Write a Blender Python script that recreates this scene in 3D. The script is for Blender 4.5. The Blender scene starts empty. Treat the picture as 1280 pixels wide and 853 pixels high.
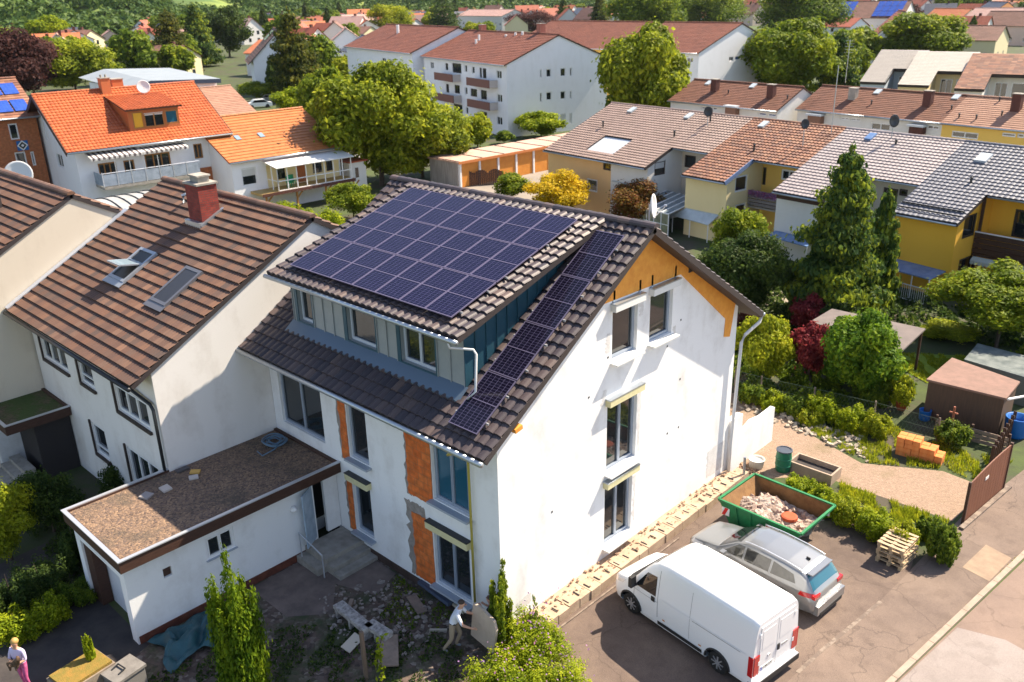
import bpy, math, random
import numpy as np
from mathutils import Vector, Matrix
from mathutils.geometry import tessellate_polygon
rad = math.radians
sc = bpy.context.scene
COL = sc.collection

# ------------------------------------------------------------------ camera, sky, sun, exposure
CAM = np.array([14.089, -13.957, 16.537]); YAW, PITCH, ROLL, FPX = rad(133.951), rad(21.677), rad(-1.339), 1090.887
FW = np.array([math.cos(YAW)*math.cos(PITCH), math.sin(YAW)*math.cos(PITCH), -math.sin(PITCH)])
_r = np.array([math.sin(YAW), -math.cos(YAW), 0.0]); _u = np.cross(_r, FW)
RT = math.cos(ROLL)*_r + math.sin(ROLL)*_u
UP = -math.sin(ROLL)*_r + math.cos(ROLL)*_u
cd = bpy.data.cameras.new("camera"); cam = bpy.data.objects.new("camera", cd); COL.objects.link(cam)
cd.sensor_width = 36.0; cd.lens = FPX/1280.0*36.0; cd.clip_start = 0.5; cd.clip_end = 6000
m = Matrix.Identity(4)
for i in range(3):
    m[i][0] = RT[i]; m[i][1] = UP[i]; m[i][2] = -FW[i]; m[i][3] = CAM[i]
cam.matrix_world = m
sc.camera = cam
cd.dof.use_dof = True; cd.dof.focus_distance = 24.0; cd.dof.aperture_fstop = 1.0
SUNV = np.array([-0.32, -1.0, -1.18]); SUNV /= np.linalg.norm(SUNV)      # direction the light travels
world = bpy.data.worlds.new("World"); sc.world = world; world.use_nodes = True
nt = world.node_tree; bg = nt.nodes["Background"]
sky = nt.nodes.new("ShaderNodeTexSky"); sky.sky_type = 'NISHITA'; sky.sun_disc = False
sky.sun_elevation = math.asin(-SUNV[2]); sky.sun_rotation = math.atan2(-SUNV[0], -SUNV[1]); sky.air_density = 1.0; sky.dust_density = 0.6
tint = nt.nodes.new('ShaderNodeMixRGB'); tint.blend_type = 'MULTIPLY'; tint.inputs[0].default_value = 1.0; tint.inputs[2].default_value = (1.08, 0.975, 0.92, 1)
nt.links.new(sky.outputs[0], tint.inputs[1]); nt.links.new(tint.outputs[0], bg.inputs[0]); bg.inputs[1].default_value = 0.105
sl = bpy.data.lights.new("sun", 'SUN'); sl.energy = 5.0; sl.angle = rad(0.5); sl.color = (1.0, 0.87, 0.69)
so = bpy.data.objects.new("sun", sl); COL.objects.link(so)
so.rotation_euler = Vector(tuple(SUNV)).to_track_quat('-Z', 'Y').to_euler()
sc.view_settings.view_transform = 'Standard'; sc.view_settings.look = 'None'
sc.view_settings.exposure = 1.36; sc.view_settings.gamma = 1.0; sc.view_settings.use_curve_mapping = False
sc.cycles.max_bounces = 6; sc.cycles.transparent_max_bounces = 8

GZ = -0.4                                       # level of the ground
def ray(px, py): return FW + RT*(px-640)/FPX - UP*(py-426.5)/FPX
def G(px, py, z=GZ):                            # the ground point seen at a photo pixel
    d = ray(px, py); return CAM + d*(z-CAM[2])/d[2]
def proj(P):
    d = np.asarray(P, float)-CAM; z = d@FW
    return 640+FPX*(d@RT)/z, 426.5-FPX*(d@UP)/z, z
def fvec(deg):
    a = rad(deg); return np.array([math.cos(a), math.sin(a)]), np.array([-math.sin(a), math.cos(a)])
def Guv(px, py, z, deg):
    P = G(px, py, z)[:2]; U, V = fvec(deg); return P@U, P@V

# ------------------------------------------------------------------ materials
MATS = {}
def _n(t, k, **kw):
    n = t.nodes.new(k)
    for a, b in kw.items(): setattr(n, a, b)
    return n
def ramp(t, stops, interp='LINEAR'):
    r = _n(t, 'ShaderNodeValToRGB'); r.color_ramp.interpolation = interp
    el = r.color_ramp.elements
    while len(el) < len(stops): el.new(0.5)
    for e, (p, c) in zip(el, stops): e.position = p; e.color = (c[0], c[1], c[2], 1)
    return r
def mat(name, col, rough=0.8, col2=None, scale=2.0, detail=6.0, bump=0.0, bscale=None, metal=0.0, spec=0.4, stops=None, stretch=None, coat=0.0, lo=0.35, hi=0.65):
    if name in MATS: return MATS[name]
    m = bpy.data.materials.new(name); m.use_nodes = True; t = m.node_tree; b = t.nodes["Principled BSDF"]
    b.inputs["Base Color"].default_value = (*col, 1); b.inputs["Roughness"].default_value = rough
    b.inputs["Metallic"].default_value = metal; b.inputs["Specular IOR Level"].default_value = spec
    if coat: b.inputs["Coat Weight"].default_value = coat; b.inputs["Coat Roughness"].default_value = 0.05
    tc = _n(t, 'ShaderNodeTexCoord'); src = tc.outputs['Object']
    if stretch:
        mp = _n(t, 'ShaderNodeMapping'); mp.inputs['Scale'].default_value = stretch; t.links.new(src, mp.inputs[0]); src = mp.outputs[0]
    if col2 is not None or stops:
        nz = _n(t, 'ShaderNodeTexNoise'); nz.inputs['Scale'].default_value = scale; nz.inputs['Detail'].default_value = detail; nz.inputs['Roughness'].default_value = 0.65
        t.links.new(src, nz.inputs['Vector'])
        r = ramp(t, stops if stops else [(lo, col), (hi, col2)])
        t.links.new(nz.outputs['Fac'], r.inputs[0]); t.links.new(r.outputs[0], b.inputs['Base Color'])
    if bump:
        nb = _n(t, 'ShaderNodeTexNoise'); nb.inputs['Scale'].default_value = bscale or scale*6; nb.inputs['Detail'].default_value = 5
        t.links.new(src, nb.inputs['Vector'])
        bp = _n(t, 'ShaderNodeBump'); bp.inputs['Strength'].default_value = bump; bp.inputs['Distance'].default_value = 0.02
        t.links.new(nb.outputs['Fac'], bp.inputs['Height']); t.links.new(bp.outputs[0], b.inputs['Normal'])
    MATS[name] = m; return m
def plaster(name, col, stain, amt=0.5, rough=0.9):
    m = mat(name, col, rough); t = m.node_tree; b = t.nodes["Principled BSDF"]
    if m.get('done'): return m
    m['done'] = 1
    tc = _n(t, 'ShaderNodeTexCoord')
    n1 = _n(t, 'ShaderNodeTexNoise'); n1.inputs['Scale'].default_value = 0.9; n1.inputs['Detail'].default_value = 8; n1.inputs['Roughness'].default_value = 0.7
    t.links.new(tc.outputs['Object'], n1.inputs['Vector'])
    mp = _n(t, 'ShaderNodeMapping'); mp.inputs['Scale'].default_value = (1.3, 1.3, 0.35); t.links.new(tc.outputs['Object'], mp.inputs[0])
    n2 = _n(t, 'ShaderNodeTexNoise'); n2.inputs['Scale'].default_value = 1.0; n2.inputs['Detail'].default_value = 6; t.links.new(mp.outputs[0], n2.inputs['Vector'])
    mu = _n(t, 'ShaderNodeMath', operation='MULTIPLY'); t.links.new(n1.outputs['Fac'], mu.inputs[0]); t.links.new(n2.outputs['Fac'], mu.inputs[1])
    r = ramp(t, [(0.24, col), (0.30+0.6*(1.4-amt), stain)]); t.links.new(mu.outputs[0], r.inputs[0]); t.links.new(r.outputs[0], b.inputs['Base Color'])
    nb = _n(t, 'ShaderNodeTexNoise'); nb.inputs['Scale'].default_value = 25; nb.inputs['Detail'].default_value = 4; t.links.new(tc.outputs['Object'], nb.inputs['Vector'])
    bp = _n(t, 'ShaderNodeBump'); bp.inputs['Strength'].default_value = 0.25; bp.inputs['Distance'].default_value = 0.01
    t.links.new(nb.outputs['Fac'], bp.inputs['Height']); t.links.new(bp.outputs[0], b.inputs['Normal'])
    return m
def tilemat(name, cols, rough=0.6, dirt=(0.05, 0.04, 0.03), dirtamt=0.35, spec=0.35, dscale=0.6):
    if name in MATS: return MATS[name]
    m = bpy.data.materials.new(name); m.use_nodes = True; t = m.node_tree; b = t.nodes["Principled BSDF"]
    b.inputs["Roughness"].default_value = rough; b.inputs["Specular IOR Level"].default_value = spec
    uv = _n(t, 'ShaderNodeUVMap'); fl = _n(t, 'ShaderNodeVectorMath', operation='FLOOR'); t.links.new(uv.outputs[0], fl.inputs[0])
    wn = _n(t, 'ShaderNodeTexWhiteNoise', noise_dimensions='2D'); t.links.new(fl.outputs[0], wn.inputs['Vector'])
    k = len(cols); r = ramp(t, [(i/max(1, k-1), c) for i, c in enumerate(cols)]); t.links.new(wn.outputs['Value'], r.inputs[0])
    tc = _n(t, 'ShaderNodeTexCoord'); nz = _n(t, 'ShaderNodeTexNoise'); nz.inputs['Scale'].default_value = dscale; nz.inputs['Detail'].default_value = 9; nz.inputs['Roughness'].default_value = 0.75
    t.links.new(tc.outputs['Object'], nz.inputs['Vector'])
    rr = ramp(t, [(0.42, (0, 0, 0)), (0.75, (1, 1, 1))]); t.links.new(nz.outputs['Fac'], rr.inputs[0])
    mm = _n(t, 'ShaderNodeMath', operation='MULTIPLY'); mm.inputs[1].default_value = dirtamt; t.links.new(rr.outputs[0], mm.inputs[0])
    mx = _n(t, 'ShaderNodeMixRGB'); t.links.new(mm.outputs[0], mx.inputs[0]); t.links.new(r.outputs[0], mx.inputs[1]); mx.inputs[2].default_value = (*dirt, 1)
    t.links.new(mx.outputs[0], b.inputs['Base Color'])
    nb = _n(t, 'ShaderNodeTexNoise'); nb.inputs['Scale'].default_value = 30; t.links.new(tc.outputs['Object'], nb.inputs['Vector'])
    bp = _n(t, 'ShaderNodeBump'); bp.inputs['Strength'].default_value = 0.2; bp.inputs['Distance'].default_value = 0.01
    t.links.new(nb.outputs['Fac'], bp.inputs['Height']); t.links.new(bp.outputs[0], b.inputs['Normal'])
    MATS[name] = m; return m
def leafmat(name, cols, trans=0.48, rough=0.55):
    if name in MATS: return MATS[name]
    m = bpy.data.materials.new(name); m.use_nodes = True; t = m.node_tree; b = t.nodes["Principled BSDF"]
    b.inputs["Roughness"].default_value = rough; b.inputs["Specular IOR Level"].default_value = 0.12
    ge = _n(t, 'ShaderNodeNewGeometry'); k = len(cols)
    r = ramp(t, [(i/max(1, k-1), c) for i, c in enumerate(cols)])
    tc = _n(t, 'ShaderNodeTexCoord'); nz = _n(t, 'ShaderNodeTexNoise'); nz.inputs['Scale'].default_value = 3.0; nz.inputs['Detail'].default_value = 3
    t.links.new(tc.outputs['Object'], nz.inputs['Vector'])
    ad = _n(t, 'ShaderNodeMath', operation='MULTIPLY_ADD'); ad.inputs[1].default_value = 0.55
    sb = _n(t, 'ShaderNodeMath', operation='MULTIPLY_ADD'); sb.inputs[1].default_value = 1.4; sb.inputs[2].default_value = -0.45
    t.links.new(nz.outputs['Fac'], sb.inputs[0]); t.links.new(ge.outputs['Random Per Island'], ad.inputs[0]); t.links.new(sb.outputs[0], ad.inputs[2])
    t.links.new(ad.outputs[0], r.inputs[0]); t.links.new(r.outputs[0], b.inputs['Base Color'])
    tr = _n(t, 'ShaderNodeBsdfTranslucent'); t.links.new(r.outputs[0], tr.inputs[0])
    mx = _n(t, 'ShaderNodeMixShader'); mx.inputs[0].default_value = trans
    t.links.new(b.outputs[0], mx.inputs[1]); t.links.new(tr.outputs[0], mx.inputs[2]); t.links.new(mx.outputs[0], t.nodes['Material Output'].inputs[0])
    MATS[name] = m; return m
def gravelmat(name, cols, scale=22, rough=0.95, patch=None):
    if name in MATS: return MATS[name]
    m = bpy.data.materials.new(name); m.use_nodes = True; t = m.node_tree; b = t.nodes["Principled BSDF"]; b.inputs["Roughness"].default_value = rough
    tc = _n(t, 'ShaderNodeTexCoord'); vo = _n(t, 'ShaderNodeTexVoronoi'); vo.inputs['Scale'].default_value = scale; t.links.new(tc.outputs['Object'], vo.inputs['Vector'])
    k = len(cols); r = ramp(t, [(i/max(1, k-1), c) for i, c in enumerate(cols)]); sp = _n(t, 'ShaderNodeSeparateColor'); t.links.new(vo.outputs['Color'], sp.inputs[0])
    t.links.new(sp.outputs[0], r.inputs[0]); out = r.outputs[0]
    if patch:
        nz = _n(t, 'ShaderNodeTexNoise'); nz.inputs['Scale'].default_value = patch[1]; nz.inputs['Detail'].default_value = 8; nz.inputs['Roughness'].default_value = 0.7
        t.links.new(tc.outputs['Object'], nz.inputs['Vector']); rr = ramp(t, [(patch[2], (0, 0, 0)), (patch[3], (1, 1, 1))]); t.links.new(nz.outputs['Fac'], rr.inputs[0])
        mx = _n(t, 'ShaderNodeMixRGB'); t.links.new(rr.outputs[0], mx.inputs[0]); t.links.new(out, mx.inputs[1]); mx.inputs[2].default_value = (*patch[0], 1); out = mx.outputs[0]
    t.links.new(out, b.inputs['Base Color'])
    bp = _n(t, 'ShaderNodeBump'); bp.inputs['Strength'].default_value = 0.6; bp.inputs['Distance'].default_value = 0.03
    t.links.new(vo.outputs['Distance'], bp.inputs['Height']); bp.invert = True; t.links.new(bp.outputs[0], b.inputs['Normal'])
    MATS[name] = m; return m
def brickmat(name, c1, c2, mortar, sx=0.5, sy=0.25, ms=0.012, off=0.5):
    if name in MATS: return MATS[name]
    m = bpy.data.materials.new(name); m.use_nodes = True; t = m.node_tree; b = t.nodes["Principled BSDF"]; b.inputs["Roughness"].default_value = 0.9
    uv = _n(t, 'ShaderNodeUVMap'); br = _n(t, 'ShaderNodeTexBrick'); br.inputs['Color1'].default_value = (*c1, 1); br.inputs['Color2'].default_value = (*c2, 1); br.inputs['Mortar'].default_value = (*mortar, 1)
    br.inputs['Scale'].default_value = 1.0; br.inputs['Brick Width'].default_value = sx; br.inputs['Row Height'].default_value = sy; br.inputs['Mortar Size'].default_value = ms; br.offset = off
    t.links.new(uv.outputs[0], br.inputs['Vector'])
    tc = _n(t, 'ShaderNodeTexCoord'); nz = _n(t, 'ShaderNodeTexNoise'); nz.inputs['Scale'].default_value = 5; nz.inputs['Detail'].default_value = 8; t.links.new(tc.outputs['Object'], nz.inputs['Vector'])
    rr = ramp(t, [(0.3, (0.62, 0.62, 0.62)), (0.7, (1.15, 1.1, 1.05))]); t.links.new(nz.outputs['Fac'], rr.inputs[0])
    mx = _n(t, 'ShaderNodeMixRGB', blend_type='MULTIPLY'); mx.inputs[0].default_value = 1; t.links.new(br.outputs['Color'], mx.inputs[1]); t.links.new(rr.outputs[0], mx.inputs[2])
    t.links.new(mx.outputs[0], b.inputs['Base Color'])
    bp = _n(t, 'ShaderNodeBump'); bp.inputs['Strength'].default_value = 0.5; bp.inputs['Distance'].default_value = 0.01; bp.invert = True
    t.links.new(br.outputs['Fac'], bp.inputs['Height']); t.links.new(bp.outputs[0], b.inputs['Normal'])
    MATS[name] = m; return m
def gridmat(name, cell, line, rough=0.12, lw=0.07, spec=0.5, cell2=None):
    if name in MATS: return MATS[name]
    m = bpy.data.materials.new(name); m.use_nodes = True; t = m.node_tree; b = t.nodes["Principled BSDF"]; b.inputs["Roughness"].default_value = rough; b.inputs["Specular IOR Level"].default_value = spec
    uv = _n(t, 'ShaderNodeUVMap'); fr = _n(t, 'ShaderNodeVectorMath', operation='FRACTION'); t.links.new(uv.outputs[0], fr.inputs[0])
    sp = _n(t, 'ShaderNodeSeparateXYZ'); t.links.new(fr.outputs[0], sp.inputs[0])
    a = _n(t, 'ShaderNodeMath', operation='LESS_THAN'); a.inputs[1].default_value = lw; c = _n(t, 'ShaderNodeMath', operation='LESS_THAN'); c.inputs[1].default_value = lw
    t.links.new(sp.outputs[0], a.inputs[0]); t.links.new(sp.outputs[1], c.inputs[0])
    mm = _n(t, 'ShaderNodeMath', operation='MAXIMUM'); t.links.new(a.outputs[0], mm.inputs[0]); t.links.new(c.outputs[0], mm.inputs[1])
    mx = _n(t, 'ShaderNodeMixRGB'); t.links.new(mm.outputs[0], mx.inputs[0]); mx.inputs[2].default_value = (*line, 1)
    fl = _n(t, 'ShaderNodeVectorMath', operation='FLOOR'); t.links.new(uv.outputs[0], fl.inputs[0]); wn = _n(t, 'ShaderNodeTexWhiteNoise', noise_dimensions='2D'); t.links.new(fl.outputs[0], wn.inputs['Vector'])
    r = ramp(t, [(0, cell), (1, cell2 or cell)]); t.links.new(wn.outputs['Value'], r.inputs[0]); t.links.new(r.outputs[0], mx.inputs[1])
    t.links.new(mx.outputs[0], b.inputs['Base Color']); MATS[name] = m; return m

def asphalt(name, cols, crack=.5):
    if name in MATS: return MATS[name]
    m = mat(name, cols[0], .92, stops=[(.30, cols[0]), (.5, cols[1]), (.7, cols[2])], scale=.55, detail=10); t = m.node_tree; b = t.nodes["Principled BSDF"]; src = b.inputs['Base Color'].links[0].from_socket
    tc = _n(t, 'ShaderNodeTexCoord'); ns = _n(t, 'ShaderNodeTexNoise'); ns.inputs['Scale'].default_value = 90; ns.inputs['Detail'].default_value = 2; t.links.new(tc.outputs['Object'], ns.inputs['Vector'])
    r1 = ramp(t, [(.35, (.72, .72, .72)), (.65, (1.2, 1.2, 1.2))]); t.links.new(ns.outputs['Fac'], r1.inputs[0])
    m1 = _n(t, 'ShaderNodeMixRGB', blend_type='MULTIPLY'); m1.inputs[0].default_value = 1; t.links.new(src, m1.inputs[1]); t.links.new(r1.outputs[0], m1.inputs[2])
    nw = _n(t, 'ShaderNodeTexNoise'); nw.inputs['Scale'].default_value = 1.3; nw.inputs['Detail'].default_value = 5; t.links.new(tc.outputs['Object'], nw.inputs['Vector'])
    ad = _n(t, 'ShaderNodeMixRGB', blend_type='ADD'); ad.inputs[0].default_value = .9; t.links.new(tc.outputs['Object'], ad.inputs[1]); t.links.new(nw.outputs['Color'], ad.inputs[2])
    vo = _n(t, 'ShaderNodeTexVoronoi', feature='DISTANCE_TO_EDGE'); vo.inputs['Scale'].default_value = .42; t.links.new(ad.outputs[0], vo.inputs['Vector'])
    r2 = ramp(t, [(0.0, (1-crack,)*3), (.005, (1-crack*.6,)*3), (.009, (1, 1, 1))]); t.links.new(vo.outputs['Distance'], r2.inputs[0])
    n3 = _n(t, 'ShaderNodeTexNoise'); n3.inputs['Scale'].default_value = 1.9; n3.inputs['Detail'].default_value = 7; t.links.new(tc.outputs['Object'], n3.inputs['Vector']); r3 = ramp(t, [(.36, (.62, .60, .58)), (.46, (1, 1, 1))]); t.links.new(n3.outputs['Fac'], r3.inputs[0])
    m2 = _n(t, 'ShaderNodeMixRGB', blend_type='MULTIPLY'); m2.inputs[0].default_value = 1; t.links.new(m1.outputs[0], m2.inputs[1]); t.links.new(r2.outputs[0], m2.inputs[2])
    m3 = _n(t, 'ShaderNodeMixRGB', blend_type='MULTIPLY'); m3.inputs[0].default_value = .3; t.links.new(m2.outputs[0], m3.inputs[1]); t.links.new(r3.outputs[0], m3.inputs[2]); t.links.new(m3.outputs[0], b.inputs['Base Color'])
    bp = _n(t, 'ShaderNodeBump'); bp.inputs['Strength'].default_value = .4; bp.inputs['Distance'].default_value = .01; t.links.new(ns.outputs['Fac'], bp.inputs['Height']); t.links.new(bp.outputs[0], b.inputs['Normal'])
    return m
# ------------------------------------------------------------------ objects
INV = {}                                         # object name -> matrix from building coordinates to its own
def fmat(deg): return Matrix.Rotation(rad(deg), 4, 'Z')
def tag(o, label=None, cat=None, group=None, kind=None):
    if label: o['label'] = label
    if cat: o['category'] = cat
    if group: o['group'] = group
    if kind: o['kind'] = kind
    return o
def thing(name, label, cat, at=(0, 0, 0), deg=0.0, group=None):   # 'at' in the frame turned by deg about the origin
    o = bpy.data.objects.new(name, None); COL.objects.link(o); o.empty_display_size = 0.3
    o.matrix_world = fmat(deg) @ Matrix.Translation(Vector(tuple(float(x) for x in at)))
    INV[o.name] = Matrix.Translation(-Vector(tuple(float(x) for x in at)))
    return tag(o, label, cat, group)
class MB:
    def __init__(s): s.v = []; s.f = []; s.m = []; s.uv = []; s.M = None; s.mi = 0
    def pt(s, p):
        p = Vector((float(p[0]), float(p[1]), float(p[2])))
        if s.M is not None: p = s.M @ p
        s.v.append((p.x, p.y, p.z)); return len(s.v)-1
    def face(s, idx, uv=None): s.f.append(tuple(idx)); s.m.append(s.mi); s.uv.append(uv)
    def poly(s, pts, uv=None): s.face([s.pt(p) for p in pts], uv)
    def box(s, a, b):
        x0, y0, z0 = a; x1, y1, z1 = b
        i = [s.pt(p) for p in ((x0,y0,z0),(x1,y0,z0),(x1,y1,z0),(x0,y1,z0),(x0,y0,z1),(x1,y0,z1),(x1,y1,z1),(x0,y1,z1))]
        for q in ((0,3,2,1),(4,5,6,7),(0,1,5,4),(1,2,6,5),(2,3,7,6),(3,0,4,7)): s.face([i[k] for k in q])
        return s
    def obox(s, c, size, rot=(0, 0, 0)):
        old = s.M; R = Matrix.LocRotScale(Vector(tuple(float(x) for x in c)), __import__('mathutils').Euler(rot), None)
        s.M = (old @ R) if old is not None else R
        s.box((-size[0]/2, -size[1]/2, -size[2]/2), (size[0]/2, size[1]/2, size[2]/2)); s.M = old; return s
    def prism(s, pts, z0, z1):
        n = len(pts); a = [s.pt((p[0], p[1], z0)) for p in pts]; b = [s.pt((p[0], p[1], z1)) for p in pts]
        s.face(a[::-1]); s.face(b)
        for i in range(n): s.face((a[i], a[(i+1) % n], b[(i+1) % n], b[i]))
        return s
    def bar(s, p, q, w, h):                      # box from p to q, w wide, h high
        p = Vector(tuple(float(x) for x in p)); q = Vector(tuple(float(x) for x in q)); d = (q-p).normalized()
        up = Vector((0, 0, 1)) if abs(d.z) < 0.95 else Vector((0, 1, 0)); x = d.cross(up).normalized(); y = x.cross(d)
        c = []
        for e in (p, q):
            for a, b in ((-1,-1),(1,-1),(1,1),(-1,1)): c.append(s.pt(e + x*a*w/2 + y*b*h/2))
        for k in ((0,1,2,3),(7,6,5,4),(0,4,5,1),(1,5,6,2),(2,6,7,3),(3,7,4,0)): s.face([c[i] for i in k])
        return s
    def tube(s, pts, r, n=8, caps=True):
        P = [Vector(tuple(float(x) for x in p)) for p in pts]; R = r if isinstance(r, (list, tuple)) else [r]*len(P)
        rings = []
        for i, p in enumerate(P):
            d = (P[min(i+1, len(P)-1)] - P[max(i-1, 0)]).normalized()
            up = Vector((0, 0, 1)) if abs(d.z) < 0.9 else Vector((1, 0, 0)); x = d.cross(up).normalized(); y = d.cross(x)
            rings.append([s.pt(p + (x*math.cos(t) + y*math.sin(t))*R[i]) for t in [2*math.pi*k/n for k in range(n)]])
        for a, b in zip(rings, rings[1:]):
            for k in range(n): s.face((a[k], a[(k+1) % n], b[(k+1) % n], b[k]))
        if caps: s.face(rings[0][::-1]); s.face(rings[-1])
        return s
    def lathe(s, c, prof, n=24, axis='z'):       # prof: list of (r, h)
        rings = []
        for r_, h in prof:
            ring = []
            for k in range(n):
                a = 2*math.pi*k/n; x, y = r_*math.cos(a), r_*math.sin(a)
                ring.append(s.pt((c[0]+x, c[1]+y, c[2]+h) if axis == 'z' else (c[0]+x, c[1]+h, c[2]+y)))
            rings.append(ring)
        for a, b in zip(rings, rings[1:]):
            for k in range(n): s.face((a[k], a[(k+1) % n], b[(k+1) % n], b[k]))
        s.face(rings[0][::-1]); s.face(rings[-1]); return s
    def build(s, name, mats, parent=None, smooth=False, at=None, deg=None):
        me = bpy.data.meshes.new(name); v = s.v
        o = bpy.data.objects.new(name, me); COL.objects.link(o)
        if parent is not None: I = INV[parent.name]; INV[o.name] = I
        elif at is not None:
            I = Matrix.Translation(-Vector(tuple(float(x) for x in at))); o.matrix_world = fmat(deg or 0) @ Matrix.Translation(Vector(tuple(float(x) for x in at))); INV[o.name] = I
        else: I = None; INV[o.name] = Matrix.Identity(4); 
        if at is None and deg: o.matrix_world = fmat(deg)
        if I is not None:
            t = I.to_translation(); v = [(a+t.x, b+t.y, c+t.z) for a, b, c in v]
        me.from_pydata(v, [], s.f)
        ml = mats if isinstance(mats, (list, tuple)) else [mats]
        for q in ml: me.materials.append(q)
        if len(ml) > 1: me.polygons.foreach_set('material_index', s.m)
        if any(u is not None for u in s.uv):
            L = me.uv_layers.new(name='UVMap'); k = 0; d = []
            for f, u in zip(s.f, s.uv):
                for j in range(len(f)): d += list(u[j]) if u is not None else [0.5, 0.5]
            L.data.foreach_set('uv', d)
        if smooth: me.polygons.foreach_set('use_smooth', [True]*len(me.polygons))
        me.update()
        if parent is not None: o.parent = parent
        return o
def npmesh(name, V, F, mats, parent=None, smooth=False, uv=None, mi=None):     # numpy arrays; all faces quads
    me = bpy.data.meshes.new(name); V = np.asarray(V, float); F = np.asarray(F, np.int32)
    o = bpy.data.objects.new(name, me); COL.objects.link(o)
    if parent is not None:
        t = INV[parent.name].to_translation(); INV[o.name] = INV[parent.name]; V = V + np.array(t); o.parent = parent
    me.vertices.add(len(V)); me.vertices.foreach_set('co', V.ravel())
    me.loops.add(F.size); me.loops.foreach_set('vertex_index', F.ravel())
    me.polygons.add(len(F)); me.polygons.foreach_set('loop_start', np.arange(0, F.size, F.shape[1], dtype=np.int32))
    for q in (mats if isinstance(mats, (list, tuple)) else [mats]): me.materials.append(q)
    if mi is not None: me.polygons.foreach_set('material_index', np.asarray(mi, np.int32))
    me.polygons.foreach_set('use_smooth', np.full(len(F), bool(smooth)))
    if uv is not None: L = me.uv_layers.new(name='UVMap'); L.data.foreach_set('uv', np.asarray(uv, float).ravel())
    me.update(calc_edges=True); me.validate(); return o
def copytree(o, parent=None):
    c = o.copy(); COL.objects.link(c); c.parent = parent; INV[c.name] = INV.get(o.name, Matrix.Identity(4))
    for ch in list(o.children): copytree(ch, c)
    return c
def sheet(name, pts, z, m, kind='structure'):    # a flat piece of the setting
    b = MB(); b.poly([(p[0], p[1], z) for p in pts]); o = b.build(name, m); tag(o, kind=kind); return o

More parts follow.
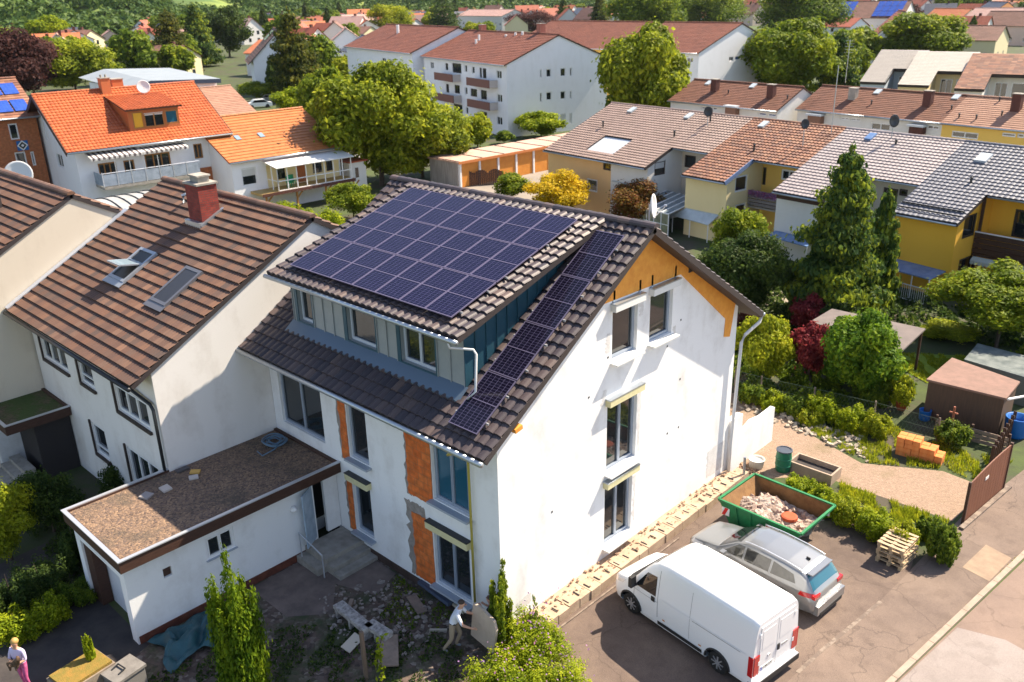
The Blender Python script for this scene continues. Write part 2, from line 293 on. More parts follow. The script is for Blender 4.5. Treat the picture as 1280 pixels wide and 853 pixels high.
# ------------------------------------------------------------------ roofs, walls, windows
def tiles(name, m, rim, parent, O, U, S, W, L, tw=0.3, cl=0.36, amp=0.03, step=0.04, k=6, skip=(), thick=0.12, uvoff=0, rolls=1):
    O = np.array(O, float); U = np.array(U, float)/np.linalg.norm(U); S = np.array(S, float)/np.linalg.norm(S); N = np.cross(U, S)
    if N[2] < 0: N = -N
    nt_ = max(1, round(W/tw)); nc = max(1, round(L/cl)); tw = W/nt_; cl = L/nc
    xs = np.linspace(0, W, nt_*k+1); ph = (xs/tw) % 1.0
    hx = amp*(np.clip(np.sin(math.pi*ph)*1.4-.2, 0, 1) if rolls == 1 else np.abs(np.sin(2*math.pi*ph))**.8) if k >= 4 else amp*(np.arange(len(xs)) % 2)
    rows_t = []; rows_h = []
    for j in range(nc): rows_t += [j*cl+(.035 if j else 0), j*cl-(.004 if j else 0), j*cl+.004]; rows_h += [-.006, step*.45, step]
    rows_t.append(nc*cl); rows_h.append(0.0)
    T = np.array(rows_t); H = np.array(rows_h); nx = len(xs)
    X, TT = np.meshgrid(xs, T); HH = H[:, None] + np.broadcast_to(hx, (len(T), nx))
    rs = np.random.RandomState(int(abs(W*100+L*10)) % 9999); jit = np.repeat(np.vstack([np.repeat(rs.rand(nc, nt_), 3, 0), rs.rand(1, nt_)]), k, 1)*(.004 if k > 2 else 0); HH = HH.copy(); HH[:, :-1] += jit
    V = O + X[..., None]*U + TT[..., None]*S + HH[..., None]*N
    idx = np.arange(len(T)*nx).reshape(len(T), nx)
    a, b, c, d = idx[:-1, :-1], idx[:-1, 1:], idx[1:, 1:], idx[1:, :-1]
    F = np.stack([a, b, c, d], -1).reshape(-1, 4)
    xc = ((xs[:-1]+xs[1:])/2); tcn = (T[:-1]+T[1:])/2
    XC, TC = np.meshgrid(xc, tcn); keep = np.ones(XC.shape, bool)
    for (x0, x1, t0, t1) in skip: keep &= ~((XC > x0) & (XC < x1) & (TC > t0) & (TC < t1))
    keep = keep.ravel()
    cu = (np.floor(xc/tw)+0.5+uvoff); cv = np.broadcast_to((np.minimum(np.arange(len(T)-1)//3, nc-1)+0.5)[:, None], XC.shape)
    uvx = np.broadcast_to(cu, XC.shape).ravel()[keep]; uvy = cv.ravel()[keep]
    F = F[keep]; uv = np.repeat(np.stack([uvx, uvy], -1), 4, axis=0)
    Vn = V.reshape(-1, 3); mi = np.zeros(len(F), int)
    # underside and rim
    gx = sorted({0.0, W} | {min(max(q, 0), W) for s_ in skip for q in s_[:2]}); gt = sorted({0.0, L} | {min(max(q, 0), L) for s_ in skip for q in s_[2:]})
    def on(i, j):
        if i < 0 or j < 0 or i >= len(gx)-1 or j >= len(gt)-1: return False
        x, t = (gx[i]+gx[i+1])/2, (gt[j]+gt[j+1])/2
        return not any(x0 < x < x1 and t0 < t < t1 for (x0, x1, t0, t1) in skip)
    ev = []; ef = []
    def q(p):
        b0 = len(Vn)+len(ev)
        for x, t, h in p: ev.append(O+U*x+S*t+N*h)
        ef.append([b0, b0+1, b0+2, b0+3])
    top = amp*0.35
    for i in range(len(gx)-1):
        for j in range(len(gt)-1):
            if not on(i, j): continue
            x0, x1, t0, t1 = gx[i], gx[i+1], gt[j], gt[j+1]
            q([(x0,t0,-thick),(x1,t0,-thick),(x1,t1,-thick),(x0,t1,-thick)])
            if not on(i-1, j): q([(x0,t0,-thick),(x0,t1,-thick),(x0,t1,top),(x0,t0,top)])
            if not on(i+1, j): q([(x1,t0,-thick),(x1,t1,-thick),(x1,t1,top),(x1,t0,top)])
            if not on(i, j-1): q([(x0,t0,-thick),(x1,t0,-thick),(x1,t0,top),(x0,t0,top)])
            if not on(i, j+1): q([(x0,t1,-thick),(x1,t1,-thick),(x1,t1,top),(x0,t1,top)])
    Vn = np.vstack([Vn, np.array(ev)]); F = np.vstack([F, np.array(ef)]); mi = np.concatenate([mi, np.ones(len(ef), int)])
    uv = np.vstack([uv, np.full((len(ef)*4, 2), 0.5)])
    return npmesh(name, Vn, F, [m, rim], parent, uv=uv, mi=mi)
def ridge(name, m, parent, A, B, r=0.14, seg=0.38):
    A = np.array(A, float); B = np.array(B, float); L = np.linalg.norm(B-A); n = max(1, int(L/seg)); d = (B-A)/L; b = MB()
    side = np.array([-d[1], d[0], 0]); up = np.array([0, 0, 1.0])
    for i in range(n):
        p0 = A+d*L*i/n; p1 = A+d*(L*(i+1)/n+0.03)
        for e, (rr, pp) in enumerate(((r*1.12, p0), (r*0.95, p1))):
            pass
        r0 = [b.pt(p0+side*math.cos(t)*r*1.12+up*math.sin(t)*r*0.8) for t in np.linspace(-0.2, math.pi+0.2, 7)]
        r1 = [b.pt(p1+side*math.cos(t)*r*0.95+up*math.sin(t)*r*0.68) for t in np.linspace(-0.2, math.pi+0.2, 7)]
        for k in range(6): b.face((r0[k], r0[k+1], r1[k+1], r1[k]), [(i+.5, 900.5)]*4)
        b.face(r0, [(i+.5, 900.5)]*7); b.face(r1, [(i+.5, 900.5)]*7)
    return b.build(name, m, parent)
def facade(mb, O, r, n, outer, holes=(), depth=0.16):
    O = Vector(tuple(map(float, O))); r = Vector(tuple(map(float, r))); n = Vector(tuple(map(float, n))); up = Vector((0, 0, 1))
    ox0, ox1 = min(p[0] for p in outer), max(p[0] for p in outer); holes = [(max(h[0], ox0+.02), h[1], min(h[2], ox1-.02), h[3]) for h in holes if h[0] < ox1-.1 and h[2] > ox0+.1]
    xs = sorted({round(p[0], 5) for p in outer} | {round(q, 5) for h in holes for q in (h[0], h[2])})
    def span(x):                                 # lowest and highest point of the outline at x
        zs = []
        for (p, q) in zip(outer, list(outer[1:])+[outer[0]]):
            if min(p[0], q[0])-1e-6 <= x <= max(p[0], q[0])+1e-6 and abs(p[0]-q[0]) > 1e-6: zs.append(p[1]+(q[1]-p[1])*(x-p[0])/(q[0]-p[0]))
        return min(zs), max(zs)
    def quad(pts): mb.poly([O+r*a+up*b_ for a, b_ in pts], [(a, b_) for a, b_ in pts])
    for xa, xb in zip(xs, xs[1:]):
        if xb-xa < 1e-4: continue
        e = (xb-xa)*1e-3; la, ha = span(xa+e); lb, hb = span(xb-e); cuts = sorted((h[1], h[3]) for h in holes if h[0] < (xa+xb)/2 < h[2]); ca, cb = la, lb
        for z0, z1 in cuts:
            if z0 > ca+1e-4: quad([(xa, ca), (xb, cb), (xb, z0), (xa, z0)])
            ca = cb = z1
        if ha > ca+1e-4 or hb > cb+1e-4: quad([(xa, ca), (xb, cb), (xb, max(hb, cb)), (xa, max(ha, ca))])
    for (a0, b0, a1, b1) in holes:
        c = [(a0, b0), (a1, b0), (a1, b1), (a0, b1)]
        for i in range(4):
            p, q = c[i], c[(i+1) % 4]; P = O+r*p[0]+up*p[1]; Q = O+r*q[0]+up*q[1]
            mb.poly([P, Q, Q-n*depth, P-n*depth], [(p[0], p[1]), (q[0], q[1]), (q[0]+.1, q[1]), (p[0]+.1, p[1])])
def window(root, O, r, n, rect, frame, glass, mull=1, depth=0.12, fw=0.06, sill=None, trans=None, tilt=0, shut=0, name='window'):
    r_ = Vector(tuple(map(float, r))); n_ = Vector(tuple(map(float, n))); O_ = Vector(tuple(map(float, O)))
    Mx = Matrix(((r_.x, n_.x, 0, O_.x), (r_.y, n_.y, 0, O_.y), (r_.z, n_.z, 1, O_.z), (0, 0, 0, 1)))
    a0, b0, a1, b1 = rect; y0, y1 = -depth-0.03, -depth+0.035
    f = MB(); f.M = Mx
    f.box((a0, y0, b0), (a0+fw, y1, b1)); f.box((a1-fw, y0, b0), (a1, y1, b1)); f.box((a0+fw, y0, b1-fw), (a1-fw, y1, b1)); f.box((a0+fw, y0, b0), (a1-fw, y1, b0+fw))
    nl = mull+1; w = (a1-a0-2*fw)/nl
    for i in range(nl):
        s0 = a0+fw+i*w; s1 = s0+w; e = fw*0.75; q0, q1 = y1-0.03, y1+0.02
        f.box((s0+0.004, q0, b0+fw+.004), (s0+e, q1, b1-fw-.004)); f.box((s1-e, q0, b0+fw+.004), (s1-0.004, q1, b1-fw-.004))
        f.box((s0+e, q0, b1-fw-e), (s1-e, q1, b1-fw-.004)); f.box((s0+e, q0, b0+fw+.004), (s1-e, q1, b0+fw+e))
    if trans is not None: f.box((a0+fw, y1-0.03, b0+trans-.03), (a1-fw, y1+0.024, b0+trans+.03))
    W = f.build(name, frame, root)
    g = MB(); g.M = Mx; g.poly([(a0+.02, -depth, b0+.02), (a1-.02, -depth, b0+.02), (a1-.02, -depth, b1-.02), (a0+.02, -depth, b1-.02)]); g.build('pane', glass, W)
    if shut:
        q = MB(); q.M = Mx; q.box((a0+fw, -depth+.036, b1-fw-(b1-b0)*shut), (a1-fw, -depth+.05, b1-.01)); q.build('shutter', MATS['shutter'], W)
    if sill is not None:
        q = MB(); q.M = Mx; q.box((a0-.04, -depth+.04, b0-.035), (a1+.04, .07, b0-.004)); q.build('sill', sill, W)
    return W
def FR(side, u0, u1, v0, v1):                    # origin, right and outward normal of a wall of a rectangular house
    return {'F': ((u0, v0, 0), (1, 0, 0), (0, -1, 0)), 'R': ((u1, v0, 0), (0, 1, 0), (1, 0, 0)),
            'B': ((u1, v1, 0), (-1, 0, 0), (0, 1, 0)), 'L': ((u0, v1, 0), (0, -1, 0), (-1, 0, 0))}[side]
def gutter(root, A, B, r=0.07, m=None, name='gutter'):
    b = MB(); b.tube([A, B], r, 8); return b.build(name, m or MATS['zinc'], root, smooth=True)
def house(name, label, deg, u0, u1, v0, v1, zb, ze, slope, wall, roofm, rim, wins=(), ov=0.4, og=0.3, tw=0.3, cl=0.36, k=4, amp=0.03, step=0.04, group=None, cat='house', frame=None, glass=None, vr=None, gut=True, rname='roof', sill=None):
    """gabled house: eaves along u at v0 and v1, gables at u0 and u1; ze is the height of the wall top at the front eave"""
    R = thing(name, label, cat, ((u0+u1)/2, (v0+v1)/2, zb), deg, group); D = v1-v0; vr = vr if vr is not None else (v0+v1)/2
    zr = ze+(vr-v0)*slope; zb2 = zr-(v1-vr)*slope
    frame = frame or MATS['white_frame']; glass = glass or MATS['glass']
    holes = {'F': [], 'R': [], 'L': [], 'B': []}
    for w in wins:
        s, a0, b0, a1, b1 = w[:5]; holes[s].append((a0, b0, a1, b1))
    b = MB()
    prof = {'F': [(0, zb), (u1-u0, zb), (u1-u0, ze), (0, ze)], 'B': [(0, zb), (u1-u0, zb), (u1-u0, zb2), (0, zb2)],
            'R': [(0, zb), (D, zb), (D, zb2), (vr-v0, zr), (0, ze)], 'L': [(0, zb), (D, zb), (D, ze), (D-(vr-v0), zr), (0, zb2)]}
    for s in 'FRBL':
        O, r, n = FR(s, u0, u1, v0, v1); facade(b, O, r, n, prof[s], holes[s])
    b.build('wall', wall, R)
    for w in wins:
        s, a0, b0, a1, b1 = w[:5]; O, r, n = FR(s, u0, u1, v0, v1); kw = w[5] if len(w) > 5 else {}
        window(R, O, r, n, (a0, b0, a1, b1), kw.get('frame', frame), kw.get('glass', glass), mull=kw.get('mull', 1 if a1-a0 > 0.9 else 0), shut=kw.get('shut', 0), sill=sill)
    cs = 1/math.hypot(1, slope); sn = slope*cs; off = 0.13/cs
    W = u1-u0+2*og
    Lf = (vr-v0+ov)/cs; Lb = (v1-vr+ov)/cs
    rf = tiles(rname, roofm, rim, R, (u0-og, v0-ov, ze-ov*slope+off), (1, 0, 0), (0, cs, sn), W, Lf, tw, cl, amp, step, k)
    tiles(rname, roofm, rim, R, (u0-og, v1+ov, zb2-ov*slope+off), (1, 0, 0), (0, -cs, sn), W, Lb, tw, cl*2, amp, step, 2)
    ridge('ridge_cap', roofm, rf, (u0-og, vr, zr+off+.04), (u1+og, vr, zr+off+.04), 0.13)
    if gut: gutter(R, (u0-og, v0-ov-.06, ze-ov*slope+off-.06), (u1+og, v0-ov-.06, ze-ov*slope+off-.06))
    R['_z'] = 0; del R['_z']
    R_info[R.name] = dict(u0=u0, u1=u1, v0=v0, v1=v1, ze=ze, zr=zr, vr=vr, slope=slope, off=off)
    return R, rf
R_info = {}
def chimney(root, u, v, z0, z1, w, d, m, cap=None, roofpart=None, pots=0):
    b = MB(); x0, x1, y0, y1 = u-w/2, u+w/2, v-d/2, v+d/2
    for (p, q) in (((x0,y0),(x1,y0)), ((x1,y0),(x1,y1)), ((x1,y1),(x0,y1)), ((x0,y1),(x0,y0))):
        l = math.hypot(q[0]-p[0], q[1]-p[1]); b.poly([(p[0],p[1],z0),(q[0],q[1],z0),(q[0],q[1],z1),(p[0],p[1],z1)], [(0,z0),(l,z0),(l,z1),(0,z1)])
    b.poly([(x0,y0,z1),(x1,y0,z1),(x1,y1,z1),(x0,y1,z1)])
    c = b.build('chimney', m, roofpart or root)
    q = MB(); q.box((x0-.05, y0-.05, z1), (x1+.05, y1+.05, z1+.07))
    if pots:
        for i in range(pots): q.tube([(x0+(i+.5)*w/pots, v, z1+.07), (x0+(i+.5)*w/pots, v, z1+.3)], .09, 8)
    q.build('chimney_cap' , cap or MATS['concrete'], root)
    return c
# ------------------------------------------------------------------ shared materials
mat('white_frame', (0.78, 0.78, 0.78), 0.35); mat('zinc', (0.42, 0.46, 0.50), 0.35, metal=0.7)
mat('concrete', (0.36, 0.33, 0.29), 0.9, (0.24, 0.22, 0.19), 3, bump=0.3)
mat('glass', (0.015, 0.02, 0.024), 0.03, spec=0.8); mat('glass_blue', (0.02, 0.10, 0.16), 0.04, spec=0.9)
mat('curtain_glass', (0.32, 0.31, 0.28), 0.15, (0.12, 0.12, 0.11), 5, stretch=(6, 6, .4))
mat('grey_frame', (0.30, 0.35, 0.43), 0.35, metal=0.2); mat('dark_frame', (0.05, 0.035, 0.03), 0.5); mat('brown_wood', (0.075, 0.035, 0.022), 0.65, (0.045, 0.02, 0.014), 6, stretch=(1, 1, 6))
mat('shutter', (0.55, 0.55, 0.53), 0.5); mat('dark_metal', (0.03, 0.032, 0.036), 0.4, metal=0.3)
mat('rim_dark', (0.045, 0.035, 0.035), 0.6); mat('rim_white', (0.65, 0.65, 0.66), 0.6); mat('alu', (0.6, 0.62, 0.66), 0.35, metal=0.6)
WHITE = plaster('white_plaster', (0.80, 0.80, 0.80), (0.50, 0.47, 0.44), 0.85)
CREAM = plaster('cream_plaster', (0.66, 0.58, 0.47), (0.40, 0.33, 0.26), 0.5)
T_MAIN = tilemat('tiles_anthracite', [(0.055, 0.043, 0.049), (0.082, 0.060, 0.060), (0.042, 0.036, 0.044), (0.065, 0.051, 0.056), (0.115, 0.080, 0.070)], 0.5, dirt=(0.055, 0.045, 0.05), dirtamt=0.4, spec=0.35)
T_BROWN = tilemat('tiles_weathered_brown', [(0.125, 0.064, 0.044), (0.175, 0.090, 0.056), (0.10, 0.056, 0.042), (0.15, 0.076, 0.050), (0.085, 0.056, 0.046), (0.20, 0.108, 0.070)], 0.7, dirt=(0.07, 0.055, 0.05), dirtamt=0.5)
CELL = gridmat('solar_cells', (0.005, 0.004, 0.020), (0.075, 0.07, 0.15), 0.14, 0.06, 0.24, (0.008, 0.006, 0.028))
CELLD = gridmat('solar_cells_dark', (0.006, 0.005, 0.014), (0.09, 0.08, 0.14), 0.14, 0.07, 0.28, (0.009, 0.008, 0.02))
mat('panel_frame', (0.18, 0.155, 0.24), 0.4, metal=0.3)
TEAL = mat('teal_sheet_metal', (0.020, 0.070, 0.105), 0.4, (0.03, 0.09, 0.13), 1.5, metal=0.2)
GREYM = mat('grey_standing_seam', (0.31, 0.33, 0.335), 0.5, (0.27, 0.295, 0.305), 2, metal=0.1)
BLOCK = brickmat('orange_clay_block', (0.62, 0.135, 0.022), (0.72, 0.20, 0.045), (0.42, 0.15, 0.06), 0.38, 0.25, 0.008)
REDBRICK = brickmat('red_brick', (0.22, 0.025, 0.018), (0.30, 0.045, 0.03), (0.12, 0.05, 0.045), 0.25, 0.08, 0.01)
MORTAR = mat('mortar_grey', (0.34, 0.30, 0.27), 0.95, (0.22, 0.19, 0.17), 5, bump=0.6, bscale=30)
OSB = mat('gable_board_orange', (0.80, 0.36, 0.06), 0.8, (0.70, 0.27, 0.04), 4, bump=0.2, bscale=40)
mat('yellow_foam', (0.66, 0.61, 0.36), 0.8, (0.58, 0.53, 0.3), 8); mat('sill_grey', (0.36, 0.40, 0.46), 0.5); mat('white_board', (0.7, 0.7, 0.68), 0.7)
mat('pipe_white', (0.62, 0.62, 0.62), 0.4); mat('dark_base', (0.045, 0.028, 0.022), 0.8, (0.08, 0.05, 0.04), 3)

# ------------------------------------------------------------------ the house being renovated
SL = 0.6465; YM = 5.985; D = 11.97
MH = thing('house', 'white house under renovation with solar panels on its roof and long dormer', 'house', (-5.45, YM, GZ))
def zroof(y): return 5.918+SL*(y+0.961)-0.10     # underside of the front slope
FW_ = [(-10.42, 3.0, -7.95, 5.02), (-6.58, 3.05, -5.62, 5.05), (-2.63, 3.12, -1.15, 4.97), (-2.74, 0.16, -1.22, 2.10), (-6.62, 0.32, -5.72, 2.2)]
GW_ = [(4.60, 0.26, 6.02, 2.44), (4.64, 2.9, 6.14, 5.20), (4.80, 6.56, 6.02, 8.12), (6.65, 6.56, 7.86, 8.12)]
b = MB()
facade(b, (-10.9, 0, 0), (1, 0, 0), (0, -1, 0), [(0, GZ-.05), (10.9, GZ-.05), (10.9, 6.38), (0, 6.38)], [(a+10.9, c, d+10.9, e) for a, c, d, e in FW_], 0.22)
zt = 6.38
facade(b, (0, 0, 0), (0, 1, 0), (1, 0, 0), [(0, GZ-.05), (D, GZ-.05), (D, zt), (YM, zroof(YM)-.02), (0, zt)], GW_, 0.22)
facade(b, (0, D, 0), (-1, 0, 0), (0, 1, 0), [(0, GZ-.05), (10.9, GZ-.05), (10.9, zt), (0, zt)])
facade(b, (-10.9, D, 0), (0, -1, 0), (-1, 0, 0), [(0, GZ-.05), (D, GZ-.05), (D, zt), (YM, zroof(YM)-.02), (0, zt)])
MHW = plaster('render_white_patchy', (0.82, 0.82, 0.82), (0.56, 0.54, 0.52), 1.04)
b.build('wall', MHW, MH)
GF = MATS['grey_frame']
for i, (a, c, d_, e) in enumerate(FW_):
    w = window(MH, (0, 0, 0), (1, 0, 0), (0, -1, 0), (a, c, d_, e), GF, MATS['glass_blue'] if i in (2, ) else MATS['glass'], mull=0 if d_-a < 1.1 else 1, depth=0.14, fw=0.07)
    q = MB()
    if i: q.box((a-.08, -.22, c-.10), (d_+.10, -.003, c-.03)); q.build('sill', MATS['sill_grey'], w)
    if i in (3, 4):
        q = MB(); q.box((a-.14, -.20, e+.02), (d_+.10, -.003, e+.24)); s_ = q.build('shutter_box', MATS['yellow_foam'], w)
        q = MB(); q.box((a-.15, -.21, e+.243), (d_+.11, -.003, e+.27)); q.build('box_cover', MATS['dark_metal'], s_)
for i, (a, c, d_, e) in enumerate(GW_):
    w = window(MH, (0, 0, 0), (0, 1, 0), (1, 0, 0), (a, c, d_, e), GF, MATS['glass'], mull=1 if i < 2 else 0, depth=0.16, fw=0.07)
    q = MB(); q.box((.003, a-.06, c-.08), (.26, d_+.10, c-.03)); q.build('sill', MATS['white_board'], w)
    q = MB(); q.box((.003, a-.10, e+.02), (.20, d_+.12, e+.22)); s_ = q.build('shutter_box', MATS['yellow_foam' if i < 2 else 'white_board'], w)
    q = MB(); q.box((.003, a-.11, e+.223), (.21, d_+.13, e+.26)); q.build('box_cover', MATS['zinc'], s_)
    if i > 1:
        for yy in (a-.02, d_+.0): q = MB(); q.box((.004, yy, e+.262), (.03, yy+.09, e+.62)); q.build('bracket', MATS['zinc'], w)
# raw clay block and mortar beside the windows of the front
def ragged(x0, z0, x1, z1, y, seed, jag=0.05, n=14):
    rs = random.Random(seed); P = []
    for i in range(n): P.append((x0+(x1-x0)*i/n, z0+rs.uniform(-jag, jag)*.4))
    for i in range(n): P.append((x1+rs.uniform(-jag, jag)*.2, z0+(z1-z0)*i/n))
    for i in range(n): P.append((x1-(x1-x0)*i/n, z1+rs.uniform(-jag, jag)*.4))
    for i in range(n): P.append((x0+rs.uniform(-jag, jag), z1-(z1-z0)*i/n))
    return P
def patch(name, m, P, y, t=0.012):
    b = MB(); L = [[Vector((p[0], p[1], 0)) for p in P]]; tr = tessellate_polygon(L); v = [b.pt((p[0], y-t, p[1])) for p in P]; w = [b.pt((p[0], y, p[1])) for p in P]
    for q in tr: b.face([v[i] for i in q], [P[i] for i in q])
    for i in range(len(P)): j = (i+1) % len(P); b.face((v[i], v[j], w[j], w[i]), [P[i], P[j], P[j], P[i]])
    return b.build(name, m, MH)
for k, (x0, z0, x1, z1) in enumerate([(-3.74, 2.86, -2.66, 5.04), (-3.66, -0.02, -2.78, 2.26), (-6.98, 2.86, -6.62, 5.03), (-6.92, 0.22, -6.66, 2.16)]):
    if k == 1: patch('mortar_patch', MORTAR, ragged(x0-.24, z0-.02, x1-.3, z1+.32, 0, 50+k, .12), -.002, .008)
    else: patch('mortar_patch', MORTAR, ragged(x0-.10, z0-.04, x0+.2, z1, 0, 50+k, .07), -.002, .008)
    patch('clay_block_patch', BLOCK, ragged(x0, z0, x1, z1, 0, 10+k), -.012)
b = MB(); b.box((-10.88, -.03, GZ-.04), (-6.66, -.003, -.05)); b.box((-6.66, -.03, GZ-.04), (.0, -.003, -.12)); b.build('base_strip', MATS['dark_base'], MH)
# smears of mortar round the gable openings and drilled holes in the render
SM = mat('render_smear', (.60, .58, .56), .95, (.70, .69, .68), 6, bump=.5, bscale=30)
for k, (y0, z0, y1, z1) in enumerate([(4.36, 5.28, 4.58, 5.75), (6.20, 3.0, 6.34, 5.1), (6.08, .5, 6.2, 2.2), (4.52, 6.9, 4.70, 7.5), (6.1, 7.6, 6.3, 8.35), (7.95, 6.3, 8.1, 6.75), (4.4, 2.62, 6.2, 2.86), (.6, .2, 1.2, .5), (10.6, .1, 11.8, 1.2)]):
    P = ragged(y0, z0, y1, z1, 0, 70+k, .08); b = MB(); v = [b.pt((.004, p[0], p[1])) for p in P]
    for q in tessellate_polygon([[Vector((p[0], p[1], 0)) for p in P]]): b.face([v[i] for i in q])
    b.build('mortar_smear', SM, MH)
for (px, py) in [(850, 474), (848, 534), (834, 542), (834, 433), (760, 447), (736, 497), (851, 400), (762, 640), (690, 640)]:
    d = ray(px, py); t_ = -CAM[0]/d[0]; P = CAM+d*t_; b = MB(); b.lathe((.004, P[1], P[2]), [(.001, 0), (.03, .0)], 8) if False else b.box((.002, P[1]-.03, P[2]-.03), (.008, P[1]+.03, P[2]+.03)); b.build('drill_hole', MATS['dark_metal'], MH)
# orange board under the gable roof
b = MB(); zl = lambda y: zroof(min(y, D-y))-.03
P = [(2.9, zl(2.9)), (4.27, 8.46), (8.21, 8.40), (11.15, 6.10), (11.12, 5.45), (11.5, 5.35), (11.72, zl(11.75)-.05), (YM, zl(YM))]
P[0] = (4.2, zl(4.2))
L = [[Vector((p[0], p[1], 0)) for p in P]]; v = [b.pt((.03, p[0], p[1])) for p in P]; w = [b.pt((.003, p[0], p[1])) for p in P]
for q in tessellate_polygon(L): b.face([v[i] for i in q])
for i in range(len(P)): j = (i+1) % len(P); b.face((v[i], v[j], w[j], w[i]))
b.build('gable_board', OSB, MH)
b = MB(); b.box((.031, 8.62, 8.35), (.06, 8.82, 8.6)); b.build('vent_plate', MATS['dark_metal'], MH)
b = MB(); b.bar((.2, .35, 5.95+.2), (.2, .62, 6.2), .3, .12); b.build('purlin_end', OSB, MH)
# roof
cs = 1/math.hypot(1, SL); sn = SL*cs; LR = (YM+.961)/cs
OX = .52; XL = -10.96
RF = tiles('roof', T_MAIN, MATS['rim_dark'], MH, (XL, -.961, 5.90), (1, 0, 0), (0, cs, sn), OX-XL, LR, 0.285, 0.375, .055, .055, 8, thick=.16)
tiles('roof', T_MAIN, MATS['rim_dark'], MH, (XL, D+.90, 5.94), (1, 0, 0), (0, -cs, sn), OX-XL, LR-.06, 0.285, 0.375, .05, .05, 4, thick=.16)
ridge('ridge_cap', T_MAIN, RF, (XL, YM, 10.42), (OX+.02, YM, 10.42), .15, .4)
# dormer
DS = (10.38-8.50)/(YM-.15+.2); dcs = 1/math.hypot(1, DS); dsn = DS*dcs
def zd(y): return 8.50+DS*(y+.2)
dm = MB(); DX0, DX1, DY = -9.42, -1.45, .34
wins = [(-9.14, 6.93, -8.36, 8.14), (-6.54, 6.93, -5.18, 8.14), (-4.04, 6.93, -2.58, 8.14)]
zf = lambda y: 5.918+SL*(y+.961)+.02
facade(dm, (0, DY, 0), (1, 0, 0), (0, -1, 0), [(DX0, zf(DY)-.1), (DX1, zf(DY)-.1), (DX1, zd(DY)-.1), (DX0, zd(DY)-.1)], wins, .2)
DM = dm.build('dormer', GREYM, MH)
for w in wins:
    W = window(MH, (0, DY, 0), (1, 0, 0), (0, -1, 0), w, mat('frame_pale_grey', (.50, .54, .60), .35), MATS['glass'], mull=1 if w[1] and w[2]-w[0] > 1 and w is wins[2] else 0, depth=.15, fw=.06)
    q = MB(); x0, z0, x1, z1 = w
    q.box((x0-.17, DY-.03, z0-.16), (x0-.004, DY-.003, z1+.12)); q.box((x1+.004, DY-.03, z0-.16), (x1+.06, DY-.003, z1+.12)); q.box((x0-.004, DY-.03, z0-.16), (x1+.004, DY-.003, z0-.004))
    q.build('surround', TEAL, W)
segs = [(-9.42, -9.30), (-8.28, -6.72), (-5.10, -4.21), (-2.50, -1.45)]
for s0, s1 in segs:
    n = max(1, round((s1-s0)/.5))
    for i in range(n+1): xx = s0+(s1-s0)*i/n; b = MB(); b.box((xx-.010, DY-.035, zf(DY)+.02), (xx+.015, DY-.004, zd(DY)-.12)); b.build('seam', GREYM, DM)
n = 13
for X in (DX1, DX0):
    b = MB()
    b.poly([(X, DY, zf(DY)-.1), (X, YM-.1, zf(YM)-.1), (X, YM-.1, zd(YM)-.12), (X, DY, zd(DY)-.12)])
    for i in range(n+1):
        yy = DY+(YM-.3-DY)*i/n; s_ = 1 if X == DX1 else -1; b.box((min(X, X+.03*s_)-.002, yy-.012, zf(yy)), (max(X, X+.03*s_)+.002, yy+.012, zd(yy)-.13))
    b.build('dormer_cheek', TEAL, DM)
b = MB(); b.poly([(DX0-.1, -.02, zf(-.02)+.07), (DX1+.12, -.02, zf(-.02)+.07), (DX1+.12, DY, zf(DY)+.12), (DX0-.1, DY, zf(DY)+.12)]); b.box((DX0-.1, -.03, zf(-.02)+.0), (DX1+.12, -.02, zf(-.02)+.068)); b.build('flashing', mat('flashing_blue_grey', (0.13, 0.18, 0.24), .45, metal=.4), DM)
DL = (YM-.1+.2)/dcs
DR = tiles('dormer_roof', T_MAIN, MATS['rim_dark'], DM, (-9.88, -.2, 8.50), (1, 0, 0), (0, dcs, dsn), 8.81, DL, 0.285, 0.375, .055, .055, 8, thick=.14)
gutter(MH, (XL, -1.05, 5.84), (OX, -1.05, 5.84), .075); gutter(MH, (-9.9, -.28, 8.42), (-1.03, -.28, 8.42), .07)
gutter(MH, (XL, D+.98, 5.87), (OX, D+.98, 5.87), .075)
b = MB(); b.tube([(-1.35, -.28, 8.38), (-1.35, -.24, 8.2), (-1.30, .02, 8.12), (-.98, .24, 8.1), (-.92, .28, 7.98), (-.92, .2, 6.95), (-1.05, .02, 6.75)], .034, 8); b.build('downpipe', MATS['pipe_white'], MH, smooth=True)
b = MB(); b.tube([(-.62, -1.02, 5.78), (-.9, -.9, 5.55), (-.98, -.2, 5.35), (-.98, -.12, 5.2), (-.98, -.1, GZ+.5)], .036, 8); b.build('downpipe', mat('yellow_pipe', (.42, .36, .07), .5), MH, smooth=True)
b = MB(); b.tube([(.42, D+.95, 5.8), (.4, D+.9, 5.6), (.22, D+.25, 5.25), (.18, D+.1, 5.0), (.16, D-.05, 1.1), (.16, D-.05, GZ)], .06, 8); b.build('downpipe', MATS['pipe_white'], MH, smooth=True)
